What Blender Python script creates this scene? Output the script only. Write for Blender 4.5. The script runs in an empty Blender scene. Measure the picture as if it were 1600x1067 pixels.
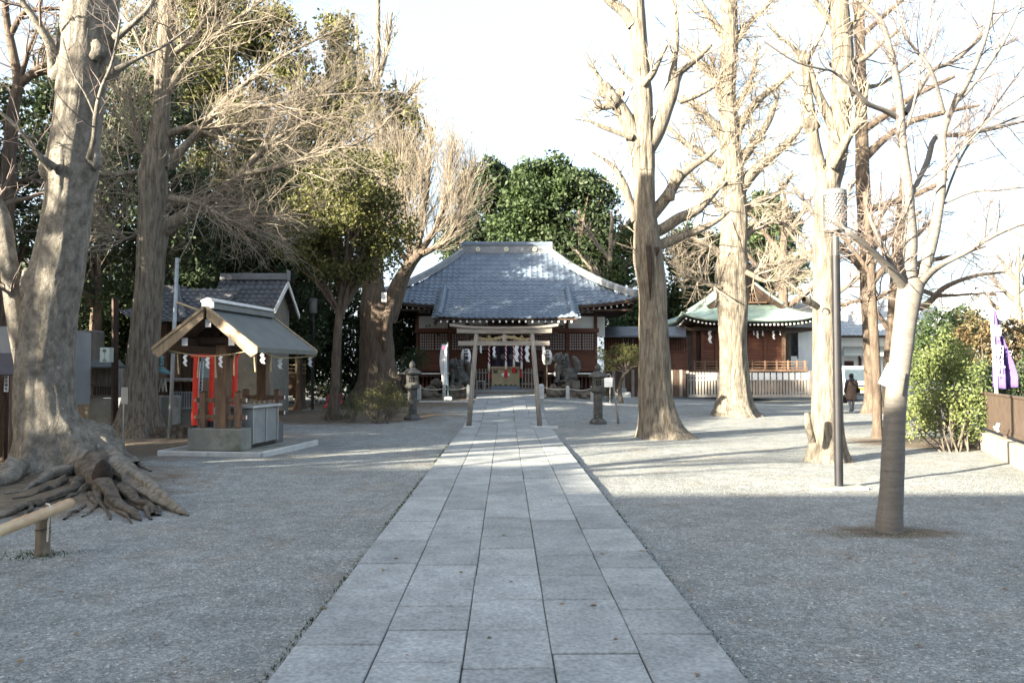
import bpy, math, random
import numpy as np
from mathutils import Vector, Matrix, Euler
random.seed(7)
RNG = np.random.default_rng(7)
SC = bpy.context.scene
COL = SC.collection
R = math.radians
# ------------------------------------------------------------------ camera, sky, sun, exposure
FPX = 1244.0
CAMZ = 1.6
cd = bpy.data.cameras.new('camera')
cam = bpy.data.objects.new('camera', cd)
COL.objects.link(cam)
cam.location = (0, 0, CAMZ)
cam.rotation_euler = (R(90 + 2.05), 0, R(-0.4145))
cd.sensor_width = 36
cd.lens = FPX / 1600 * 36
cd.clip_start = 0.1
cd.clip_end = 2000
SC.camera = cam
SUN_AZ = (-0.82, -0.57)          # towards the sun
SUN_EL = R(17)
W = bpy.data.worlds.new('World')
SC.world = W
W.use_nodes = True
nt = W.node_tree
nt.nodes.clear()
out = nt.nodes.new('ShaderNodeOutputWorld')
bg = nt.nodes.new('ShaderNodeBackground')
sky = nt.nodes.new('ShaderNodeTexSky')
sky.sky_type = 'NISHITA'
sky.sun_disc = False
sky.sun_elevation = SUN_EL
sky.sun_rotation = math.atan2(SUN_AZ[0], SUN_AZ[1])
sky.air_density = 1.0
sky.dust_density = 5.0
sky.ozone_density = 1.2
bg.inputs['Strength'].default_value = 0.08
# constant pale colour mixed in to whiten and brighten the whole sky
veil = nt.nodes.new('ShaderNodeMix'); veil.data_type = 'RGBA'
veil.inputs['Factor'].default_value = 0.57
veil.inputs['B'].default_value = (1.82, 2.12, 2.42, 1)
nt.links.new(sky.outputs[0], veil.inputs['A'])
nt.links.new(veil.outputs['Result'], bg.inputs['Color'])
nt.links.new(bg.outputs[0], out.inputs['Surface'])
sd = bpy.data.lights.new('sun', 'SUN')
sd.energy = 5.0
sd.angle = R(0.6)
sd.color = (1.0, 0.89, 0.70)
sun = bpy.data.objects.new('sun', sd)
COL.objects.link(sun)
_l = Vector((SUN_AZ[0], SUN_AZ[1], 0)).normalized() * math.cos(SUN_EL) + Vector((0, 0, math.sin(SUN_EL)))
sun.rotation_euler = _l.to_track_quat('Z', 'Y').to_euler()
sun.location = (-30, -20, 20)
SC.view_settings.view_transform = 'Standard'
SC.view_settings.look = 'None'
SC.view_settings.gamma = 1
SC.view_settings.exposure = 3.05
try:
    SC.cycles.max_bounces = 6
    SC.cycles.diffuse_bounces = 3
    SC.cycles.transparent_max_bounces = 8
except Exception:
    pass

# ------------------------------------------------------------------ helpers
CM = Euler(cam.rotation_euler).to_matrix()
def ray(px, py):
    return CM @ Vector((px - 800, 533.5 - py, -FPX))
def P(px, py, Y):
    d = ray(px, py)
    t = Y / d.y
    return Vector((d.x * t, Y, CAMZ + d.z * t))
def gz(x, y):
    x = np.asarray(x, float); y = np.asarray(y, float)
    fx = np.clip(1 - (x - 2) / 11, 0, 1) * np.clip(1 - (-3 - x) / 5, 0, 1)
    r = 0.53 * np.clip((y - 22.2) / 11.2, 0, 1) * fx
    r = r + .17*np.exp(-((x+6.95)/2.3)**2-((y-11.5)/1.7)**2)
    return r
def gzf(x, y):
    return float(gz(x, y))
def G(px, py):
    d = ray(px, py)
    lo = 1.0
    Y = 3.0
    while Y < 400:
        t = Y / d.y
        if CAMZ + d.z * t < gzf(d.x * t, Y):
            break
        Y += 0.05
    t = Y / d.y
    return Vector((d.x * t, Y, gzf(d.x * t, Y)))
def m2(px_w, Y):
    return px_w / FPX * Y

def thing(name, label, cat, loc=(0, 0, 0), group=None, rz=0.0):
    o = bpy.data.objects.new(name, None)
    o.empty_display_size = 0.2
    COL.objects.link(o)
    o.location = loc
    o.rotation_euler = (0, 0, rz)
    o['label'] = label
    o['category'] = cat
    if group: o['group'] = group
    return o
def tag(o, label, cat, group=None, kind=None):
    o['label'] = label
    o['category'] = cat
    if group: o['group'] = group
    if kind: o['kind'] = kind
    return o
def rootof(o):
    while o.parent: o = o.parent
    return o
def npmesh(name, V, F, smooth=False):
    """V (n,3); F list of (m,k) index arrays"""
    me = bpy.data.meshes.new(name)
    V = np.asarray(V, np.float32)
    if not isinstance(F, (list, tuple)): F = [F]
    F = [np.asarray(f, np.int32) for f in F if len(f)]
    nl = sum(f.size for f in F); npol = sum(len(f) for f in F)
    me.vertices.add(len(V)); me.vertices.foreach_set('co', V.ravel())
    me.loops.add(nl); me.loops.foreach_set('vertex_index', np.concatenate([f.ravel() for f in F]))
    me.polygons.add(npol)
    tot = np.concatenate([np.full(len(f), f.shape[1], np.int32) for f in F])
    st = np.concatenate([[0], np.cumsum(tot)[:-1]]).astype(np.int32)
    me.polygons.foreach_set('loop_start', st)
    me.polygons.foreach_set('loop_total', tot)
    me.polygons.foreach_set('use_smooth', np.full(npol, bool(smooth)))
    me.update(calc_edges=True)
    me.validate()
    return me
def link(name, me, mat, parent=None, kind=None, local=False):
    o = bpy.data.objects.new(name, me)
    me.name = name
    if mat is not None and not me.materials: me.materials.append(mat)
    COL.objects.link(o)
    if parent is not None:
        o.parent = parent
        if not local:
            r = rootof(parent)
            me.transform(Matrix.Translation(-r.location))
    if kind: o['kind'] = kind
    return o

class MB:
    """collects shapes into one mesh"""
    def __init__(s): s.v = []; s.f = []; s.sm = False
    def add(s, vs, fs):
        n = len(s.v)
        s.v += [tuple(v) for v in vs]
        s.f += [tuple(i + n for i in f) for f in fs]
        return s
    def box(s, x0, y0, z0, x1, y1, z1):
        vs = [(x0,y0,z0),(x1,y0,z0),(x1,y1,z0),(x0,y1,z0),(x0,y0,z1),(x1,y0,z1),(x1,y1,z1),(x0,y1,z1)]
        return s.add(vs, [(0,3,2,1),(4,5,6,7),(0,1,5,4),(1,2,6,5),(2,3,7,6),(3,0,4,7)])
    def pb(s, px0, py0, px1, py1, Y, d):
        a = P(px0, py1, Y); b = P(px1, py0, Y)
        return s.box(a.x, Y, a.z, b.x, Y + d, b.z)
    def bar(s, a, b, w, h=None, up=(0, 0, 1)):
        """box beam from a to b"""
        h = h or w
        a = Vector(a); b = Vector(b); t = (b - a).normalized()
        u = Vector(up)
        if abs(t.dot(u)) > .95: u = Vector((0, 1, 0))
        sx = t.cross(u).normalized(); uy = sx.cross(t).normalized()
        vs = []
        for q in (a, b):
            for i, j in ((-1,-1),(1,-1),(1,1),(-1,1)):
                vs.append(q + sx * (i * w / 2) + uy * (j * h / 2))
        return s.add(vs, [(0,1,2,3),(7,6,5,4),(0,4,5,1),(1,5,6,2),(2,6,7,3),(3,7,4,0)])
    def cyl(s, a, b, r0, r1=None, n=12):
        r1 = r0 if r1 is None else r1
        a = Vector(a); b = Vector(b); t = (b - a).normalized()
        u = Vector((0,0,1)) if abs(t.z) < .9 else Vector((1,0,0))
        x = t.cross(u).normalized(); y = t.cross(x)
        vs = []
        for q, r in ((a, r0), (b, r1)):
            for i in range(n):
                an = 2*math.pi*i/n
                vs.append(q + x*(r*math.cos(an)) + y*(r*math.sin(an)))
        fs = [(i, (i+1) % n, n+(i+1) % n, n+i) for i in range(n)]
        fs += [tuple(range(n-1, -1, -1)), tuple(range(n, 2*n))]
        return s.add(vs, fs)
    def tube(s, pts, r, n=6):
        pts = [Vector(p) for p in pts]
        rs = r if isinstance(r, (list, tuple)) else [r]*len(pts)
        vs = []
        ref = Vector((0,0,1))
        mt = (pts[-1]-pts[0]).normalized()
        if abs(mt.z) > .8: ref = Vector((1,0,0))
        for k, p in enumerate(pts):
            t = (pts[min(k+1, len(pts)-1)] - pts[max(k-1, 0)]).normalized()
            x = t.cross(ref).normalized(); y = t.cross(x)
            for i in range(n):
                an = 2*math.pi*i/n
                vs.append(p + x*(rs[k]*math.cos(an)) + y*(rs[k]*math.sin(an)))
        fs = []
        for k in range(len(pts)-1):
            for i in range(n):
                fs.append((k*n+i, k*n+(i+1) % n, (k+1)*n+(i+1) % n, (k+1)*n+i))
        fs += [tuple(range(n-1, -1, -1)), tuple(range((len(pts)-1)*n, len(pts)*n))]
        return s.add(vs, fs)
    def lathe(s, c, prof, n=16, sq=False, rot=0):
        """prof: (r, z) pairs; sq -> square section"""
        if sq: n = 4; rot = math.pi/4
        vs = []
        for r, z in prof:
            for i in range(n):
                an = 2*math.pi*i/n + rot
                k = r*(math.sqrt(2) if sq else 1)
                vs.append((c[0]+k*math.cos(an), c[1]+k*math.sin(an), c[2]+z))
        fs = []
        for k in range(len(prof)-1):
            for i in range(n):
                fs.append((k*n+i, k*n+(i+1) % n, (k+1)*n+(i+1) % n, (k+1)*n+i))
        fs += [tuple(range(n-1, -1, -1)), tuple(range((len(prof)-1)*n, len(prof)*n))]
        return s.add(vs, fs)
    def prism(s, poly, d):
        """poly: coplanar points, extruded by vector d"""
        n = len(poly); d = Vector(d)
        vs = [Vector(p) for p in poly] + [Vector(p)+d for p in poly]
        fs = [tuple(range(n-1, -1, -1)), tuple(range(n, 2*n))]
        fs += [(i, (i+1) % n, n+(i+1) % n, n+i) for i in range(n)]
        return s.add(vs, fs)
    def obj(s, name, mat, parent=None, bevel=0, smooth=False, kind=None, local=False):
        me = bpy.data.meshes.new(name)
        me.from_pydata(s.v, [], s.f)
        me.validate()
        # make normals consistent
        import bmesh
        bm = bmesh.new(); bm.from_mesh(me)
        bmesh.ops.recalc_face_normals(bm, faces=bm.faces)
        bm.to_mesh(me); bm.free()
        if smooth:
            me.polygons.foreach_set('use_smooth', [True]*len(me.polygons))
        o = link(name, me, mat, parent, kind, local)
        if bevel:
            m = o.modifiers.new('bevel', 'BEVEL'); m.width = bevel; m.segments = 1; m.limit_method = 'ANGLE'
        return o
def kid(name, mat, parent, fn, **k):
    mb = MB(); fn(mb); return mb.obj(name, mat, parent, **k)

# ---- numpy value noise
def _h(i, s):
    v = np.sin(i[..., 0]*127.1 + i[..., 1]*311.7 + i[..., 2]*74.7 + s*17.3)*43758.5453
    return v - np.floor(v)
def vn(p, s=0):
    p = np.asarray(p, float); i = np.floor(p); f = p - i; f = f*f*(3-2*f)
    r = 0
    for a in (0, 1):
        for b in (0, 1):
            for c in (0, 1):
                w = (f[..., 0] if a else 1-f[..., 0])*(f[..., 1] if b else 1-f[..., 1])*(f[..., 2] if c else 1-f[..., 2])
                r = r + w*_h(i+np.array([a, b, c]), s)
    return r*2-1

# ------------------------------------------------------------------ materials
MATS = {}
def M(name, c1, c2=None, scale=4.0, rough=.8, bump=0.0, bscale=None, stretch=(1, 1, 1), metal=0, var=0.0,
      detail=6, fine=0.0, emit=None, trans=0.0, bdist=0.02, contrast=(.35, .65), spec=.3, spots=None, coat=0, world=False):
    if name in MATS: return MATS[name]
    m = bpy.data.materials.new(name); MATS[name] = m
    m.use_nodes = True
    t = m.node_tree; N = t.nodes; L = t.links
    N.clear()
    o = N.new('ShaderNodeOutputMaterial'); b = N.new('ShaderNodeBsdfPrincipled')
    b.inputs['Roughness'].default_value = rough
    b.inputs['Metallic'].default_value = metal
    b.inputs['Specular IOR Level'].default_value = spec
    if coat: b.inputs['Coat Weight'].default_value = coat
    tc = N.new('ShaderNodeTexCoord'); mp = N.new('ShaderNodeMapping')
    if world:
        ge = N.new('ShaderNodeNewGeometry'); L.new(ge.outputs['Position'], mp.inputs[0])
    else:
        L.new(tc.outputs['Object'], mp.inputs[0])
    mp.inputs['Scale'].default_value = stretch
    n1 = N.new('ShaderNodeTexNoise'); n1.inputs['Scale'].default_value = scale; n1.inputs['Detail'].default_value = detail
    n1.inputs['Roughness'].default_value = .62
    L.new(mp.outputs[0], n1.inputs['Vector'])
    rp = N.new('ShaderNodeValToRGB')
    c2 = c2 or tuple(x*.7 for x in c1)
    rp.color_ramp.elements[0].position = contrast[0]; rp.color_ramp.elements[1].position = contrast[1]
    rp.color_ramp.elements[0].color = (*c2, 1); rp.color_ramp.elements[1].color = (*c1, 1)
    L.new(n1.outputs['Fac'], rp.inputs[0])
    col = rp.outputs[0]
    if fine:
        n2 = N.new('ShaderNodeTexNoise'); n2.inputs['Scale'].default_value = scale*14; n2.inputs['Detail'].default_value = 3
        L.new(mp.outputs[0], n2.inputs['Vector'])
        mr = N.new('ShaderNodeMapRange'); mr.inputs[1].default_value = .3; mr.inputs[2].default_value = .7
        mr.inputs[3].default_value = 1-fine; mr.inputs[4].default_value = 1+fine
        L.new(n2.outputs['Fac'], mr.inputs[0])
        mx = N.new('ShaderNodeVectorMath'); mx.operation = 'SCALE'
        L.new(col, mx.inputs[0]); L.new(mr.outputs[0], mx.inputs['Scale']); col = mx.outputs[0]
    if var:
        oi = N.new('ShaderNodeObjectInfo'); mr = N.new('ShaderNodeMapRange')
        mr.inputs[3].default_value = 1-var; mr.inputs[4].default_value = 1+var
        L.new(oi.outputs['Random'], mr.inputs[0])
        mx = N.new('ShaderNodeVectorMath'); mx.operation = 'SCALE'
        L.new(col, mx.inputs[0]); L.new(mr.outputs[0], mx.inputs['Scale']); col = mx.outputs[0]
    if spots:
        sc_, th, cc = spots
        n3 = N.new('ShaderNodeTexNoise'); n3.inputs['Scale'].default_value = sc_; n3.inputs['Detail'].default_value = 4
        L.new(mp.outputs[0], n3.inputs['Vector'])
        r3 = N.new('ShaderNodeValToRGB'); r3.color_ramp.elements[0].position = th; r3.color_ramp.elements[1].position = th+.08
        L.new(n3.outputs['Fac'], r3.inputs[0])
        mm = N.new('ShaderNodeMix'); mm.data_type = 'RGBA'
        L.new(r3.outputs[0], mm.inputs['Factor']); L.new(col, mm.inputs['A']); mm.inputs['B'].default_value = (*cc, 1)
        col = mm.outputs['Result']
    L.new(col, b.inputs['Base Color'])
    if bump:
        n4 = N.new('ShaderNodeTexNoise'); n4.inputs['Scale'].default_value = bscale or scale*3; n4.inputs['Detail'].default_value = 8
        n4.inputs['Roughness'].default_value = .7
        L.new(mp.outputs[0], n4.inputs['Vector'])
        bp = N.new('ShaderNodeBump'); bp.inputs['Strength'].default_value = bump; bp.inputs['Distance'].default_value = bdist
        L.new(n4.outputs['Fac'], bp.inputs['Height']); L.new(bp.outputs[0], b.inputs['Normal'])
    if emit:
        b.inputs['Emission Color'].default_value = (*emit[0], 1); b.inputs['Emission Strength'].default_value = emit[1]
    sh = b.outputs[0]
    if trans:
        tr = N.new('ShaderNodeBsdfTranslucent'); L.new(col, tr.inputs['Color'])
        ms = N.new('ShaderNodeMixShader'); ms.inputs[0].default_value = trans
        L.new(b.outputs[0], ms.inputs[1]); L.new(tr.outputs[0], ms.inputs[2]); sh = ms.outputs[0]
    L.new(sh, o.inputs['Surface'])
    return m

wood_weather = M('wood_weather', (.265,.25,.225), (.17,.158,.14), 3, .85, .5, 12, (6,6,.8), fine=.15, var=.06)
wood_weather_h = M('wood_weather_h', (.265,.25,.225), (.17,.158,.14), 3, .85, .4, 12, (.8,6,6), fine=.15)
wood_red = M('wood_red', (.135,.053,.031), (.08,.034,.023), 2, .7, .25, 10, (.6,3,6), fine=.12, var=.12)
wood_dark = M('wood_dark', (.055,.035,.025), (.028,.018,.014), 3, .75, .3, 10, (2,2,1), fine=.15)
wood_brown = M('wood_brown', (.20,.125,.08), (.11,.07,.048), 3, .75, .4, 12, (6,6,.8), fine=.2, var=.1)
wood_gold = M('wood_gold', (.32,.25,.17), (.20,.15,.10), 3, .6, .2, 12, (6,6,.8), fine=.1)
wood_grey = M('wood_grey', (.23,.20,.175), (.13,.115,.10), 3, .85, .4, 12, (6,6,.8), fine=.15, var=.15)
plaster = M('plaster', (.74,.75,.74), (.64,.65,.64), 1.5, .9, .05, 30)
paperm = M('paper', (.82,.82,.80), (.76,.76,.74), 3, .9, 0, trans=.15)
tile_blue = M('tile_blue', (.16,.20,.255), (.10,.13,.175), 1.4, .58, .1, 30, fine=.14, spec=.3, contrast=(.3,.7), spots=(.9,.63,(.15,.175,.205)))
ridge_tile = M('ridge_tile', (.235,.25,.27), (.16,.175,.19), 2.5, .6, .2, 25, fine=.12, spec=.5)
tile_dark = M('tile_dark', (.10,.105,.12), (.055,.06,.068), 2, .5, .15, 30, fine=.15, spec=.5)
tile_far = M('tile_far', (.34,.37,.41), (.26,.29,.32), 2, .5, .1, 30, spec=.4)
copper = M('copper', (.29,.37,.32), (.20,.275,.24), 1.2, .6, .15, 20, (1,1,4), fine=.1, spots=(3,.62,(.20,.21,.16)))
copper_roof = M('slate_copper', (.085,.10,.10), (.058,.068,.068), 3, .5, .1, 30, fine=.08, spec=.5)
granite = M('granite', (.262,.276,.278), (.188,.20,.203), 3, .8, .35, 120, fine=.28, var=.17, bdist=.003, spots=(1.7,.66,(.24,.235,.215)))
granite_light = M('granite_light', (.46,.47,.46), (.37,.38,.38), 5, .8, .3, 90, fine=.15, bdist=.003)
stone_dark = M('stone_dark', (.10,.10,.097), (.045,.046,.044), 6, .9, .7, 25, fine=.25, spots=(9,.62,(.17,.18,.14)))
rockm = M('rock', (.17,.145,.115), (.07,.062,.052), 3, .9, 1.0, 10, fine=.3, bdist=.05)
concrete = M('concrete', (.24,.245,.22), (.16,.165,.15), 3, .9, .4, 30, fine=.12, bdist=.006, spots=(2.2,.6,(.13,.14,.11)))
concrete_pale = M('concrete_pale', (.30,.272,.225), (.20,.18,.148), 2.5, .9, .4, 30, fine=.12, spots=(1.8,.6,(.20,.18,.14)))
bed = M('joint', (.12,.125,.09), (.05,.05,.042), 12, .95, .5, 60, fine=.4)
metal_black = M('metal_black', (.016,.016,.019), (.010,.010,.013), 5, .5, 0, spec=.3)
metal_grey = M('metal_grey', (.32,.36,.38), (.25,.28,.30), 5, .45, .05, 30, metal=.3)
metal_brown = M('metal_brown', (.085,.062,.05), (.065,.048,.04), 5, .5, .02, 30)
steel = M('steel', (.40,.42,.43), (.30,.32,.33), 4, .4, .1, 20, metal=.5)
red = M('vermilion', (.62,.045,.022), (.50,.035,.02), 5, .5, .1, 30)
redcloth = M('red_cloth', (.42,.02,.02), (.30,.015,.015), 9, .9)
white = M('white_paint', (.78,.78,.78), (.72,.72,.72), 5, .5)
whitecloth = M('white_cloth', (.80,.81,.83), (.72,.73,.75), 4, .9, .1, 20, trans=.2)
purple = M('purple_cloth', (.16,.11,.33), (.12,.08,.27), 4, .85, .1, 20, trans=.35)
ink = M('ink', (.012,.012,.016), None, 5, .7)
rope = M('straw_rope', (.50,.40,.24), (.34,.26,.15), 20, .9, .8, 60)
ropew = M('white_rope', (.60,.57,.50), (.46,.43,.37), 20, .9, .5, 60)
bamboo_m = M('bamboo', (.55,.44,.26), (.36,.22,.13), 1.6, .35, .1, 30, (2,.8,2), spec=.5, fine=.1)
glass_dark = M('glass_dark', (.02,.025,.03), None, 3, .1, spec=.8)
glass_milk = M('lamp_glass', (.72,.72,.70), None, 3, .3)
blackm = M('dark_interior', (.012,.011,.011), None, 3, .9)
gold = M('gold_box', (.34,.29,.17), (.24,.21,.13), 4, .6, .1, 20)
bark_gink = M('bark_ginkgo', (.205,.182,.148), (.085,.073,.058), 3.8, .9, 1.0, 3.2, (5,5,.7), fine=.35, bdist=.08, contrast=(.38,.6))
bark_big = M('bark_big', (.24,.222,.19), (.105,.095,.08), 6, .9, 1.0, 13, (1.6,1.6,1.1), fine=.4, bdist=.05, spots=(7,.66,(.29,.275,.25)))
bark_root = M('bark_root', (.15,.13,.105), (.05,.042,.034), 4, .9, 1.0, 12, (2,2,2), fine=.4, bdist=.05)
bark_cherry = M('bark_cherry', (.155,.142,.126), (.11,.10,.09), 2.2, .65, .7, 4, (1.6,1.6,13), fine=.22, bdist=.012, spec=.4, detail=9)
bark_dark = M('bark_dark', (.13,.10,.075), (.055,.042,.033), 2.4, .9, 1.0, 7, (5,5,.9), fine=.3, bdist=.05)
twig_pale = M('twig_pale', (.27,.235,.19), (.15,.128,.10), 3, .85)
twig_grey = M('twig_grey', (.17,.14,.125), (.10,.08,.07), 3, .85)
def leafm(n, a, b): return M(n, a, b, .9, .6, 0, trans=.25, fine=.35, contrast=(.3, .7))
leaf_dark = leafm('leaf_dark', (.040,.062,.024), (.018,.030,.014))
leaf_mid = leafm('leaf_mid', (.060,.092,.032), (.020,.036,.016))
leaf_olive = leafm('leaf_olive', (.125,.125,.035), (.050,.058,.022))
leaf_light = leafm('leaf_light', (.17,.20,.065), (.05,.075,.028))
leaf_orange = leafm('leaf_orange', (.15,.10,.052), (.07,.075,.035))
leaf_dry = leafm('leaf_dry', (.30,.20,.10), (.16,.10,.06))
wood_pale = M('wood_pale', (.36,.335,.30), (.24,.22,.195), 3, .85, .4, 12, (6,6,.8), fine=.15, var=.12)
# ------------------------------------------------------------------ ground
def ground_material():
    m = bpy.data.materials.new('gravel'); m.use_nodes = True
    t = m.node_tree; N = t.nodes; L = t.links; N.clear()
    o = N.new('ShaderNodeOutputMaterial'); b = N.new('ShaderNodeBsdfPrincipled'); b.inputs['Roughness'].default_value = .92
    b.inputs['Specular IOR Level'].default_value = .2
    g = N.new('ShaderNodeNewGeometry'); pos = g.outputs['Position']
    def noise(sc, det=4, rough=.6):
        n = N.new('ShaderNodeTexNoise'); n.inputs['Scale'].default_value = sc; n.inputs['Detail'].default_value = det
        n.inputs['Roughness'].default_value = rough
        L.new(pos, n.inputs['Vector']); return n.outputs['Fac']
    def ramp(f, p0, p1, c0, c1):
        r = N.new('ShaderNodeValToRGB'); r.color_ramp.elements[0].position = p0; r.color_ramp.elements[1].position = p1
        r.color_ramp.elements[0].color = (*c0, 1); r.color_ramp.elements[1].color = (*c1, 1); L.new(f, r.inputs[0]); return r.outputs[0]
    def mix(f, a, c, bt='MIX'):
        x = N.new('ShaderNodeMix'); x.data_type = 'RGBA'; x.blend_type = bt
        for s, v in (('Factor', f), ('A', a), ('B', c)):
            if isinstance(v, (int, float)): x.inputs[s].default_value = v
            elif isinstance(v, tuple): x.inputs[s].default_value = (*v, 1)
            else: L.new(v, x.inputs[s])
        return x.outputs['Result']
    def math_(op, a, c, cl=False):
        x = N.new('ShaderNodeMath'); x.operation = op; x.use_clamp = cl
        for i, v in enumerate((a, c)):
            if isinstance(v, (int, float)): x.inputs[i].default_value = v
            else: L.new(v, x.inputs[i])
        return x.outputs[0]
    vo = N.new('ShaderNodeTexVoronoi'); vo.inputs['Scale'].default_value = 70; L.new(pos, vo.inputs['Vector'])
    vo2 = N.new('ShaderNodeTexVoronoi'); vo2.inputs['Scale'].default_value = 33; L.new(pos, vo2.inputs['Vector'])
    sep = N.new('ShaderNodeSeparateColor'); L.new(vo.outputs['Color'], sep.inputs[0])
    sep2 = N.new('ShaderNodeSeparateColor'); L.new(vo2.outputs['Color'], sep2.inputs[0])
    base = ramp(noise(.55, 6), .3, .7, (.156, .168, .168), (.214, .228, .228))
    patch = ramp(noise(.9, 8, .7), .53, .66, (0, 0, 0), (1, 1, 1))
    base = mix(math_('MULTIPLY', patch, .55), base, (.20, .175, .14))
    base = mix(.8, base, ramp(noise(3.2, 7, .75), .38, .62, (.74, .73, .72), (1.18, 1.17, 1.15)), 'MULTIPLY')
    f1 = ramp(sep.outputs[0], .0, 1.0, (.55, .55, .56), (1.5, 1.5, 1.48))
    base = mix(.75, base, f1, 'MULTIPLY')
    f2 = ramp(sep2.outputs[1], .0, 1.0, (.72, .72, .72), (1.25, 1.25, 1.25))
    base = mix(.6, base, f2, 'MULTIPLY')
    sp = ramp(sep.outputs[2], .972, .98, (0, 0, 0), (1, 1, 1))
    base = mix(math_('MULTIPLY', sp, .7), base, (.50, .49, .46))
    gr = ramp(noise(160, 2), .35, .65, (.7, .7, .7), (1.3, 1.3, 1.3))
    base = mix(.8, base, gr, 'MULTIPLY')
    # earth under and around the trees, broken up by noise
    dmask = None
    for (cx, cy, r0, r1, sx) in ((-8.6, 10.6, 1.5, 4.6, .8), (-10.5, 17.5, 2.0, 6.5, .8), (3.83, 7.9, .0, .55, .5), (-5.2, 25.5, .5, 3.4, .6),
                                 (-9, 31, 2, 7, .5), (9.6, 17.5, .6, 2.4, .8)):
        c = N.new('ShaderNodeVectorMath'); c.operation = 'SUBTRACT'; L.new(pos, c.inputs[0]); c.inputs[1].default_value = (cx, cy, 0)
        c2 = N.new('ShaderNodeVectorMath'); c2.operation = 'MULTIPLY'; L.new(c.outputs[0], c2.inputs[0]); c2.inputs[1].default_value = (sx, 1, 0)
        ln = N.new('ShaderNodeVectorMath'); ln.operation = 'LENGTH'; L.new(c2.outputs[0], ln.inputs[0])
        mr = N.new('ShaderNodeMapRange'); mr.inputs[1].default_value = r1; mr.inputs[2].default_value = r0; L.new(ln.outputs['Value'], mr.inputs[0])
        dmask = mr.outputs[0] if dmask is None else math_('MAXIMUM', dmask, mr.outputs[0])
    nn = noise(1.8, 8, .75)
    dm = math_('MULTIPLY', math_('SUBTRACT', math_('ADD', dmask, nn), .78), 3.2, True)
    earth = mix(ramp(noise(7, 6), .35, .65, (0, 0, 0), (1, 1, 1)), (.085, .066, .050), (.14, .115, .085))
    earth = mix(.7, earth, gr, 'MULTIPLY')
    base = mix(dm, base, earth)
    L.new(base, b.inputs['Base Color'])
    bp = N.new('ShaderNodeBump'); bp.inputs['Strength'].default_value = .9; bp.inputs['Distance'].default_value = .006
    L.new(vo.outputs['Distance'], bp.inputs['Height'])
    bp2 = N.new('ShaderNodeBump'); bp2.inputs['Strength'].default_value = .5; bp2.inputs['Distance'].default_value = .05
    L.new(noise(6, 6, .7), bp2.inputs['Height']); L.new(bp.outputs[0], bp2.inputs['Normal'])
    L.new(bp2.outputs[0], b.inputs['Normal'])
    L.new(b.outputs[0], o.inputs['Surface'])
    return m
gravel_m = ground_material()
def grid_axis(a, b, st, far):
    g = list(np.arange(a, b + st/2, st))
    k = st; x = b
    while x < far: k *= 1.5; x += k; g.append(x)
    k = st; x = a
    while x > -far: k *= 1.5; x -= k; g.insert(0, x)
    return np.array(g)
gx = grid_axis(-16, 16, .2, 700); gy = grid_axis(-2, 42, .2, 900)
XX, YY = np.meshgrid(gx, gy)
ZZ = gz(XX, YY) + .014*vn(np.stack([XX*.55, YY*.55, XX*0], -1), 3) + .006*vn(np.stack([XX*2.1, YY*2.1, XX*0], -1), 4)
# gravel is trodden a little lower beside the path
nx, ny = len(gx), len(gy)
idx = np.arange(nx*ny).reshape(ny, nx)
Fq = np.stack([idx[:-1, :-1], idx[:-1, 1:], idx[1:, 1:], idx[1:, :-1]], -1).reshape(-1, 4)
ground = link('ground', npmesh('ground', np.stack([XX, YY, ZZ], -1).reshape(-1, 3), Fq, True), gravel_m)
ground['kind'] = 'structure'

# stone path: five columns of slabs. Front stretch level, rear stretch climbing towards the hall
PW = 2.39
xs5 = [-PW/2 + PW/5*i for i in range(6)]
def slab(x0, x1, y0, y1, top, th, g=.006, jit=.003, xo=0, gy=.0085):
    b = .006
    j = [random.uniform(-jit, jit) for _ in range(4)]
    def q(ix, iy, ins, k, dz):
        x = (x0 + g + ins) if ix == 0 else (x1 - g - ins)
        y = (y0 + gy + ins) if iy == 0 else (y1 - gy - ins)
        return (x + xo, y, top(y) + dz + j[k])
    t = [q(0,0,b,0,0), q(1,0,b,1,0), q(1,1,b,2,0), q(0,1,b,3,0)]
    e = [q(0,0,0,0,-b), q(1,0,0,1,-b), q(1,1,0,2,-b), q(0,1,0,3,-b)]
    d = [q(0,0,0,0,-th), q(1,0,0,1,-th), q(1,1,0,2,-th), q(0,1,0,3,-th)]
    vs = t + e + d
    fs = [(0,1,2,3)] + [(4+i, 4+(i+1) % 4, (i+1) % 4, i) for i in range(4)] + [(8+i, 8+(i+1) % 4, 4+(i+1) % 4, 4+i) for i in range(4)]
    return vs, fs
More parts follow.
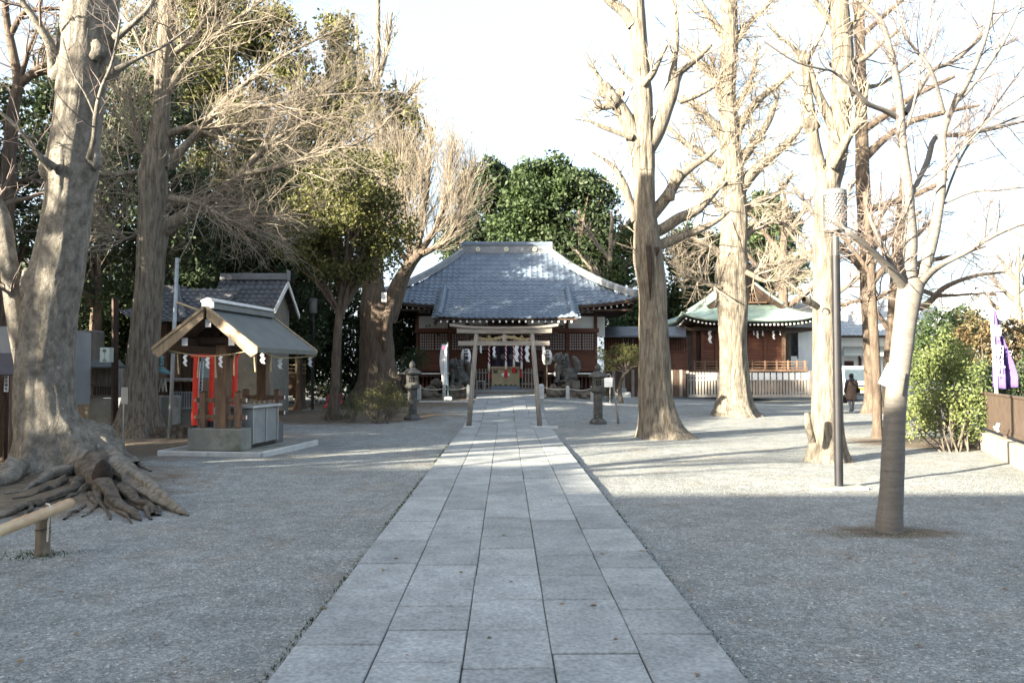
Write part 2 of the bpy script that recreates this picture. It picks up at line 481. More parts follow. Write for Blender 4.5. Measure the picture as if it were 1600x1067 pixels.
def make_path(name, y0, y1, lens, top, bevelj, xo=.01):
    n = int((y1-y0)/.4)+1
    ys = np.linspace(y0, y1, n)
    vs = []; fs = []
    for y in ys:
        z = top(y)
        vs += [(-PW/2+.012+xo, y, z-.16), (-PW/2+.012+xo, y, z-.017), (PW/2-.012+xo, y, z-.017), (PW/2-.012+xo, y, z-.16)]
    for i in range(n-1):
        for k in range(3): fs.append((i*4+k, i*4+k+1, i*4+4+k+1, i*4+4+k))
    me = bpy.data.meshes.new(name); me.from_pydata(vs, [], fs)
    p = link(name, me, bed); p['kind'] = 'structure'
    for c in range(5):
        y = y0 + random.uniform(-.4, 0)
        k = 0
        while y < y1 - .1:
            l = random.choice(lens)*random.uniform(.93, 1.07)
            a = max(y, y0); e = min(y + l, y1)
            if y1 - e < .28: e = y1
            if e - a > .12:
                w0 = xs5[c] + (bevelj*random.uniform(-1, 1) if c > 0 else 0); w1 = xs5[c+1] + (bevelj*random.uniform(-1, 1) if c < 4 else 0)
                v, f = slab(w0, w1, a, e, lambda yy: top(yy), .12, g=.0022+random.random()*.0028, jit=.004, xo=xo)
                mm = bpy.data.meshes.new('paving_stone'); mm.from_pydata(v, [], f)
                link('paving_stone', mm, granite, p)
            y = e if e > a else y + l
            k += 1
    return p
path = make_path('path', 1.2, 21.55, [.62, .62, .92, .95, .92, .60, .5], lambda y: .062, .002)
path2 = make_path('path', 21.62, 33.4, [.42, .55, .62, .62], lambda y: gzf(0, y) + .055, .016, xo=.0)
path2['label'] = 'rear stretch of the stone path rising behind the torii'

# pebbles lying loose on the near gravel
def pebbles(n, name, mat, smin, smax, ymin, ymax, seed, power=1.6):
    r = np.random.default_rng(seed)
    y = ymin + (ymax-ymin)*r.random(n)**power
    x = (r.random(n)*2-1)*(y*.72+.6)
    ok = np.abs(x) > PW/2+.02
    x = x[ok]; y = y[ok]; n = len(x)
    s = smin + (smax-smin)*r.random(n)**2
    base = np.array([(1,0,0),(0,1,0),(-1,0,0),(0,-1,0),(0,0,.7),(0,0,-.5)])
    V = base[None]*(s[:, None, None]*(.6+.8*r.random((n, 6, 1)))) 
    a = r.random(n)*6.28; ca, sa = np.cos(a)[:, None], np.sin(a)[:, None]
    X = V[..., 0]*ca - V[..., 1]*sa; Yv = V[..., 0]*sa + V[..., 1]*ca
    zz = .014*vn(np.stack([x*.55, y*.55, x*0], -1), 3) + .006*vn(np.stack([x*2.1, y*2.1, x*0], -1), 4)
    V = np.stack([X + x[:, None], Yv + y[:, None], V[..., 2] + zz[:, None] + .001], -1).reshape(-1, 3)
    T = np.array([(0,1,4),(1,2,4),(2,3,4),(3,0,4)])
    F = (T[None] + (np.arange(n)*6)[:, None, None]).reshape(-1, 3)
    o = link(name, npmesh(name, V, F), mat)
    o['kind'] = 'stuff'; return o
peb_m = M('pebble_mat', (.33,.325,.31), (.12,.12,.118), 60, .85, world=True, contrast=(.35,.65), detail=2)
peb2_m = M('pebble_pale', (.55,.53,.48), (.35,.33,.29), 60, .85, world=True, detail=2)
o = pebbles(60000, 'gravel', peb_m, .0035, .009, 3.4, 12, 1, 1.3); tag(o, 'loose grey gravel chips on the open ground beside the path', 'gravel', kind='stuff')
o = pebbles(900, 'pale_pebbles', peb2_m, .006, .013, 3.4, 16, 2, 1.1); tag(o, 'scattered pale pebbles among the grey gravel', 'pebbles', kind='stuff')
def leaves_ground():
    r = np.random.default_rng(5); n = 420
    y = 3.6 + 19*r.random(n)**1.3; x = (r.random(n)*2-1)*(y*.7)
    near = r.random(n) < .55
    x[near] = -7.2 + 2.6*r.standard_normal(near.sum()); y[near] = 13 + 3.5*r.standard_normal(near.sum())
    ok = y > 3.4; x = x[ok]; y = y[ok]; n = len(x)
    s = .012 + .018*r.random(n); a = r.random(n)*6.28
    q = np.array([(-1,-.5,0),(0,-.75,.35),(1,-.1,.1),(.2,.75,.45)])
    V = q[None]*s[:, None, None]
    X = V[..., 0]*np.cos(a)[:, None] - V[..., 1]*np.sin(a)[:, None]; Yv = V[..., 0]*np.sin(a)[:, None] + V[..., 1]*np.cos(a)[:, None]
    on = (np.abs(x) < PW/2)
    z = gz(x, y) + .006 + .058*on
    V = np.stack([X+x[:, None], Yv+y[:, None], V[..., 2]+z[:, None]], -1).reshape(-1, 3)
    F = np.arange(n*4).reshape(n, 4)
    o = link('fallen_leaves', npmesh('fallen_leaves', V, F), leaf_dry)
    tag(o, 'dry fallen leaves scattered over gravel and earth', 'leaves', kind='stuff')
leaves_ground()
def grass_tufts(name, label, spots, mat):
    r = np.random.default_rng(9); Vs = []; 
    for (cx, cy, rx, ry, n, h) in spots:
        x = cx + rx*r.standard_normal(n)*.5; y = cy + ry*r.standard_normal(n)*.5
        a = r.random(n)*6.28; w = .004+.004*r.random(n); hh = h*(.5+r.random(n))
        lean = .6*r.standard_normal((n, 2))*hh[:, None]
        z = gz(x, y)
        p0 = np.stack([x-w*np.cos(a), y-w*np.sin(a), z-.005], -1); p1 = np.stack([x+w*np.cos(a), y+w*np.sin(a), z-.005], -1)
        p2 = np.stack([x+lean[:, 0], y+lean[:, 1], z+hh], -1)
        Vs.append(np.stack([p0, p1, p2], 1).reshape(-1, 3))
    V = np.concatenate(Vs); F = np.arange(len(V)).reshape(-1, 3)
    o = link(name, npmesh(name, V, F), mat); tag(o, label, 'grass', kind='stuff')
sp = [(-1.24, 4+.0+i*.7, .03, .5, 60, .012) for i in range(20)] + [(1.25, 4+i*.7, .03, .5, 45, .012) for i in range(20)] + \
     [(3.83, 7.75, .8, .22, 900, .012), (-4.05, 7.0, .25, .2, 160, .02), (-6, 13.4, 2.0, .35, 900, .015)]
grass_tufts('moss_and_grass', 'low moss and grass along the path edges and tree foot', sp, leaf_mid)

# ------------------------------------------------------------------ tree tools
def catmull(pts, n):
    pts = np.asarray(pts, float); K = len(pts)
    if K == 2: 
        t = np.linspace(0, 1, n)[:, None]; return pts[0]*(1-t)+pts[1]*t
    ext = np.vstack([2*pts[0]-pts[1], pts, 2*pts[-1]-pts[-2]])
    t = np.linspace(0, K-1, n); i = np.minimum(t.astype(int), K-2); f = (t-i)[:, None]
    p0, p1, p2, p3 = ext[i], ext[i+1], ext[i+2], ext[i+3]
    return .5*((2*p1)+(-p0+p2)*f+(2*p0-5*p1+4*p2-p3)*f*f+(-p0+3*p1-3*p2+p3)*f**3)
def norm(v): return v/np.maximum(np.linalg.norm(v, axis=-1, keepdims=True), 1e-9)
def frames(Pn):
    T = norm(np.gradient(Pn, axis=1))
    mt = norm(Pn[:, -1]-Pn[:, 0]); ax = np.argmin(np.abs(mt), axis=1)
    ref = np.eye(3)[ax][:, None, :]
    A = norm(np.cross(T, np.broadcast_to(ref, T.shape))); B = np.cross(T, A)
    return T, A, B
def tubes(Pn, Rn, sides=5):
    N, S, _ = Pn.shape
    T, A, B = frames(Pn)
    an = 2*np.pi*np.arange(sides)/sides
    V = Pn[:, :, None, :] + Rn[:, :, None, None]*(np.cos(an)[None, None, :, None]*A[:, :, None, :] + np.sin(an)[None, None, :, None]*B[:, :, None, :])
    base = (np.arange(N)*S*sides)[:, None, None] + (np.arange(S-1)*sides)[None, :, None]
    i = np.arange(sides)[None, None, :]; j = (i+1) % sides
    F = np.stack([base+i, base+j, base+sides+j, base+sides+i], -1).reshape(-1, 4)
    return V.reshape(-1, 3), F
def merge(parts):
    Vs = []; Fs = []; n = 0
    for V, F in parts:
        Vs.append(V); Fs.append(F+n); n += len(V)
    return np.concatenate(Vs), np.concatenate(Fs)
def bark_tube(pts, rad, sides=28, step=.08, bark=.05, lump=.08, flare=None, seed=0, bs=(3.2, .9)):
    """one limb with ridged bark relief. flare=(amount, height, lobes, phase, lobe amp)"""
    pts = np.asarray(pts, float); L = np.linalg.norm(np.diff(pts, axis=0), axis=1).sum()
    n = int(min(max(L/step, 6), 260))
    C = catmull(pts, n); Rr = catmull(np.stack([rad, rad, rad], -1), n)[:, 0]
    Rr = np.maximum(Rr, .003)
    T, A, B = frames(C[None]); A = A[0]; B = B[0]
    s = np.concatenate([[0], np.cumsum(np.linalg.norm(np.diff(C, axis=0), axis=1))])
    an = 2*np.pi*np.arange(sides)/sides
    c, si = np.cos(an)[None], np.sin(an)[None]
    k = bs[0]*max(.5, float(np.median(Rr))*4)
    pn = np.stack([c*k+0*s[:, None], si*k+0*s[:, None], s[:, None]*bs[1]+0*c], -1)
    rel = 1 - 2*np.abs(vn(pn, seed)) 
    rel2 = vn(np.stack([c*1.3+0*s[:, None], si*1.3+0*s[:, None], s[:, None]*.9/max(.3, float(np.median(Rr)))*.3+0*c], -1), seed+5)
    rel3 = vn(pn*np.array([2.3, 2.3, 3.0]), seed+9)
    RR = Rr[:, None]*(.93 + bark*(rel-.5) + lump*rel2 + bark*.5*rel3)
    if flare:
        amt, hh, lob, ph, la = flare
        e = np.exp(-s/hh)[:, None]
        RR = RR + amt*e*(1 + la*np.cos(lob*(an[None]+ph)) + .35*la*np.cos((lob*2+1)*an[None]+ph*3))
    V = C[:, None, :] + RR[..., None]*(c[..., None]*A[:, None, :] + si[..., None]*B[:, None, :])
    base = (np.arange(n-1)*sides)[:, None]; i = np.arange(sides)[None]; j = (i+1) % sides
    F = np.stack([base+i, base+j, base+sides+j, base+sides+i], -1).reshape(-1, 4)
    # cap: collapse last ring
    return V.reshape(-1, 3), F
def pxl(lst, Y0):
    """[(px,py,width_px[,dY])] -> points, radii"""
    pts = []; rad = []
    for q in lst:
        Y = Y0 + (q[3] if len(q) > 3 else 0)
        p = P(q[0], q[1], Y); pts.append((p.x, p.y, p.z)); rad.append(q[2]/2/FPX*Y)
    return np.array(pts), np.array(rad)
def spawn(PP, PR, n, t0=.15, t1=1., ang=(35, 65), ln=(.5, 1.2), S=5, up=.1, wander=.15, ratio=.5, rmin=.0025, rng=RNG, bias=None, tip=.35, lt=.5, rmax=9):
    N, SP, _ = PP.shape
    M_ = N*n
    pi = np.repeat(np.arange(N), n)
    t = t0+(t1-t0)*rng.random(M_)
    ft = t*(SP-1); i0 = np.minimum(ft.astype(int), SP-2); f = (ft-i0)[:, None]
    b = PP[pi, i0]*(1-f)+PP[pi, i0+1]*f
    r = PR[pi, i0]*(1-f[:, 0])+PR[pi, i0+1]*f[:, 0]
    T = norm(PP[pi, i0+1]-PP[pi, i0])
    rv = rng.standard_normal((M_, 3)); pr = norm(rv - (rv*T).sum(-1, keepdims=True)*T)
    a = np.radians(ang[0]+(ang[1]-ang[0])*rng.random(M_))[:, None]
    d = norm(np.cos(a)*T+np.sin(a)*pr)
    if bias is not None: d = norm(d+np.asarray(bias)[None])
    L = (ln[0]+(ln[1]-ln[0])*rng.random(M_))*(1-lt*t)
    out = np.zeros((M_, S, 3)); out[:, 0] = b
    for k in range(1, S):
        d = norm(d + wander*rng.standard_normal((M_, 3)) + np.array([0, 0, up]))
        out[:, k] = out[:, k-1]+d*(L/(S-1))[:, None]
    r0 = np.minimum(np.maximum(r*ratio, rmin), rmax)
    Rr = r0[:, None]*np.linspace(1, tip, S)[None]
    return out, np.maximum(Rr, rmin*.6)
def resample(pts, rad, S=12):
    return catmull(pts, S)[None], catmull(np.stack([rad]*3, -1), S)[:, 0][None]
def leafmesh(C, n, spread, size, rng=RNG, flat=.0):
    """C (K,3) clump centres; n leaves per clump"""
    K = len(C); c = np.repeat(C, n, 0); M_ = K*n
    c = c + rng.standard_normal((M_, 3))*spread
    a = norm(rng.standard_normal((M_, 3))); rv = rng.standard_normal((M_, 3))
    if flat: a[:, 2] *= (1-flat); a = norm(a)
    b = norm(np.cross(a, rv))
    s = size*(.6+.8*rng.random(M_))[:, None]
    w = .55
    V = np.stack([c-a*s, c-b*s*w, c+a*s, c+b*s*w], 1).reshape(-1, 3)
    F = np.arange(M_*4).reshape(-1, 4)
    return V, F
def crown_clumps(blobs, per_m2=5.0, shell=(.72, 1.05), rng=RNG, seed=0):
    out = []
    for (x, y, z, rx, ry, rz) in blobs:
        ar = 4*np.pi*((rx*ry)**1.6+(rx*rz)**1.6+(ry*rz)**1.6)**(1/1.6)/3**(1/1.6)
        n = max(6, int(ar*per_m2))
        d = norm(rng.standard_normal((n, 3)))
        k = shell[0]+(shell[1]-shell[0])*rng.random((n, 1))
        k = k*(1+.22*vn(d*2.6+x, seed)[:, None])
        k[rng.random(n) < .18] *= .6
        out.append(np.array([x, y, z])+d*k*np.array([rx, ry, rz]))
    return np.concatenate(out)
def pblob(px, py, wpx, hpx, Y, dr=None):
    p = P(px, py, Y); rx = m2(wpx/2, Y); rz = m2(hpx/2, Y)
    return (p.x, p.y, p.z, rx, dr or (rx*.8), rz)
def evergreen(name, label, blobs, mat, base, trunkpx, group=None, per=5, leafn=14, leaf=.07, spread=.16, bark=bark_dark, tw=.18, limbs=True, shell=(.72, 1.05), cat='tree'):
    """base: ground point; trunk goes up into the first blob"""
    t = thing(name, label, cat, base, group)
    top = np.array(blobs[0][:3])
    b = np.array(base, float); b[2] -= .1
    mid = (b+top)/2 + np.array([random.uniform(-.2, .2), random.uniform(-.2, .2), 0])
    V, F = bark_tube([b, mid, top+np.array([0, 0, blobs[0][5]*.5])], [tw, tw*.75, tw*.3], 14, .3, .06, .08, (tw*.8, .4, 3, random.random()*6, .4), seed=int(abs(base[0])*10))
    link('trunk', npmesh('trunk', V, F, True), bark, t)
    if limbs:
        parts = []
        for bl in blobs:
            for k in range(3):
                c = np.array(bl[:3]) + norm(RNG.standard_normal(3))*np.array(bl[3:])*.55
                st = b + (top-b)*min(.98, max(.55, (c[2]-b[2]-1.0)/(top[2]-b[2]+.01)*random.uniform(.7, .98)))
                m_ = (st+c)/2 + np.array([0, 0, .2])
                parts.append(tubes(*resample(np.array([st, m_, c]), np.array([tw*.45, tw*.3, tw*.12]), 8), sides=6))
        V, F = merge(parts)
        link('branches', npmesh('branches', V, F, True), bark, t, kind='stuff')
    sub = []
    for bl in blobs:
        for k in range(11):
            dd = norm(RNG.standard_normal(3)); 
            if dd[2] < -.5: dd[2] *= -1
            f = random.uniform(.28, .52)
            cc = np.array(bl[:3])+dd*np.array(bl[3:])*random.uniform(.6, 1.0)
            sub.append((cc[0], cc[1], cc[2], bl[3]*f, bl[4]*f, bl[5]*f*.85))
    C = np.concatenate([crown_clumps(sub, per*.62, (.75, 1.05), seed=int(abs(base[0]*7))), crown_clumps(blobs, per*.30, (.45, .85), seed=3)])
    C = C[C[:, 2] > base[2]+.15]
    V, F = leafmesh(C, leafn, spread, leaf)
    link('crown', npmesh('crown', V, F), mat, t, kind='stuff')
    return t
# ------------------------------------------------------------------ bare trees
def bare(name, label, Y0, trunk, limbs, bark, twigm, flare=None, sides=44, group=None, bark_amp=.05, lump=.08, tw=None, step=.06, seed=0, cat='tree', barkbs=(3.2, .9), extra=None):
    """trunk / limbs are centre lines (px, py, width px[, dY]). tw: list of twig specs applied to the limbs"""
    pt, rd = pxl(trunk, Y0)
    g = pt[0].copy(); 
    root = thing(name, label, cat, (g[0], g[1], gzf(g[0], g[1])), group)
    pt[0][2] = gzf(g[0], g[1]) - .12
    V, F = bark_tube(pt, rd, sides, step, bark_amp, lump, flare, seed, barkbs)
    link('trunk', npmesh('trunk', V, F, True), bark, root)
    LP = []; LR = []
    for k, l in enumerate(limbs):
        p, r = pxl(l, Y0)
        V, F = bark_tube(p, r, 14 if r[0] > .04 else 8, .09, bark_amp*.9, lump, None, seed+k+1, barkbs)
        link('branch', npmesh('branch', V, F, True), bark, root)
        a, b = resample(p, r, 14); LP.append(a); LR.append(b)
    if LP:
        LP = np.concatenate(LP); LR = np.concatenate(LR)
    if tw:
        parts = []
        srcs = {'limbs': (LP, LR), 'trunk': resample(pt[1:], rd[1:], 14)}
        for spec in tw:
            spec = dict(spec); s = spec.pop('src'); dst = spec.pop('dst', None); sd_ = spec.pop('sides', 4); smp = spec.pop('pick', None)
            A, B = srcs[s]
            if smp is not None: A = A[smp]; B = B[smp]
            o_, r_ = spawn(A, B, rng=np.random.default_rng(seed+len(parts)+50), **spec)
            if dst: srcs[dst] = (o_, r_)
            parts.append(tubes(o_, r_, sd_))
        V, F = merge(parts)
        link('twigs', npmesh('twigs', V, F, True), twigm, root, kind='stuff')
    return root
# the big old tree at the left edge, its roots run out over the earth
YA = 11.9
tA = bare('old_tree', 'massive pale barked old tree with spreading roots at the left edge', YA,
    [(90,748,98),(86,715,98),(80,690,97),(72,655,93),(70,620,90),(70,580,86),(74,530,84),(80,480,82),(89,430,82),(100,370,76),(108,310,72),(112,270,80),(116,235,76),(122,190,73),(127,145,74),(132,100,82),(138,50,88),(143,0,90),(148,-50,90),(155,-160,84),(160,-260,60)],
    [[(38,566,30),(28,510,30),(19,450,29),(12,395,26),(4,345,26),(-12,305,24),(-40,240,22)],
     [(86,120,22,-.1),(80,75,16,-.3),(62,42,13,-.4),(38,8,10,-.5),(10,-30,8,-.6)],
     [(82,262,20,-.4),(58,240,9,-.6),(38,212,7,-.7),(15,188,6,-.8),(-30,150,4,-1)],
     [(140,248,12,-.55),(147,215,9,-.7),(150,180,9,-.8),(158,140,6,-.9),(176,95,5,-1),(188,30,4,-1.1)],
     [(150,182,6,-.8),(134,148,4,-.9),(112,110,3,-1),(98,60,2.5,-1)],
     [(180,60,14,-.2),(205,40,9,-.3),(235,10,8,-.3),(250,-30,6,-.3)],
     [(182,110,12,-.2),(215,92,6,-.2),(260,70,4,-.1),(300,40,3,0)]],
    bark_big, twig_grey, flare=(.48, .30, 5, 1.1, .5), sides=84, bark_amp=.045, lump=.085, step=.06, seed=3,
    tw=[dict(src='limbs', dst='a', n=9, t0=.25, ang=(30,70), ln=(.5,1.6), S=7, up=.03, wander=.16, ratio=.35, rmin=.005),
        dict(src='a', dst='b', n=5, t0=.2, ang=(30,65), ln=(.2,.8), S=5, up=.03, wander=.2, ratio=.5, rmin=.003, sides=3)])
def burl(px, py, r, Y, par=tA, m=bark_big, sq=(1, .7, 1.1)):
    n, k = 30, 20
    th = np.linspace(0, np.pi, k)[:, None]; ph = np.linspace(0, 2*np.pi, n, endpoint=False)[None]
    d = np.stack([np.sin(th)*np.cos(ph), np.sin(th)*np.sin(ph), np.cos(th)+0*ph], -1)
    c = P(px, py, Y); rr = m2(r, Y)*(.9+.22*vn(d*1.5+px, 1)+.10*vn(d*4+py, 2)+.05*vn(d*9+py, 2))
    V = np.array(c)+d*rr[..., None]*np.array(sq)
    idx = np.arange(n*k).reshape(k, n)
    F = np.stack([idx[:-1], np.roll(idx, -1, 1)[:-1], np.roll(idx, -1, 1)[1:], idx[1:]], -1).reshape(-1, 4)
    link('burl', npmesh('burl', V.reshape(-1, 3), F, True), m, par)
for q in ((80,266,20,11.75),(60,448,28,11.8),(48,478,16,11.7),(142,250,17,11.8),(94,112,16,11.7),(168,105,22,11.85),(165,55,24,11.85),(150,80,18,11.7)):
    burl(*q)
# roots: (px, py, width) on the ground, coming towards the viewer
def rootpath(lst, par, mat, sides=16, bark=.1, z0=0.0, seed=0, name='root', prop=.55):
    pts = []; rad = []
    for (px, py, w) in lst:
        g = G(px, py); r = w*.84/2/FPX*g.y
        pts.append((g.x, g.y, g.z + r*prop*.75)); rad.append(r)
    C = catmull(pts, 22); Rr = catmull(np.stack([rad]*3, -1), 22)[:, 0]
    t = np.linspace(0, 1, 22)
    wob = vn(np.stack([t*5, t*0+seed*3.1, t*0], -1), seed); wob2 = vn(np.stack([t*7, t*0+seed*1.7, t*0], -1), seed+3)
    C[:, 0] += wob*.10*np.minimum(1, Rr*12)*np.sin(t*np.pi)**.5; C[:, 2] += wob2*.035*np.sin(t*np.pi)
    Rr = np.maximum(Rr*(1+.16*wob2), .004)
    V, F = bark_tube(C, Rr, sides+10, .035, bark*1.6, .30, None, seed, (2.2, 2.2))
    zc = np.array([gzf(x, y) for x, y in V[:, :2]])
    V[:, 2] = np.where(V[:, 2] > zc, zc+(V[:, 2]-zc)*.92, V[:, 2])
    link(name, npmesh(name, V, F, True), mat, par)
rootpath([(118,700,84),(150,722,70),(178,742,52),(206,762,42),(232,778,34),(256,790,27),(278,799,19),(294,806,4)], tA, bark_big, 28, .12, seed=1, prop=.85)
rootpath([(140,738,56),(158,760,40),(174,778,32),(190,793,26),(204,804,20),(220,814,4)], tA, bark_root, 20, .1, seed=2, prop=.9)
rootpath([(190,770,26),(212,790,20),(230,797,16),(240,806,10)], tA, bark_root, 12, .15, seed=3)
rootpath([(205,772,20),(225,780,14),(238,794,9),(246,806,5)], tA, bark_root, 10, .15, seed=4)
rootpath([(108,742,34),(92,746,26),(72,752,18),(52,760,12),(30,768,7),(8,772,5)], tA, bark_big, 14, .1, seed=5)
rootpath([(128,758,26),(110,768,18),(92,777,14),(70,786,10),(55,792,7)], tA, bark_root, 12, .12, seed=6)
rootpath([(62,790,16),(42,794,14),(22,803,10),(-10,812,8)], tA, bark_root, 10, .12, seed=7)
rootpath([(48,792,12),(44,802,9),(38,812,7),(33,822,5)], tA, bark_root, 8, .12, seed=8)
rootpath([(140,775,12),(148,788,8),(142,800,6),(128,808,4)], tA, bark_root, 8, .12, seed=9)
rootpath([(132,790,8),(120,800,7),(100,812,4)], tA, bark_root, 8, .12, seed=10)
rootpath([(30,742,60),(8,752,44),(-20,764,34),(-60,775,24)], tA, bark_big, 16, .1, seed=12)
rootpath([(165,700,40),(200,722,22),(222,730,12),(236,738,6)], tA, bark_big, 12, .1, seed=13, prop=.6)
for q in ([(214,790,16),(226,796,11),(232,806,8),(236,812,4)], [(232,790,14),(243,797,10),(250,806,4)], [(196,758,18),(212,766,14),(224,778,10),(230,790,6)],
          [(252,782,16),(266,786,10),(276,794,7),(282,804,4)], [(150,776,20),(160,792,12),(168,804,8),(172,812,4)], [(100,752,20),(84,762,14),(66,770,10),(44,776,6),(20,780,4)],
          [(176,786,16),(184,798,12),(196,808,8),(206,818,3)], [(170,748,22),(150,762,18),(128,768,12),(108,778,8),(88,790,5)], [(230,770,18),(250,776,14),(268,788,9),(290,800,3)]):
    rootpath(q, tA, bark_root, 8, .14, seed=int(q[0][0]))
hollow = MB(); c = P(160, 742, 10.35)
hollow.lathe((c.x, c.y, c.z-.2), [(.02,0),(.10,.08),(.13,.2),(.08,.34),(.02,.4)], 10)
hollow.obj('hollow', M('rot', (.05,.035,.028), (.02,.015,.012), 9, .95, 1, 20), tA, smooth=True)

# second tree on the left: spreads a wide fan of light twigs to the right
tB = bare('bare_ginkgo_tree', 'tall bare tree behind the old tree, fan of pale twigs reaching right', 19.3,
    [(215,692,72),(216,670,60),(219,620,52),(223,560,49),(229,500,46),(234,440,46),(237,390,46),(240,350,48),(240,310,46),(240,270,46),(247,225,36),(252,170,28),(256,110,28),(260,50,27),(262,0,26),(266,-80,22),(270,-180,12)],
    [[(252,362,26),(290,336,22),(325,315,18),(352,295,15),(376,272,13),(410,235,9),(452,205,6),(520,178,4)],
     [(376,272,12),(430,262,8),(500,240,6),(575,215,4),(640,150,2)],
     [(262,262,18),(286,232,14),(318,198,12),(345,165,10),(385,130,7),(440,90,5),(520,50,3)],
     [(345,165,8),(420,165,6),(500,150,4),(600,145,2.5)],
     [(258,150,16),(285,108,12),(310,80,10),(345,50,8),(400,8,6),(450,-40,4)],
     [(252,330,16),(300,310,12),(350,330,8),(420,340,5),(480,335,3)],
     [(228,268,12),(195,272,8),(160,274,6),(120,262,4)],
     [(262,210,14),(300,200,10),(350,218,7),(430,222,5),(520,262,3)],
     [(236,262,14),(222,228,10),(210,190,8),(200,140,6)],
     [(262,90,12),(300,60,9),(330,15,7),(360,-30,5)],
     [(250,120,10),(225,80,8),(205,40,6),(190,0,5)],
     [(268,310,14,-.4),(310,318,9,-.9),(360,345,6,-1.2),(410,362,4,-1.4)],
     [(230,345,12),(205,372,7),(180,366,5),(150,358,3)],
     [(300,215,8,.5),(360,200,6,.9),(430,185,5,1.2),(560,110,3,1.6)]],
    bark_gink, twig_pale, flare=(.28, .5, 5, .4, .35), sides=48, seed=11,
    tw=[dict(src='limbs', dst='a', n=22, t0=.15, ang=(22,66), ln=(.8,2.9), S=9, up=.02, wander=.16, ratio=.3, rmin=.007, rmax=.022, bias=(.22,0,.05)),
        dict(src='a', dst='b', n=7, t0=.1, ang=(22,62), ln=(.5,1.6), S=6, up=.03, wander=.2, ratio=.5, rmin=.0048, rmax=.010, sides=3, bias=(.08,0,.02)),
        dict(src='b', n=3, t0=.1, ang=(25,60), ln=(.25,.9), S=5, up=.03, wander=.22, ratio=.6, rmin=.0040, sides=3),
        dict(src='trunk', dst='t', n=130, t0=.42, ang=(50,85), ln=(.6,2.4), S=7, up=.05, wander=.16, ratio=.04, rmin=.006, rmax=.014), dict(src='t', n=5, t0=.2, ang=(25,60), ln=(.3,1.0), S=5, up=.03, wander=.2, ratio=.6, rmin=.0042, sides=3)])
# tree 1 on the right of the path: pollarded
tC = bare('pollarded_ginkgo_tree', 'pollarded tree with a split trunk, first right of the path', 18.95,
    [(1033,687,62),(1030,670,58),(1027,645,58),(1024,610,56),(1022,560,52),(1020,500,47),(1019,450,46),(1014,405,50),(1011,372,44),(1008,330,38),(1006,280,36),(1003,235,40),(1005,190,34),(1004,140,31),(1001,95,29),(997,50,27),(994,0,26),(990,-70,22),(988,-150,12)],
    [[(1000,240,30),(985,200,28),(970,172,26),(955,152,24),(944,138,24)],
     [(962,162,14),(944,168,11),(930,165,9)],
     [(946,145,12),(938,125,8),(929,110,6),(915,82,3)],
     [(1010,232,32),(1027,205,28),(1040,170,27),(1050,140,26),(1058,118,15),(1074,104,12),(1096,86,9),(1112,70,4)],
     [(1048,145,16),(1053,100,12),(1058,60,8),(1056,20,6),(1050,-30,4)],
     [(990,40,22),(974,18,18),(952,0,16),(930,-25,12)],
     [(1004,352,24),(1024,330,20),(1044,305,19),(1060,278,18),(1080,262,12),(1105,245,9),(1118,234,5)],
     [(1008,368,20),(1035,358,19),(1060,342,18),(1090,328,16),(1115,300,14),(1128,290,8),(1160,285,4)],
     [(1028,384,20),(1052,375,16),(1075,366,13),(1100,356,11),(1124,343,7),(1140,330,4)],
     [(994,345,18),(984,318,15),(976,292,13),(965,270,9),(948,252,5),(925,238,3)],
     [(1062,160,9,-.2),(1090,150,7,-.3),(1118,135,4,-.3)],
     [(1004,135,10,-.2),(1018,118,12,-.3),(1027,102,8,-.3),(1042,70,4,-.3)],
     [(988,215,12,-.2),(962,206,9,-.2),(938,197,8,-.2),(922,190,4,-.2),(898,186,2,-.2)],
     [(990,130,6,.2),(970,110,4,.2),(955,85,3,.2)],
     [(1026,398,20,-.1),(1020,392,20,-.15),(1012,385,18,-.2)]],
    bark_gink, twig_pale, flare=(.30, .34, 4, 2.2, .42), sides=64, seed=21, bark_amp=.07, step=.05,
    tw=[dict(src='limbs', dst='a', n=11, t0=.3, ang=(25,75), ln=(.35,1.7), S=8, up=.12, wander=.15, ratio=.28, rmin=.006, rmax=.02),
        dict(src='a', n=3, t0=.3, ang=(20,50), ln=(.15,.6), S=5, up=.1, wander=.15, ratio=.6, rmin=.004, sides=3),
        dict(src='trunk', n=26, t0=.5, ang=(45,80), ln=(.2,.9), S=5, up=.1, wander=.15, ratio=.05, rmin=.006)])
for q in ((946,140,12,18.9),(958,158,13,18.8),(968,146,9,18.9),(1127,287,8,18.9),(1056,276,11,18.8),(1046,305,10,18.7)):
    burl(*q, par=tC, m=bark_gink)
cav = MB()
for (a, b, w) in (((1013,384),(1016,470),9),((1027,386),(1026,400),7)):
    pa = P(a[0], a[1], 18.55); pbb = P(b[0], b[1], 18.58)
    cav.tube([pa, (pa+pbb)/2+Vector((.02,.0,0)), pbb], [m2(w/2,18.6), m2(w/2.4,18.6), .01], 8)
cav.obj('cavity', MATS['rot'], tC, smooth=True)
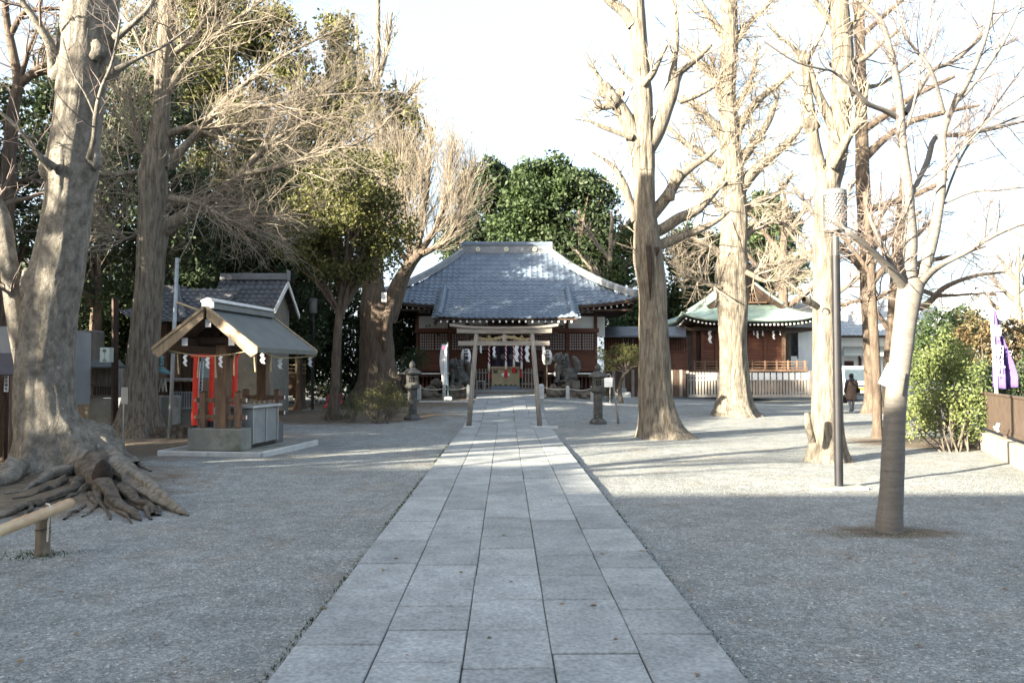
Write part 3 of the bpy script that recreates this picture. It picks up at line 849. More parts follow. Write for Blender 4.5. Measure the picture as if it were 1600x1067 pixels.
# tree 2: tall, shaggy
tD = bare('shaggy_ginkgo_tree', 'tall shaggy bare tree standing before the green roofed stage', 26.2,
    [(1148,656,66),(1147,640,56),(1146,600,49),(1145,550,45),(1145,500,47),(1145,455,52),(1144,420,52),(1146,380,44),(1147,330,42),(1145,280,38),(1142,234,34),(1140,190,30),(1137,150,28),(1138,100,28),(1140,50,28),(1139,0,27),(1138,-60,24),(1138,-140,14)],
    [[(1152,300,26),(1175,272,20),(1205,245,16),(1232,222,13),(1250,200,9),(1262,185,6)],
     [(1150,262,20),(1172,232,16),(1192,205,13),(1205,180,11),(1215,150,6)],
     [(1146,214,20),(1165,182,15),(1190,152,12),(1218,130,8),(1240,112,4)],
     [(1135,222,18),(1112,192,15),(1088,168,11),(1066,150,6)],
     [(1132,140,16),(1108,112,12),(1084,92,8),(1065,70,4)],
     [(1128,256,14),(1095,240,11),(1066,220,8),(1044,198,5)],
     [(1158,330,15),(1190,312,12),(1218,300,8),(1238,272,5)],
     [(1146,70,16),(1166,42,11),(1190,18,8),(1215,-10,5)],
     [(1134,62,15),(1110,28,11),(1092,0,8),(1075,-30,5)],
     [(1160,442,30),(1176,430,22),(1192,420,14),(1215,412,8),(1260,405,4)],
     [(1130,400,16),(1100,380,10),(1070,372,7),(1040,380,4)],
     [(1162,370,16),(1190,350,10),(1222,350,7),(1262,372,4)],
     [(1128,330,12),(1105,300,9),(1085,282,6),(1070,255,4)],
     [(1150,170,12),(1175,120,8),(1182,70,5)],
     [(1130,180,12),(1118,130,8),(1112,90,5)],
     [(1125,450,10,-.3),(1095,440,7,-.5),(1060,428,4,-.6)],
     [(1165,425,10,-.4),(1200,440,6,-.7),(1240,432,4,-.8)]],
    bark_gink, twig_pale, flare=(.34, .42, 5, .7, .38), sides=56, seed=31, bark_amp=.075, step=.07,
    tw=[dict(src='limbs', dst='a', n=26, t0=.1, ang=(28,75), ln=(.6,2.0), S=8, up=.03, wander=.17, ratio=.3, rmin=.009, rmax=.026),
        dict(src='a', dst='b', n=8, t0=.15, ang=(25,65), ln=(.35,1.1), S=6, up=.02, wander=.22, ratio=.5, rmin=.0058, rmax=.011, sides=3),
        dict(src='trunk', dst='c', n=270, t0=.42, ang=(50,88), ln=(.6,3.1), S=8, up=.02, wander=.18, ratio=.035, rmin=.008, rmax=.016),
        dict(src='c', n=5, t0=.2, ang=(30,65), ln=(.3,1.0), S=5, up=-.02, wander=.18, ratio=.6, rmin=.0055, sides=3)])
# tree 3 close behind the lamp post
tE = bare('forked_ginkgo_tree', 'forked pale tree directly behind the tall lamp post', 14.0,
    [(1293,722,58),(1292,700,54),(1292,660,50),(1292,600,49),(1291,540,47),(1291,480,44),(1290,430,40),(1289,380,37),(1290,330,38),(1293,290,40),(1302,264,36),(1309,225,34),(1313,186,34),(1317,130,34),(1317,80,33),(1312,30,32),(1309,-20,30),(1306,-120,20)],
    [[(1290,290,26),(1281,258,20),(1273,225,19),(1268,195,20),(1264,160,15),(1261,130,13),(1257,98,13),(1254,80,10)],
     [(1300,262,20,-.3),(1312,240,18,-.4),(1326,212,15,-.5),(1340,195,13,-.5),(1347,180,11,-.5),(1352,160,8,-.5),(1356,130,4,-.5)],
     [(1304,200,20),(1290,172,16),(1277,145,14),(1268,118,12),(1264,98,10)],
     [(1262,108,8),(1240,75,6),(1215,55,5),(1200,35,3)],
     [(1258,100,8),(1275,70,6),(1290,35,5),(1292,0,4)],
     [(1320,105,14),(1350,92,10),(1375,70,8),(1405,48,5)],
     [(1312,160,10),(1345,140,9,.4),(1380,130,6,.6),(1430,95,4,.8)],
     [(1318,60,12),(1340,30,9),(1360,0,7)],
     [(1302,40,12),(1280,10,9),(1262,-20,7)],
     [(1278,480,10,-.35),(1262,470,12,-.5),(1256,468,10,-.55)],
     [(1270,690,12,-.5),(1263,664,12,-.6),(1261,645,9,-.6)]],
    bark_gink, twig_pale, flare=(.14, .30, 4, .2, .4), sides=56, seed=41, bark_amp=.045, step=.05,
    tw=[dict(src='limbs', dst='a', n=15, t0=.15, ang=(25,75), ln=(.4,1.6), S=7, up=.05, wander=.16, ratio=.3, rmin=.0045, rmax=.016, pick=slice(0,9)),
        dict(src='a', n=5, t0=.2, ang=(20,60), ln=(.2,.7), S=5, up=.03, wander=.18, ratio=.6, rmin=.003, sides=3),
        dict(src='trunk', n=46, t0=.5, ang=(45,85), ln=(.3,1.1), S=6, up=.06, wander=.14, ratio=.05, rmin=.0045)])
for q in ((1268,196,14,13.95),(1258,92,9,13.95),(1343,190,9,13.45)): burl(*q, par=tE, m=bark_gink)
# smooth cherry in the right foreground
tF = bare('cherry_tree', 'smooth banded cherry tree, nearest tree on the right', 7.96,
    [(1389,832,44),(1390,810,42),(1393,770,38),(1395,720,37),(1397,670,35),(1400,620,34),(1405,580,34),(1410,540,35),(1415,500,36),(1419,472,39),(1423,452,40),(1425,440,34),(1426,428,8)],
    [[(1424,470,24),(1432,447,25),(1443,425,20),(1455,382,19),(1463,345,17),(1470,300,15),(1473,250,14),(1473,208,13),(1489,165,12),(1510,130,11),(1527,92,10),(1540,55,8),(1550,10,7),(1556,-40,5)],
     [(1421,470,24),(1421,440,26),(1421,410,24),(1423,371,22),(1420,330,20),(1418,289,18),(1412,245,16),(1408,206,15),(1404,144,13),(1391,80,10),(1377,35,9),(1352,10,8),(1326,-15,7)],
     [(1424,470,12,.03),(1436,446,15,0),(1456,424,12,-.2),(1482,407,11,-.5),(1513,392,10,-.6),(1545,372,9,-.8),(1572,359,8,-.9),(1605,347,7,-1),(1660,335,5,-1.2)],
     [(1422,474,14,.04),(1414,452,17,0),(1400,431,15,-.12),(1377,407,12,-.25),(1353,383,10,-.4),(1328,364,8,-.5),(1322,358,5,-.5)],
     [(1408,442,9,-.05),(1388,403,9,-.15),(1375,376,8,-.2),(1363,350,7,-.2),(1358,335,5,-.2)],
     [(1420,312,7),(1428,297,9,.05),(1437,278,9,.15),(1450,250,10,.3),(1462,215,9,.4),(1500,211,8,.5),(1545,203,6,.6),(1600,190,4,.7)],
     [(1402,184,10),(1380,172,9,-.1),(1355,162,8,-.2),(1335,140,6,-.3),(1303,113,4,-.4),(1282,108,4,-.5),(1241,96,3,-.6),(1195,66,2.5,-.7)],
     [(1414,178,10,.1),(1428,155,9,.2),(1455,112,8,.3),(1490,96,7,.4),(1530,62,5,.5),(1572,15,4,.6)],
     [(1474,175,7,-.1),(1465,140,6,-.2),(1452,104,6,-.3),(1430,78,5,-.3),(1412,50,4,-.4),(1396,-10,3,-.4)],
     [(1408,215,5),(1425,175,4.5),(1440,95,4),(1450,40,3),(1460,-10,2)],
     [(1490,163,7),(1515,140,6),(1560,80,5),(1590,20,4),(1600,-20,3)],
     [(1474,270,5),(1500,235,4),(1540,190,3.5),(1600,150,2.5)],
     [(1476,318,4),(1520,300,3.5),(1560,298,3),(1620,290,2)],
     [(1432,296,4,-.1),(1470,265,3.5,-.2),(1520,215,3,-.3),(1580,150,2.5,-.4)],
     [(1404,150,5),(1398,110,4),(1402,60,3),(1420,0,2.5)],
     [(1465,340,5,.1),(1500,250,4,.2),(1545,180,3.5,.3),(1610,90,2.5,.4)],
     [(1478,250,4,-.1),(1512,212,3.5,-.2),(1560,195,3,-.2),(1625,170,2,-.3)]],
    bark_cherry, twig_grey, flare=(.035, .09, 4, .2, .4), sides=48, seed=51, bark_amp=.012, lump=.03, step=.03, barkbs=(.8, 6),
    tw=[dict(src='limbs', dst='a', n=12, t0=.25, ang=(25,60), ln=(.3,1.3), S=8, up=.04, wander=.13, ratio=.4, rmin=.0028, rmax=.008),
        dict(src='a', dst='b', n=7, t0=.15, ang=(25,60), ln=(.12,.5), S=5, up=.05, wander=.12, ratio=.6, rmin=.0021, sides=3)])
# bare trees further right / behind
tG = bare('dark_bare_tree', 'dark bare tree behind the person, long limbs reaching right', 29.5,
    [(1364,648,34),(1363,620,26),(1361,560,24),(1359,500,24),(1356,440,24),(1353,380,24),(1350,320,24),(1347,250,22),(1345,180,20),(1344,100,18),(1342,0,16),(1340,-60,12)],
    [[(1350,330,14),(1390,318,11),(1440,300,9),(1480,280,6)],
     [(1348,250,16),(1385,215,12),(1425,190,10),(1480,175,8),(1530,165,4)],
     [(1346,205,14),(1385,180,12),(1430,150,9),(1490,120,6)],
     [(1352,400,14),(1380,372,10),(1412,350,7),(1440,330,4)],
     [(1346,150,12),(1320,120,9),(1296,100,6)],
     [(1346,420,12),(1322,392,9),(1300,370,5)],
     [(1350,440,12),(1375,425,10),(1400,395,7),(1430,380,4)],
     [(1343,60,10),(1375,30,8),(1410,0,6)]],
    bark_dark, twig_grey, flare=(.14, .4, 5, 0, .35), sides=24, seed=61, step=.15,
    tw=[dict(src='limbs', dst='a', n=16, t0=.1, ang=(28,65), ln=(.6,2.4), S=7, up=.03, wander=.16, ratio=.4, rmin=.009, rmax=.022),
        dict(src='a', dst='b', n=5, t0=.15, ang=(25,60), ln=(.4,1.3), S=5, up=.02, wander=.15, ratio=.5, rmin=.007, sides=3),
        dict(src='trunk', n=60, t0=.3, ang=(50,85), ln=(.5,1.9), S=6, up=.03, wander=.13, ratio=.05, rmin=.009)])
tH = bare('slender_bare_tree', 'slender bare tree with a thicket of twigs left of the cherry', 18.8,
    [(1371,686,18),(1371,670,15),(1370,620,14),(1368,560,14),(1364,500,15),(1362,450,14),(1360,400,12),(1356,350,10),(1352,300,8)],
    [[(1362,430,9),(1340,400,7),(1318,372,5),(1300,350,3)],
     [(1362,445,9),(1385,415,7),(1408,385,5),(1432,362,3)],
     [(1364,480,8),(1340,470,6),(1312,478,5),(1290,470,3)],
     [(1364,470,8),(1390,455,6),(1420,440,4)],
     [(1358,380,7),(1372,350,5),(1392,310,3)]],
    bark_dark, twig_grey, flare=(.06, .2, 4, 0, .4), sides=16, seed=71, step=.12,
    tw=[dict(src='limbs', dst='a', n=14, t0=.1, ang=(30,70), ln=(.4,1.5), S=7, up=.01, wander=.14, ratio=.4, rmin=.0055),
        dict(src='a', dst='b', n=5, t0=.15, ang=(25,60), ln=(.25,.8), S=5, up=0, wander=.16, ratio=.5, rmin=.004, sides=3)])
tI = bare('far_bare_tree', 'bare tree behind the cherry, seen against the white gabled roof', 33.0,
    [(1388,640,24),(1389,600,20),(1392,540,19),(1396,480,18),(1400,420,17),(1404,360,15),(1410,300,12),(1415,240,8)],
    [[(1398,470,16),(1440,480,12),(1475,450,9),(1520,432,6),(1570,425,3)],
     [(1400,430,12),(1440,410,9),(1490,400,6),(1540,385,3)],
     [(1396,480,12),(1435,455,9),(1470,462,6),(1540,458,3)],
     [(1402,400,10),(1440,360,7),(1470,330,4)],
     [(1392,520,10),(1370,490,7),(1350,480,4)]],
    bark_dark, twig_grey, flare=(.1, .3, 4, 0, .4), sides=16, seed=81, step=.2,
    tw=[dict(src='limbs', dst='a', n=17, t0=.1, ang=(28,65), ln=(.6,2.4), S=7, up=.02, wander=.16, ratio=.4, rmin=.009, rmax=.02),
        dict(src='a', dst='b', n=5, t0=.15, ang=(25,60), ln=(.4,1.2), S=5, up=.02, wander=.15, ratio=.5, rmin=.007, sides=3)])
# old dark tree left of the hall with a pale fan of upright shoots
tJ = bare('old_forked_tree', 'thick dark old tree forking left of the hall, upright pale shoots above', 30.5,
    [(590,628,76),(590,600,60),(590,560,56),(589,520,54),(588,480,52),(584,450,36),(578,420,30),(570,380,24),(562,330,16)],
    [[(604,500,34,-.1),(616,465,32,-.2),(628,435,26,-.2),(642,412,20,-.2),(655,398,14,-.2)],
     [(614,470,22,-.3),(606,500,20,-.5),(602,530,14,-.5),(601,548,8,-.5)],
     [(642,415,14),(638,370,9),(632,310,7),(628,240,5)],
     [(648,408,14),(660,350,9),(668,290,7),(672,210,5)],
     [(650,404,12),(684,350,8),(702,290,6),(706,225,4)],
     [(655,400,12),(700,372,8),(724,320,6),(730,270,4)],
     [(640,415,12),(620,380,8),(606,320,6),(600,250,4)],
     [(575,410,12),(556,380,9),(540,340,6)]],
    bark_dark, twig_pale, flare=(.5, .6, 5, 0, .35), sides=40, seed=91, bark_amp=.08, step=.12, lump=.12,
    tw=[dict(src='limbs', dst='a', n=80, t0=.1, ang=(14,52), ln=(.9,3.0), S=7, up=.15, wander=.10, ratio=.35, rmin=.0085, rmax=.018, pick=slice(2,7), lt=.4),
        dict(src='a', dst='b', n=9, t0=.1, ang=(15,42), ln=(.5,1.6), S=5, up=.10, wander=.12, ratio=.5, rmin=.0062, sides=3),
        dict(src='limbs', n=16, t0=.2, ang=(20,60), ln=(.6,1.6), S=6, up=.05, wander=.12, ratio=.3, rmin=.007, pick=slice(7,8))])
tK = bare('tall_far_tree', 'tall pale bare pole of a tree rising against the sky above the shoots', 41,
    [(592,600,20),(592,500,18),(591,400,16),(590,300,14),(589,200,12),(590,130,10),(590,60,9),(591,-20,7)],
    [[(594,220,11),(612,185,9),(636,150,7),(658,128,4)],
     [(592,170,9),(575,130,7),(562,90,5),(556,40,3)],
     [(594,120,8),(606,70,5),(612,20,4)],
     [(590,250,9),(560,215,7),(530,190,4)],
     [(592,260,10),(630,245,8),(672,230,5)]],
    bark_gink, twig_pale, sides=16, seed=101, step=.3,
    tw=[dict(src='limbs', dst='a', n=26, t0=.1, ang=(20,60), ln=(.8,3.0), S=7, up=.10, wander=.1, ratio=.4, rmin=.012),
        dict(src='a', n=4, t0=.1, ang=(20,50), ln=(.5,1.4), S=5, up=.06, wander=.12, ratio=.5, rmin=.009, sides=3),
        dict(src='trunk', n=50, t0=.4, ang=(35,70), ln=(.6,1.8), S=6, up=.05, wander=.12, ratio=.06, rmin=.011)])
tL = bare('dark_leaning_tree', 'dark bare limbs seen left of the old tree, against the sky', 21.5,
    [(-20,640,40),(-14,560,36),(-4,480,32),(4,400,28),(10,320,24),(14,250,20),(20,180,18),(28,130,16),(20,80,14),(10,30,12),(4,-40,10)],
    [[(36,128,14),(60,108,12),(90,92,9),(130,84,6)],
     [(26,140,12),(50,118,11),(84,112,9),(120,120,5)],
     [(14,60,10),(40,20,8),(90,14,6),(140,8,4)],
     [(24,150,9),(45,80,8),(60,40,6),(66,-10,4)],
     [(8,300,12),(40,282,9),(80,290,6),(130,310,3)]],
    bark_dark, twig_grey, sides=20, seed=111, step=.2,
    tw=[dict(src='limbs', dst='a', n=15, t0=.1, ang=(25,65), ln=(.6,2.0), S=7, up=.02, wander=.14, ratio=.4, rmin=.0065),
        dict(src='a', dst='b', n=5, t0=.15, ang=(25,60), ln=(.3,.9), S=5, up=.02, wander=.16, ratio=.5, rmin=.005, sides=3),
        dict(src='trunk', n=60, t0=.2, ang=(45,85), ln=(.5,1.9), S=6, up=.02, wander=.14, ratio=.07, rmin=.0065)])
for k, (px, py, w, Y, top, sd_, lab) in enumerate(((1225,600,22,47,300,121,'grey bare tree behind the right end of the stage roof'),
        (1590,560,16,52,380,131,'small bare street tree above the far white roof'),
        (955,560,16,50,330,141,'thin bare tree between the hall roof and the pollarded tree'),
        (1300,600,18,44,250,151,'pale bare tree far behind the tall lamp post'))):
    h = py-top
    bare('distant_bare_tree', lab, Y, [(px,py,w),(px+2,py-h*.3,w*.8),(px-2,py-h*.55,w*.7),(px+1,top+h*.1,w*.4),(px,top,w*.2)],
        [[(px,py-h*(.3+.09*i),w*.5),(px+s*h*.16,py-h*(.42+.09*i),w*.35),(px+s*h*.3,py-h*(.58+.08*i),w*.15)] for i, s in enumerate((-1,1,-.8,.9,-.6,.5))],
        bark_dark if k == 0 else bark_gink, twig_grey, sides=12, seed=sd_, step=.4,
        tw=[dict(src='limbs', dst='a', n=10, t0=.1, ang=(20,55), ln=(.8,2.2), S=6, up=.05, wander=.1, ratio=.45, rmin=.014),
            dict(src='a', n=4, t0=.1, ang=(20,50), ln=(.4,1.2), S=5, up=.05, wander=.12, ratio=.5, rmin=.011, sides=3)])

# ------------------------------------------------------------------ evergreens and shrubs
def gp(px, Y):
    x = P(px, 578, Y).x
    return (x, Y, gzf(x, Y))
EV = 'evergreens of the shrine grove'
evergreen('evergreen_tree', 'dark evergreen filling the gap left of the lamp post behind the pavilion', [pblob(455,440,130,150,31.5), pblob(400,400,120,120,31.5), pblob(470,520,100,130,31.8), pblob(500,330,120,130,32)], leaf_dark, gp(470,32), 20, EV, leaf=.09, per=5)
evergreen('evergreen_tree', 'leafy dark evergreen between the old tree and the bare tree', [pblob(150,330,170,200,25), pblob(120,470,150,130,25), pblob(175,230,120,130,25.5), pblob(90,380,110,130,24.6), pblob(150,140,110,110,25.5)], leaf_dark, gp(140,25), 20, EV, leaf=.085, per=5)
evergreen('evergreen_tree', 'leafy dark evergreen overhanging the old shrine roof', [pblob(275,380,130,140,26.5), pblob(300,450,80,60,26), pblob(255,300,110,110,26.5), pblob(315,330,90,110,27), pblob(250,210,150,150,27.5), pblob(235,90,130,130,27.5)], leaf_dark, gp(262,26.5), 20, EV, leaf=.085, per=5)
evergreen('evergreen_tree', 'dark evergreen at the far left edge behind the old tree', [pblob(20,420,200,190,26), pblob(-30,300,200,180,26.5), pblob(40,300,130,150,25.5), pblob(-20,190,120,120,26)], leaf_dark, gp(0,26), 20, EV, leaf=.085, per=4.5)
evergreen('evergreen_tree', 'dark evergreen directly behind the two left trunks', [pblob(160,400,230,220,29), pblob(150,260,220,190,29.5), pblob(180,120,190,170,30), pblob(90,200,150,150,29)], leaf_dark, gp(150,29), 20, EV, leaf=.10, per=4.5)
evergreen('evergreen_tree', 'broad olive evergreen behind the pavilion roof ridge', [pblob(420,60,120,100,35.5), pblob(330,330,250,220,34), pblob(300,190,240,200,34.5), pblob(380,110,200,180,35), pblob(330,40,180,120,35)], leaf_olive, gp(320,34), 20, EV, leaf=.11, per=4.2)
evergreen('cedar_tree', 'tall pointed cedar rising above the bare twigs', [pblob(530,140,110,170,37), pblob(528,75,60,110,37), pblob(520,230,190,180,37), pblob(500,330,230,180,37), pblob(570,330,160,160,37.5), pblob(455,240,150,170,36.5), pblob(615,215,90,150,37.5), pblob(640,260,70,120,37.6)], leaf_olive, gp(528,37), 20, None, leaf=.11, per=4.2)
evergreen('evergreen_tree', 'deep green evergreen between the tiled roof and the cedar', [pblob(430,360,220,210,33), pblob(380,420,180,150,32.5), pblob(480,440,180,140,33.5), pblob(300,440,200,140,32.5)], leaf_dark, gp(420,33), 20, EV, leaf=.10, per=4.8)
tM = evergreen('podocarpus_tree', 'slender straight evergreen with olive tufted crown left of the hall', [pblob(545,370,190,110,25.5), pblob(520,320,160,110,25.3), pblob(590,405,110,80,25.8), pblob(480,400,110,80,25.2), pblob(560,290,140,100,25.6), pblob(470,350,110,90,25.6), pblob(530,430,120,50,25.4), pblob(600,340,80,100,25.9)], leaf_olive, tuple(G(520,655)), 20, None, leaf=.055, per=8, leafn=20, spread=.13, bark=bark_dark, tw=.17)
for (px, py, w, h, Y, nm, lb) in ((150,470,260,260,35,'undergrowth_shrub','tall dark shrubbery behind the gap between the two left trunks'),(350,500,260,240,38,'undergrowth_shrub','tall dark shrubbery behind the storehouse'),(60,520,260,200,31,'undergrowth_shrub','dark shrubbery behind the small roofed cabin at far left'),
        (250,520,240,180,33,'undergrowth_shrub','dark shrubbery behind the small shrines'),
        (430,540,220,200,40,'undergrowth_shrub','dark shrubbery behind the left lamp post'),
        (560,540,200,230,42,'undergrowth_shrub','dark shrubbery behind the old forked tree'),
        (650,520,140,150,39,'undergrowth_shrub','dark bushy evergreen touching the left end of the hall')):
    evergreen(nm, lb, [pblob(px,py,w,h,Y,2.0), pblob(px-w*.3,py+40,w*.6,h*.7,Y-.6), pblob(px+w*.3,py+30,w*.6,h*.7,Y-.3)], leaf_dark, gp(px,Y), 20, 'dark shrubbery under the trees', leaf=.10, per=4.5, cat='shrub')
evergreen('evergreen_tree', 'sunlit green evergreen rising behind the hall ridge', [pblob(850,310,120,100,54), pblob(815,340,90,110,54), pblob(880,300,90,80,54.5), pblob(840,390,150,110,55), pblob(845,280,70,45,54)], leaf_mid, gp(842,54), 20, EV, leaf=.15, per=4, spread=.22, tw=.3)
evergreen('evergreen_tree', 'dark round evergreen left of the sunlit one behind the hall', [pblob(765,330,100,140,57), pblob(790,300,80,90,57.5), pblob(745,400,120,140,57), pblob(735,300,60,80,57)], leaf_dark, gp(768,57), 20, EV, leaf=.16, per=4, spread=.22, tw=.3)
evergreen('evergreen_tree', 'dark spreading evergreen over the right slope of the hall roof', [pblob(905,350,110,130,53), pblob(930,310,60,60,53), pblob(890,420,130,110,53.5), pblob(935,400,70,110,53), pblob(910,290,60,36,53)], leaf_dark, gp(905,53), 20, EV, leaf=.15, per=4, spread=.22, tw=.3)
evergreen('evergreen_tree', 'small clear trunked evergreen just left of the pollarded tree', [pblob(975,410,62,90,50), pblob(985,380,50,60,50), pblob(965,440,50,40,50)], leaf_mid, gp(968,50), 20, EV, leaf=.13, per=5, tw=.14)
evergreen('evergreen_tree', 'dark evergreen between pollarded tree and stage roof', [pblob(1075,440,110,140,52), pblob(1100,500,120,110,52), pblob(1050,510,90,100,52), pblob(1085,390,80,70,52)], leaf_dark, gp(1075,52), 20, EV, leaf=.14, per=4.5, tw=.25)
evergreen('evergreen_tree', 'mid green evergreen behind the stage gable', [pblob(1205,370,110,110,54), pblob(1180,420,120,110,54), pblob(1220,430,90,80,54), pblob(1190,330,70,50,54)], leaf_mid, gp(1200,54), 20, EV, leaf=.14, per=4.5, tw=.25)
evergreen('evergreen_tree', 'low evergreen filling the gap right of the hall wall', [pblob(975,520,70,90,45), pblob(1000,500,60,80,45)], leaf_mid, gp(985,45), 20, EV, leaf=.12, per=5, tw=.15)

def shrub(name, label, blobs, mat, base, stems=9, leaf=.03, per=26, leafn=16, spread=.06, bark=bark_root, group=None, twn=0, stem_r=.015, shell=(.72, 1.05)):
    t = thing(name, label, 'shrub', base, group)
    rng = np.random.default_rng(int(abs(base[0]*100)))
    b = np.array(base, float)
    PPp = []; RR = []
    for k in range(stems):
        bl = blobs[k % len(blobs)]
        c = np.array(bl[:3]) + norm(rng.standard_normal(3))*np.array(bl[3:])*.6
        s = b + np.array([rng.uniform(-.18, .18), rng.uniform(-.1, .1), -.03]) + (np.array([bl[0]-b[0], 0, 0])*.35)
        p, r = resample(np.array([s, (s*.6+c*.4)+rng.normal(0, .05, 3), c]), np.array([stem_r, stem_r*.7, stem_r*.3]), 8)
        PPp.append(p); RR.append(r)
    A = np.concatenate(PPp); B = np.concatenate(RR)
    parts = [tubes(A, B, 6)]
    if twn:
        o_, r_ = spawn(A, B, twn, t0=.3, ang=(15,50), ln=(.2,.6), S=5, up=.1, wander=.12, ratio=.5, rmin=.0025, rng=rng)
        parts.append(tubes(o_, r_, 3))
    V, F = merge(parts)
    link('stems', npmesh('stems', V, F, True), bark, t, kind='stuff')
    C = crown_clumps(blobs, per, shell, rng=rng); C = C[C[:, 2] > base[2]+.08]
    V, F = leafmesh(C, leafn, spread, leaf, rng=rng)
    link('foliage', npmesh('foliage', V, F), mat, t, kind='stuff')
    return t
b0 = G(590, 662)
shrub('round_shrub', 'rounded olive shrub with bare lower stems in front of the left stone lantern', [pblob(605,622,66,56,23.8), pblob(580,632,50,46,23.6), pblob(622,636,34,44,23.9)], leaf_olive, tuple(b0), 16, .016, 60, 12, .05, twn=14)
shrub('low_shrub', 'small green shrub beside the slender evergreen trunk', [pblob(556,628,38,38,24.4), pblob(545,640,30,26,24.2)], leaf_mid, tuple(G(556,660)), 8, .022, 40, 10, .06, twn=5)
shrub('fern_clump', 'fern tuft wrapped round the foot of the slender evergreen', [pblob(522,603,34,14,25.2), pblob(532,612,22,18,25.1)], leaf_mid, tuple(G(528,657)), 6, .035, 30, 6, .05)
shrub('ground_cover_mound', 'low dark green mound at the foot of the slender evergreen', [pblob(515,656,46,12,24.9,.35), pblob(535,654,34,10,24.8,.3)], leaf_mid, tuple(G(518,661)), 4, .02, 60, 16, .03)
shrub('clipped_bush', 'dome shaped clipped bush behind the left stone lantern', [pblob(652,562,40,36,33.5), pblob(640,570,40,30,33.6)], leaf_mid, gp(650,33.5), 6, .022, 50, 16, .05)
shrub('russet_bush', 'low reddish brown bush beside the right stone lantern', [pblob(952,613,36,28,31.8)], leaf_orange, gp(952,31.8), 6, .022, 50, 14, .05)
shrub('twiggy_bush', 'leafless twiggy bush with tied white papers before the old forked tree', [pblob(600,580,60,50,29), pblob(628,575,40,44,29)], leaf_dry, gp(610,29), 22, .008, 3, 2, .05, twn=26)
shrub('garden_shrub', 'low shrub behind the hand washing pavilion, near the left lamp post', [pblob(495,610,50,30,34), pblob(450,612,44,36,33.5)], leaf_dark, gp(480,34), 8, .03, 30, 10, .07, twn=10)
# shaped pine right of the hall steps
def niwaki():
    base = G(966, 655)
    t = thing('shaped_pine', 'cloud pruned pine with a leaning trunk right of the hall', 'tree', tuple(gp(972, 30.5)))
    V, F = bark_tube([P(972,632,30.5), P(968,605,30.6), P(974,588,30.5), P(985,575,30.3), P(998,562,30.2)], [.09,.08,.07,.06,.03], 12, .1, .08, .1)
    link('trunk', npmesh('trunk', V, F, True), bark_root, t)
    parts = []
    bl = [(948,560,30,16),(960,548,26,14),(975,545,34,18),(990,548,30,20),(996,566,26,18),(950,574,30,16),(966,562,30,16),(982,560,28,16),(940,552,20,24)]
    for (x, y, w, h) in bl:
        a = np.array(P(978, 582, 30.5)); c = np.array(P(x, y+h*.3, 30.4+random.uniform(-.5, .5)))
        parts.append(tubes(*resample(np.array([a, (a+c)/2+[0,0,.05], c]), np.array([.035,.025,.012]), 8), sides=5))
    V, F = merge(parts); link('branches', npmesh('branches', V, F, True), bark_gink, t, kind='stuff')
    C = crown_clumps([pblob(x, y, w, h, 30.4+random.uniform(-.5, .5)) for (x, y, w, h) in bl], 34, (.6, 1.05))
    V, F = leafmesh(C, 12, .045, .028); link('foliage', npmesh('foliage', V, F), leaf_olive, t, kind='stuff')
niwaki()
pr = MB(); a = G(966, 662); pr.tube([a, P(964,640,a.y), P(960,615,a.y+.2), P(958,590,a.y+.5)], [.035,.03,.028,.022], 8)
tag(pr.obj('wooden_prop', wood_weather, None, smooth=True), 'crooked wooden prop pole beside the right stone lantern', 'pole')
# sunlit hedge on the right
hb = G(1480, 706)
shrub('sunlit_hedge', 'large sunlit yellow green bush at the corner of the brown fence', [pblob(1470,640,90,90,16.3), pblob(1500,600,80,90,16.6), pblob(1450,600,70,80,16.8), pblob(1430,650,50,60,16.6), pblob(1510,650,60,80,16.0), pblob(1482,560,70,60,17), pblob(1440,575,40,60,17)], leaf_light, tuple(hb), 14, .034, 48, 13, .085, stem_r=.02, twn=3, bark=bark_root)
shrub('green_shrub', 'green shrub filling the space between cherry trunk and sunlit bush', [pblob(1470,520,90,70,22), pblob(1440,560,60,80,22), pblob(1510,510,70,60,22.5), pblob(1500,560,90,90,22)], leaf_mid, gp(1480,22), 10, .045, 36, 13, .1, stem_r=.03)
shrub('autumn_bush', 'orange tinted bush beside the purple banner pole', [pblob(1525,515,60,60,20), pblob(1570,530,70,70,20.5), pblob(1545,550,60,60,20), pblob(1600,540,50,60,20.5)], leaf_orange, gp(1550,20), 10, .042, 34, 12, .09, stem_r=.03)
shrub('green_shrub', 'dark green shrub behind the brown fence below the banner', [pblob(1590,600,90,70,17.5), pblob(1540,595,60,60,18.5), pblob(1630,590,80,90,17.5)], leaf_mid, gp(1590,18), 10, .038, 45, 12, .08, stem_r=.02)
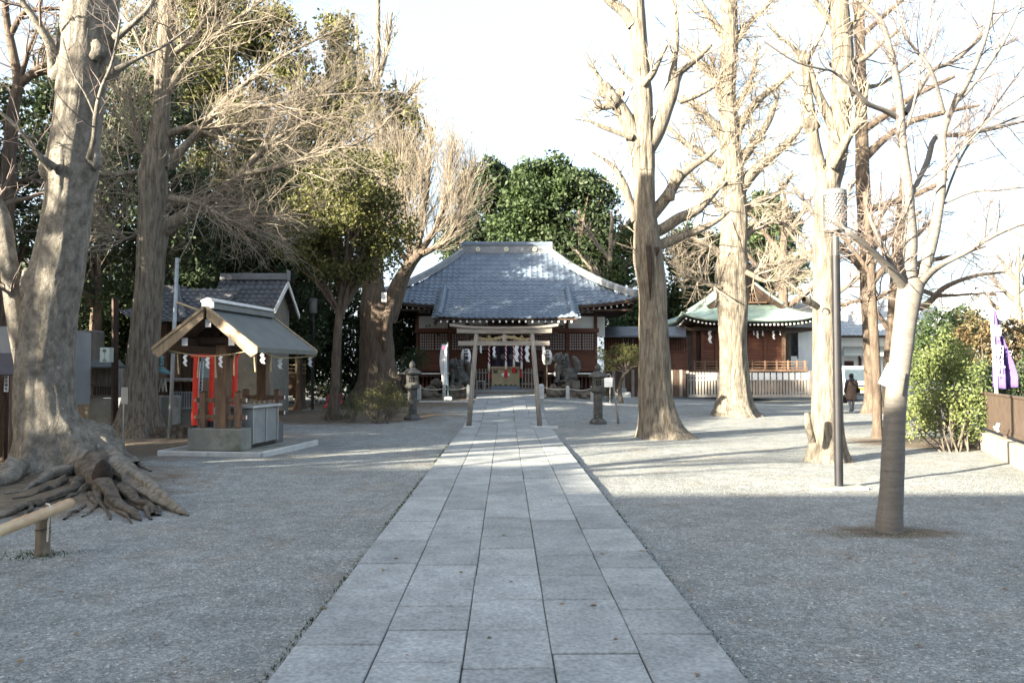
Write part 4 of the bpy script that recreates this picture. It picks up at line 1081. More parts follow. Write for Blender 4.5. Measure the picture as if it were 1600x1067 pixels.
# ------------------------------------------------------------------ roofs
def tile_field(name, par, mat, O, U, I, H, w0, w1, zf, lift=0.0, tw=.27, rl=.30, amp=.045, step=.055, y0=0.0):
    """field of curved roof tiles. O eave centre (x,y), U along the eave, I inward, zf(h) height, w0/w1 half widths at eave / ridge"""
    O = np.array(O, float); U = np.array(U, float); I = np.array(I, float)
    nr = int(round(H/rl)); rl = H/nr; nc = int(math.ceil(2*w0/tw)); 
    V = []; F = []; n = 0
    ss = np.array([0, .18, .36, .5, .64, .82, 1.0])
    wave = amp*np.array([0, .12, .62, 1.0, .62, .12, 0])
    K = len(ss)
    def pos(u, h, dz):
        z = zf(h) + lift*(np.abs(u)/w0)**4*max(0, 1-h/H)**1.6 + dz
        q = O[None]+u[:, None]*U[None]+h*I[None]
        return np.concatenate([q, z[:, None]], 1)
    for i in range(nr):
        h0 = i*rl; h1 = (i+1)*rl + .02
        wa = w0+(w1-w0)*(h0/H); wb = w0+(w1-w0)*(min(h1, H)/H)
        for j in range(nc):
            u = -w0+(j+ss)*2*w0/nc
            if u[-1] < -wa+.02 or u[0] > wa-.02: continue
            ua = np.clip(u, -wa, wa); ub = np.clip(u, -wb, wb)
            dj = random.uniform(-.004, .004)
            a = pos(ua, h0, wave+step+dj); b = pos(ub, min(h1, H), wave+.004); c = pos(ua, h0, wave*.6-.012)
            V += [a, b, c]
            for k in range(K-1):
                F.append((n+k, n+k+1, n+K+k+1, n+K+k)); F.append((n+2*K+k, n+2*K+k+1, n+k+1, n+k))
            n += 3*K
    return link(name, npmesh(name, np.concatenate(V), np.array(F)), mat, par, kind='stuff')
def surf(fn, nu, nv):
    us = np.linspace(0, 1, nu); vs = np.linspace(0, 1, nv)
    V = np.array([fn(u, v) for v in vs for u in us])
    idx = np.arange(nu*nv).reshape(nv, nu)
    F = np.stack([idx[:-1, :-1], idx[:-1, 1:], idx[1:, 1:], idx[1:, :-1]], -1).reshape(-1, 4)
    return V, F
def solid(o, th):
    m = o.modifiers.new('thickness', 'SOLIDIFY'); m.thickness = th; m.offset = 0; return o

# ------------------------------------------------------------------ main hall
hall = thing('shrine_hall', 'shrine worship hall with blue grey tiled hipped roof and red brown walls', 'shrine', (0, 37.2, .53))
GZ = .53
zm = lambda h: 4.48+3.04*(.72*(h/4.2)+.28*(h/4.2)**2)
tile_field('roof_tiles', hall, tile_blue, (0, 35.8), (1, 0), (0, 1), 4.2, 5.87, 2.12, zm, lift=.40)
zs = lambda h: zm(h*4.2/3.75)
tile_field('roof_tiles', hall, tile_blue, (5.87, 40), (0, 1), (-1, 0), 3.75, 4.2, .0, zs, lift=.40)
tile_field('roof_tiles', hall, tile_blue, (-5.87, 40), (0, 1), (1, 0), 3.75, 4.2, .0, zs, lift=.40)
tile_field('roof_tiles', hall, tile_blue, (0, 44.2), (1, 0), (0, -1), 4.2, 5.87, 2.12, zm, lift=.40)
zk = lambda h: 3.81+1.62*(.85*(h/3.35)+.15*(h/3.35)**2)
tile_field('porch_roof_tiles', hall, tile_blue, (0, 34.0), (1, 0), (0, 1), 3.35, 3.06, 3.06, zk, lift=.10)
# hip ridges, main ridge, verge ridges
def ridge_tube(pts, w, h, name='hip_ridge', mat=ridge_tile, caps=0):
    mb = MB()
    for a, b in zip(pts[:-1], pts[1:]):
        mb.bar(a, b, w, h)
    for a, b in zip(pts[:-1], pts[1:]):
        mb.cyl(Vector(a)+Vector((0,0,h/2)), Vector(b)+Vector((0,0,h/2)), w*.36, n=8)
    return mb.obj(name, mat, hall)
for s in (-1, 1):
    for (ye, yr) in ((35.8, 40), (44.2, 40)):
        pts = []
        for k in range(9):
            f = k/8
            pts.append((s*(5.87+(2.12-5.87)*f), ye+(yr-ye)*f, zm(4.2*f)+.13+.40*(1-f)**1.6))
        ridge_tube(pts, .26, .22)
    # verge of the porch roof
    pts = [(s*2.86, 34.12+3.1*k/5, zk(.12+3.1*k/5)+.10) for k in range(6)]
    ridge_tube(pts, .20, .14, 'verge_ridge', tile_blue)
    mb = MB()
    for k in range(10):
        y = 34.1+k*.3; mb.cyl((s*2.9, y, zk(y-34.0)+.03), (s*3.2, y, zk(y-34.0)+.0), .06, n=8)
    mb.obj('verge_tiles', tile_blue, hall, kind='stuff')
mb = MB(); mb.box(-2.22, 39.86, 7.45, 2.22, 40.14, 7.86); mb.obj('main_ridge', ridge_tile, hall, bevel=.02)
mb = MB(); mb.box(-2.30, 39.82, 7.862, 2.30, 40.18, 7.95); mb.cyl((-2.33,40,7.97),(2.33,40,7.97),.10,n=10); mb.obj('ridge_cap', tile_blue, hall)
for s in (-1, 1):
    mb = MB(); mb.box(s*2.27-.06, 39.78, 7.36, s*2.27+.06, 40.2, 8.0); mb.obj('ridge_end_tile', ridge_tile, hall, bevel=.02)
crest_m = M('crest', (.70,.66,.52), (.6,.56,.44), 9, .5)
for x in (-1.42, 0, 1.42):
    mb = MB(); mb.cyl((x, 39.80, 7.66), (x, 39.858, 7.66), .115, n=18); c = mb.obj('crest_disc', crest_m, hall)
    mb = MB()
    for k in range(3):
        an = k*2.094+.5; mb.cyl((x+.045*math.cos(an), 39.790, 7.66+.045*math.sin(an)), (x+.045*math.cos(an), 39.798, 7.66+.045*math.sin(an)), .026, n=8)
    mb.obj('crest_comma', M('crest_dark', (.25,.24,.2)), c)  # commas in a darker tone than the disc
# soffits and fascias
def soffit():
    mb = MB()
    for (a, b, z0, w) in ((35.86, 37.2, 4.30, 5.7),):
        for s, (x0, x1) in ((0, (-w, w)),):
            mb.add([(x0, a, z0), (x1, a, z0), (x1*.86, 37.3, 4.62), (x0*.86, 37.3, 4.62)], [(0,1,2,3)])
    for s in (-1, 1):
        mb.add([(s*5.78, 35.86, 4.62), (s*5.78, 44.1, 4.62), (s*4.2, 44.1, 4.7), (s*4.2, 35.9, 4.7)], [(0,1,2,3)])
    return mb
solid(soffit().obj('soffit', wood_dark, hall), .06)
mb = MB()
N_ = 24
for k in range(N_):
    u0 = -5.84+11.68*k/N_; u1 = -5.84+11.68*(k+1)/N_
    z0 = zm(0)+.40*(abs(u0)/5.87)**4; z1 = zm(0)+.40*(abs(u1)/5.87)**4
    mb.bar((u0, 35.87, z0-.07), (u1, 35.87, z1-.07), .09, .13)
for s in (-1, 1):
    for k in range(12):
        u0 = -4.15+8.3*k/12; u1 = -4.15+8.3*(k+1)/12
        mb.bar((s*5.80, 40+u0, zm(0)+.4*(abs(u0)/4.2)**4-.07), (s*5.80, 40+u1, zm(0)+.4*(abs(u1)/4.2)**4-.07), .09, .13)
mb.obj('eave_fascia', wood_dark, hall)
mb = MB(); me_ = MB()
for k in range(43):
    x = -5.55+11.1*k/42
    if abs(x) < 2.9: continue
    z = zm(0)+.40*(abs(x)/5.87)**4-.20
    mb.box(x-.035, 35.98, z-.045, x+.035, 37.2, z+.045); me_.box(x-.034, 35.965, z-.044, x+.034, 35.979, z+.044)
for s in (-1, 1):
    for k in range(28):
        y = 36.2+7.6*k/27; z = 4.36+.4*(abs(y-40)/4.2)**4
        mb.box(min(s*5.6, s*4.0), y-.035, z-.045, max(s*5.6, s*4.0), y+.035, z+.045)
mb.obj('rafters', wood_dark, hall, kind='stuff'); me_.obj('rafter_ends', white, hall, kind='stuff')
mb = MB(); me_ = MB()
for k in range(21):
    x = -2.80+5.6*k/20
    mb.bar((x, 34.10, 3.68), (x, 37.0, 4.75), .07, .09); me_.box(x-.036, 34.06, 3.63, x+.036, 34.075, 3.715)
mb.obj('porch_rafters', wood_dark, hall, kind='stuff'); me_.obj('porch_rafter_ends', white, hall, kind='stuff')
mb = MB(); mb.bar((-3.06, 34.08, 3.775), (3.06, 34.08, 3.775), .08, .075)
for s in (-1, 1): mb.bar((s*3.0, 34.1, 3.70), (s*3.0, 37.2, 5.2), .06, .2)
mb.obj('porch_fascia', wood_dark, hall)
mb = MB(); mb.add([(-2.98, 34.1, 3.73), (2.98, 34.1, 3.73), (2.98, 37.3, 4.9), (-2.98, 37.3, 4.9)], [(0,1,2,3)]); solid(mb.obj('porch_soffit', wood_dark, hall), .03)
# body
YW = 37.2
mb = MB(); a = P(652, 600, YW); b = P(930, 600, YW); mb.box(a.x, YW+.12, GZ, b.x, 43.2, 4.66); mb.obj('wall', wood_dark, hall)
for (x0, x1) in ((654.3, 699.7), (704.3, 762.7), (824.3, 883.7), (888.3, 928.7)): kid('plaster_panel', plaster, hall, lambda m: m.pb(x0, 494, x1, 513, YW+.04, .075))
mb = MB(); mb.pb(933.5, 495, 945, 526, YW+.9, .3); mb.obj('plaster_panel', plaster, hall)
mb = MB(); mb.pb(654, 482, 930, 489, YW+.04, .07); mb.obj('plaster_strip', plaster, hall)
for px in (652, 702, 765, 822, 886, 931):
    kid('post', wood_red, hall, lambda m: m.pb(px-2.2, 476, px+2.2, 614, YW-.08, .19), bevel=.01)
kid('tie_beam', wood_red, hall, lambda m: m.pb(648, 513, 936, 519.5, YW-.13, .13), bevel=.01)
kid('tie_beam', wood_dark, hall, lambda m: m.pb(650, 489.5, 934, 494, YW-.10, .13), bevel=.01)
kid('tie_beam', wood_red, hall, lambda m: m.pb(654.5, 548.5, 763, 552, YW-.06, .09))
kid('tie_beam', wood_red, hall, lambda m: m.pb(824.5, 548.5, 929, 552, YW-.06, .09))
lat = M('lattice_wood', (.13,.065,.045), (.09,.045,.035), 4, .8)
pane = M('shoji_paper', (.50,.51,.52), (.42,.43,.44), 3, .9)
def lattice(px0, px1, py0, py1, nx_, ny_):
    w = kid('window', wood_red, hall, lambda m: (m.pb(px0-1.1, py0-1.1, px1+1.1, py0, YW-.03, .06), m.pb(px0-1.1, py1, px1+1.1, py1+1.1, YW-.03, .06), m.pb(px0-1.1, py0, px0, py1, YW-.03, .06), m.pb(px1, py0, px1+1.1, py1, YW-.03, .06)))
    kid('pane', pane, w, lambda m: m.pb(px0, py0, px1, py1, YW+.03, .02))
    def bars(m):
        for i in range(1, nx_):
            x = px0+(px1-px0)*i/nx_; m.pb(x-.65, py0, x+.65, py1, YW-.012, .03)
        for i in range(1, ny_):
            y = py0+(py1-py0)*i/ny_; m.pb(px0, y-.65, px1, y+.65, YW-.008, .03)
    kid('lattice', lat, w, bars, kind='stuff')
lattice(656, 677.5, 521.5, 546.5, 6, 6); lattice(680, 698.5, 521.5, 546.5, 5, 6)
lattice(706, 732, 521.5, 546.5, 7, 6); lattice(735, 761.5, 521.5, 546.5, 7, 6)
lattice(826, 852, 521.5, 546.5, 7, 6); lattice(855, 882.5, 521.5, 546.5, 7, 6)
lattice(890, 908, 521.5, 546.5, 5, 6); lattice(910.5, 927.5, 521.5, 546.5, 5, 6)
for (x0, x1) in ((654.6, 699.6), (704.4, 762.6), (824.4, 883.6), (888.4, 928.6)):
    for k in range(7):
        y = 552.5+k*3.9
        kid('wall_board', wood_red, hall, lambda m: m.add([P(x0,y,YW-.045), P(x1,y,YW-.045), P(x1,y+3.7,YW-.085), P(x0,y+3.7,YW-.085), P(x0,y,YW+.1), P(x1,y,YW+.1), P(x1,y+3.7,YW+.1), P(x0,y+3.7,YW+.1)], [(0,1,2,3),(4,7,6,5),(0,4,5,1),(3,2,6,7),(0,3,7,4),(1,5,6,2)]))
# doorway with curtain
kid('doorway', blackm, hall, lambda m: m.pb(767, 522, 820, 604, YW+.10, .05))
def curtain(px0, px1, py0, py1, Y, mat, par, name, n=24, amp=.05):
    def fn(u, v):
        p = P(px0+(px1-px0)*u, py0+(py1-py0)*v, Y); return (p.x, Y+amp*math.sin(u*n)*(.3+.7*v), p.z)
    V, F = surf(fn, 60, 8)
    return solid(link(name, npmesh(name, V, F, True), mat, par), .01)
cu = curtain(768, 819, 541, 574, YW-.1, M('curtain', (.07,.055,.09), (.05,.04,.07), 4, .9), hall, 'curtain', 30)
for px in (773, 786, 799, 812):
    kid('curtain_crest', M('crest_grey', (.22,.22,.24)), cu, lambda m: m.cyl(P(px, 557, YW-.17), P(px, 557, YW-.165), .13, n=14))
# veranda, skirting
kid('veranda', wood_dark, hall, lambda m: (m.pb(618, 584.5, 745, 588.5, 36.0, 1.1), m.pb(838, 584.5, 937, 588.5, 36.0, 1.1)))
kid('veranda_edge', white, hall, lambda m: m.pb(618, 582.6, 728, 584.3, 35.98, .3)); kid('veranda_edge', white, hall, lambda m: m.pb(858, 582.6, 937, 584.3, 35.98, .3))
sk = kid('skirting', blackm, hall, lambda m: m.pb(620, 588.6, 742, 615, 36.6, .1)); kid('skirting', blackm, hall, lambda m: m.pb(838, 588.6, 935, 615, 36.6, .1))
for px in list(np.arange(622, 742, 6.2)) + list(np.arange(840, 935, 6.2)):
    kid('slat', wood_red, sk, lambda m: m.pb(px, 588.8, px+2.6, 606, 36.52, .07))
# porch
for px in (730, 853):
    kid('porch_post', wood_dark, hall, lambda m: m.pb(px-3.3, 505, px+3.3, 612, 34.45, .22), bevel=.015)
kid('porch_beam', wood_dark, hall, lambda m: m.pb(703, 507.5, 881, 514, 34.40, .24), bevel=.015)
kid('porch_beam', wood_dark, hall, lambda m: m.pb(712, 519, 872, 523.5, 34.5, .16), bevel=.015)
for px in (733, 762, 791, 821, 850):
    kid('bracket', wood_dark, hall, lambda m: m.pb(px-3, 514, px+3, 519, 34.42, .2))
kid('porch_floor', granite, hall, lambda m: m.box(P(740,612,33.6).x, 34.0, .3, P(842,612,33.6).x, 36.5, P(740,609.5,34.0).z), bevel=.01)
kid('step', wood_grey, hall, lambda m: m.box(P(741,612,33.55).x, 33.55, .52, P(836,612,33.55).x, 33.99, P(741,612.5,33.55).z), bevel=.01)
st_ = MB(); st_.box(P(738,617,33.45).x, 33.42, .4, P(839,617,33.45).x, 33.54, .60); st_.obj('step', granite, hall, bevel=.01)

# offering box
ob = thing('offering_box', 'pale gold offering box with white diamond crest in the hall porch', 'offering box', tuple(P(790, 609, 34.6)))
kid('box_front', gold, ob, lambda m: m.pb(768, 577, 812, 602.6, 34.6, .8), bevel=.01)
kid('base', M('blue_grey_paint', (.15,.19,.23), (.12,.15,.18), 4, .6), ob, lambda m: m.pb(766.8, 602.8, 813.2, 610.5, 34.56, .9), bevel=.01)
kid('top_rail', wood_gold, ob, lambda m: m.pb(767, 572.5, 813, 576.8, 34.55, .9), bevel=.01)
def diamond(m, px, py, rx, ry, Y, d=.012):
    m.prism([P(px-rx,py,Y), P(px-rx*.45,py-ry*.75,Y), P(px,py-ry,Y), P(px+rx*.45,py-ry*.75,Y), P(px+rx,py,Y), P(px+rx*.45,py+ry*.75,Y), P(px,py+ry,Y), P(px-rx*.45,py+ry*.75,Y)], (0, -d, 0))
kid('crest', white, ob, lambda m: diamond(m, 790, 585.3, 7.2, 4.2, 34.6))
def scallop(m):
    for k, px in enumerate((775, 782.5, 790, 797.5, 804.5)):
        s = (1, 1, 0, -1, -1)[k]
        m.prism([P(px-2.6,602.2,34.595), P(px+2.6,602.2,34.595), P(px+1.2-s*1.2,600.8,34.595), P(px-s*2.4,600.1,34.595)], (0,-.01,0))
kid('carved_openings', ink, ob, scallop)
def text(s, loc, size, mat, parent=None, rot=(R(90), 0, 0), ext=.003, name='lettering', sx=1.0, ls=.92, bold=.012):
    cu_ = bpy.data.curves.new(name, 'FONT'); cu_.body = s; cu_.size = size; cu_.align_x = 'CENTER'; cu_.align_y = 'CENTER'; cu_.extrude = ext
    cu_.space_line = ls; cu_.offset = size*bold; cu_.resolution_u = 2
    tmp = bpy.data.objects.new('tmp', cu_); COL.objects.link(tmp)
    dg = bpy.context.evaluated_depsgraph_get(); dg.update()
    me = bpy.data.meshes.new_from_object(tmp.evaluated_get(dg))
    bpy.data.objects.remove(tmp)
    me.materials.clear()
    me.transform(Matrix.Translation(Vector(loc)) @ Euler(rot).to_matrix().to_4x4() @ Matrix.Diagonal((sx, 1, 1, 1)))
    return link(name, me, mat, parent)
text('納', P(774.5, 581, 34.585), .19, ink, ob); text('奉', P(805.5, 581, 34.585), .19, ink, ob)
# lattice gates either side of the offering box
for lab, (g0, g1) in (('grey lattice gate left of the offering box', (742, 766)), ('grey lattice gate right of the offering box', (814, 838))):
    g = thing('lattice_gate', lab, 'gate', tuple(P((g0+g1)/2, 609, 34.2)), 'lattice gates beside the offering box')
    n_ = 5
    for k in range(n_):
        x = g0+(g1-g0)*(k+.5)/n_
        kid('bar', wood_grey, g, lambda m: m.pb(x-.95, 576, x+.95, 609, 34.2, .05))
    for y in (581, 598.5, 606):
        kid('rail', wood_grey, g, lambda m: m.pb(g0, y, g1, y+2.2, 34.252, .04))
tb = thing('small_stand', 'thin framed metal stand before the left lattice gate', 'stand', tuple(P(751, 613, 33.9)))
kid('frame', steel, tb, lambda m: (m.pb(745,595,757,596,33.9,.3), m.pb(745,596,746,612,33.9,.03), m.pb(756,596,757,612,33.9,.03)))
# bell ropes
bells = [(764, 580, 592, 'leftmost bell rope with a long red tassel'), (790.5, 577, 590, 'bell rope hanging in front of the white diamond crest'), (803, 574, 583, 'short bell rope third from the left'), (815, 577, 590, 'rightmost bell rope with a bright red tassel')]
for (px, y1, y2, lb) in bells:
    t = thing('bell_rope', lb, 'bell rope', tuple(P(px, y2, 34.35)), 'bell ropes in front of the offering box')
    for k, (mt) in enumerate((redcloth, whitecloth)):
        m = MB(); pts = []
        for i in range(40):
            f = i/39; c = P(px, 530+(y1-10-530)*f, 34.35); an = f*34+k*math.pi
            pts.append(c+Vector((.022*math.cos(an), .022*math.sin(an), 0)))
        m.tube(pts, .022, 5); m.obj('twisted_cord', mt, t, smooth=True)
    kid('grip', ropew, t, lambda m: m.lathe(P(px, y1, 34.35), [(.03,0),(.055,.02),(.05,.30),(.03,.33)], 10), smooth=True)
    kid('tassel', redcloth, t, lambda m: m.lathe(P(px, y2, 34.35), [(.03,0),(.085,.02),(.075,.18),(.04,(y2-y1)/FPX*34.35),(.02,(y2-y1)/FPX*34.35+.03)], 10))
    kid('bell', M('brass', (.35,.26,.12), None, 5, .4, metal=.8), t, lambda m: m.lathe(P(px, 530, 34.35), [(.02,-.02),(.09,.02),(.10,.09),(.06,.17),(.02,.2)], 12), smooth=True)
# shimenawa straw rope of the porch
sr = thing('straw_rope', 'thick twisted straw rope hung under the hall porch beam', 'rope', tuple(P(791, 530, 34.3)))
def twist(m, pts, r, k):
    out_ = []
    n = len(pts)
    for i, p in enumerate(pts):
        an = i*.9+k; out_.append(Vector(p)+Vector((0, r*.5*math.cos(an), r*.5*math.sin(an))))
    m.tube(out_, [r*.62*(.5+.5*math.sin(math.pi*min(1, max(0, (i+2)/(n+3))))**.5) for i in range(n)], 6)
for k in range(2):
    m = MB(); twist(m, [P(747+88*i/50, 529.5+2.5*math.sin(i/50*math.pi*3)-1.5*abs(i/25-1), 34.3) for i in range(51)], .085, k*math.pi)
    m.obj('strand', rope, sr, smooth=True)
def shide(px, py, sc_, Y, label, par=None, name='paper_streamer', mat=whitecloth):
    """zigzag folded paper; each fold steps sideways and towards the front"""
    m = MB(); c = P(px, py, Y); w = .10*sc_; h = .13*sc_
    x = c.x; z = c.z; y = c.y
    for k in range(4):
        sx = .055*sc_*(1 if k % 2 else -1)
        a = Vector((x-w/2, y-.01*k, z)); b_ = Vector((x+w/2, y-.01*k, z-.02*sc_)); d = Vector((sx, -.01, -h))
        m.prism([a, b_, b_+d, a+d], (0, .004, 0))
        x += sx*.9; z -= h*.82
    o = m.obj(name, mat, par)
    if par is None: tag(o, label, 'paper streamer', 'folded paper streamers on the hall rope')
    return o
shide(773, 541, 1.0, 34.2, None, sr); shide(808.5, 540, 1.5, 33.95, None, sr); shide(825, 540, 1.5, 33.95, None, sr); shide(752, 540, .7, 34.2, None, sr)

# ------------------------------------------------------------------ torii
tt = thing('torii_gate', 'weathered grey wooden torii gate standing over the stone path', 'torii', (0, 21.9, .06))
YT = 21.9
for (bx, tx) in ((732.5, 744.5), (843.5, 831.5)):
    m = MB(); a = P(bx, 671, YT); a.z = .04; b = P(tx, 520, YT)
    m.tube([a, a.lerp(b, .33)+Vector((0,0,0)), a.lerp(b, .66), b], [.072, .069, .066, .062], 18); m.obj('post', wood_weather, tt, smooth=True)
kid('tie_beam', wood_weather_h, tt, lambda m: m.pb(716, 532.8, 859, 540, YT-.045, .09), bevel=.006)
for px in (737.5, 751, 825, 838.5):
    kid('wedge', wood_weather, tt, lambda m: m.pb(px-1.2, 531.0, px+1.2, 532.7, YT-.03, .06))
kid('centre_strut', wood_weather, tt, lambda m: m.pb(785, 522, 790.5, 532.6, YT-.04, .08))
def curvedbeam(px0, px1, top, bot, dep, name, up, mat=wood_weather_h, n=20):
    V = []
    for k in range(n+1):
        f = k/n; px = px0+(px1-px0)*f; e = up*abs(2*f-1)**3
        for (py, yy) in ((bot-e*.9, -dep/2), (top-e, -dep/2), (top-e, dep/2), (bot-e*.9, dep/2)):
            p = P(px, py, YT); V.append((p.x, YT+yy, p.z))
    F = []
    for k in range(n):
        for j in range(4): F.append((k*4+j, k*4+(j+1) % 4, k*4+4+(j+1) % 4, k*4+4+j))
    F += [(0,3,2,1), tuple(n*4+j for j in range(4))]
    m = MB(); m.add(V, F); return m.obj(name, mat, tt)
curvedbeam(714, 862, 514.2, 521, .15, 'lintel', 1.0)
curvedbeam(703, 872, 510.6, 514.2, .24, 'top_lintel', 5.0)
for (px0, px1, lb) in ((723, 741, 'flat footing stone under the left torii post'), (829, 874, 'long flat footing stone under the right torii post')):
    a = G(px0, 672); b = G(px1, 672)
    m = MB(); m.box(a.x, 21.66, -.02, b.x, 21.79, .075); tag(m.obj('footing_stone', granite_light, None, bevel=.01), lb, 'stone')
# lanterns with writing
for (px, py0, py1, lb) in ((728, 545.5, 568.5, 'white paper lantern with black writing left of the torii'), (855, 547, 569.5, 'white paper lantern with black writing right of the torii')):
    Yl = 33.2
    t = thing('paper_lantern', lb, 'lantern', tuple(P(px, 612, Yl)), 'white paper lanterns on posts by the hall')
    zc = P(px, py1, Yl); hh = P(px, py0, Yl).z-zc.z
    prof = []
    for k in range(25):
        f = k/24; prof.append((.215*math.sin(math.pi*(.14+.72*f))**.55*(1-.03*(k % 2)), hh*f))
    kid('lamp_shade', M('lantern_paper', (.80,.80,.78), (.74,.74,.72), 3, .8, trans=.2), t, lambda m: m.lathe(zc, prof, 20))
    kid('top_ring', ink, t, lambda m: m.cyl(zc+Vector((0,0,hh)), zc+Vector((0,0,hh+.04)), .12, n=14))
    kid('bottom_ring', ink, t, lambda m: m.cyl(zc-Vector((0,0,.04)), zc, .12, n=14))
    kid('post', wood_dark, t, lambda m: m.tube([P(px, 612, Yl+.3), P(px, py0-8, Yl+.3)], .035, 8))
    kid('arm', wood_dark, t, lambda m: m.bar(P(px, py0-6, Yl+.3), P(px, py0-6, Yl-.02), .03))
    kid('roof', wood_dark, t, lambda m: m.prism([P(px-5, py0-5, Yl-.1), P(px, py0-9.5, Yl-.1), P(px+5, py0-5, Yl-.1)], (0, .4, 0)))
    for k, ch in enumerate('平塚神社'):
        c = P(px, py0+4.6+k*5.1, Yl-.222 if 0 < k < 3 else Yl-.205)
        text(ch, c, .185, ink, t, ext=.012, bold=.03, sx=1.15)
kid_ = MB(); kid_.pb(847, 541, 851.5, 556, 33.9, .02); tag(kid_.obj('name_board', white, None), 'narrow blank white board fixed beside the right paper lantern', 'board')
m = MB(); p = P(870, 584, 33.4); m.cyl((p.x-.08, 33.4, p.z), (p.x-.02, 33.36, p.z), .10, n=14)
m.bar(P(856, 583.5, 33.5), P(868, 583.5, 33.42), .03); tag(m.obj('floodlight', white, None), 'small white floodlight on an arm right of the hall steps', 'lamp')

# ------------------------------------------------------------------ stone lanterns
def stone_lantern(base, H, label, lean=0):
    t = thing('stone_lantern', label, 'stone lantern', base, 'stone lanterns flanking the approach')
    x, y, z = base; s = H/1.72
    def L(name, prof, n=6, sq=False, rot=.5236, **k):
        m = MB(); m.lathe((x, y, z), [(r*s, h*s) for r, h in prof], n, sq, rot); return m.obj(name, stone_dark, t, **k)
    L('base', [(.27,-.05),(.27,.06),(.20,.14),(.14,.16)], 6)
    L('shaft', [(.145,.13),(.135,.16),(.13,.84),(.14,.88)], 16, smooth=False)
    L('platform', [(.15,.87),(.24,.93),(.25,1.02),(.19,1.04)], 6, bevel=.01)
    fb = L('fire_box', [(.165,1.03),(.165,1.04),(.16,1.30),(.16,1.32)], sq=True)
    m = MB()
    m.box(x-.075*s, y-.178*s, z+1.10*s, x+.075*s, y-.163*s, z+1.25*s); m.obj('opening', blackm, fb)
    m = MB()
    for k in (-.028, .028): m.box(x+(k-.006)*s, y-.186*s, z+1.10*s, x+(k+.006)*s, y-.179*s, z+1.25*s)
    m.box(x-.075*s, y-.190*s, z+1.17*s, x+.075*s, y-.187*s, z+1.182*s); m.obj('grille', stone_dark, fb)
    L('roof', [(.18,1.30),(.30,1.33),(.31,1.37),(.22,1.44),(.13,1.49),(.06,1.52)], 6, bevel=.012)
    L('finial', [(.05,1.51),(.085,1.55),(.09,1.60),(.07,1.66),(.02,1.73),(.0,1.74)], 12, smooth=True)
    return t
g = G(644, 655.5); stone_lantern(tuple(g), 1.78, 'dark stone lantern left of the path, partly behind the rounded shrub')
g = G(934.5, 662); stone_lantern(tuple(g), 1.74, 'dark stone lantern right of the path beside the blank white notice')
m = MB(); a = G(953, 632); m.tube([a, P(953.5, 588, a.y)], .014, 6)
t = thing('notice_board', 'blank white notice on a thin pole right of the stone lantern', 'sign', tuple(a))
m.obj('pole', steel, t); kid('panel', white, t, lambda q: q.pb(942, 590, 957, 604.5, a.y-.03, .02)); kid('hook', white, t, lambda q: q.tube([P(948,585,a.y), P(953,585,a.y), P(955,588,a.y)], .012, 5))

# rope fence posts
def fpost(px, w, y0, y1, label, Y=31.8):
    t = thing('fence_post', label, 'post', tuple(P(px, y1, Y)), 'white granite posts of the rope fence')
    a = P(px, y1, Y); gzz = gzf(a.x, Y)
    def f(m):
        r = m2(w/2, Y); h = P(px, y0, Y).z
        m.lathe((a.x, Y, gzz-.02), [(r,0),(r,h-gzz-.05),(r*.5,h-gzz)], sq=True)
    kid('shaft', granite_light, t, f, bevel=.008)
    return Vector((a.x, Y, P(px, y0+5, Y).z))
lp = [fpost(655, 6, 600, 628, 'leftmost granite post of the rope fence'), fpost(694, 5, 602, 628, 'granite post just left of the white prayer banner base'), fpost(731.5, 4, 600, 628, 'granite post behind the left torii leg')]
rp_ = [fpost(846, 8, 599, 627, 'thick granite post behind the right torii leg'), fpost(887, 5.5, 602, 627, 'granite post right of the guardian rock mound'), fpost(925, 4.5, 602, 629, 'granite post behind the right stone lantern')]
for pts, lab in ((lp, 'white rope sagging between posts left of the path'), (rp_, 'white rope sagging between posts right of the path')):
    m = MB()
    for a, b in zip(pts[:-1], pts[1:]):
        m.tube([a.lerp(b, i/12)+Vector((0, -.04, -.07*math.sin(math.pi*i/12))) for i in range(13)], .016, 6)
    tag(m.obj('fence_rope', ropew, None, smooth=True), lab, 'rope', 'ropes of the low fence')
def kerb(name, pxs, label=None):
    m = MB()
    for (a, b) in zip(pxs[:-1], pxs[1:]):
        A = G(*a); B = G(*b); m.bar(A+Vector((0,0,.0)), B+Vector((0,0,.0)), .12, .13)
    o = m.obj(name, granite_light, None, bevel=.008); o['kind'] = 'structure'
kerb('kerb', [(850,627),(925,631),(1010,636)]); kerb('kerb', [(655,629),(736,629)])
# garden rocks
def rock(px, py, w, h, Y, label, seed):
    n, k = 14, 9
    th = np.linspace(0, np.pi, k)[:, None]; ph = np.linspace(0, 2*np.pi, n, endpoint=False)[None]
    d = np.stack([np.sin(th)*np.cos(ph), np.sin(th)*np.sin(ph), np.cos(th)+0*ph], -1)
    c = P(px, py, Y); rr = 1+.5*vn(d*1.7+seed, seed)+.2*vn(d*4+seed, seed+1)
    V = np.array(c)+d*rr[..., None]*np.array([m2(w/2, Y), m2(w/2, Y)*.8, m2(h/2, Y)])
    idx = np.arange(n*k).reshape(k, n)
    F = np.stack([idx[:-1], np.roll(idx, -1, 1)[:-1], np.roll(idx, -1, 1)[1:], idx[1:]], -1).reshape(-1, 4)
    tag(link('garden_rock', npmesh('garden_rock', V.reshape(-1, 3), F), rockm), label, 'rock', 'rough rocks piled under the stone guardians')
rock(672, 618, 32, 24, 32.6, 'low brown rock between the two left fence posts', 1)
rock(714, 614, 34, 32, 32.6, 'tall rock supporting the left stone guardian', 2)
rock(728, 622, 14, 16, 32.2, 'small rock beside the left torii leg', 3)
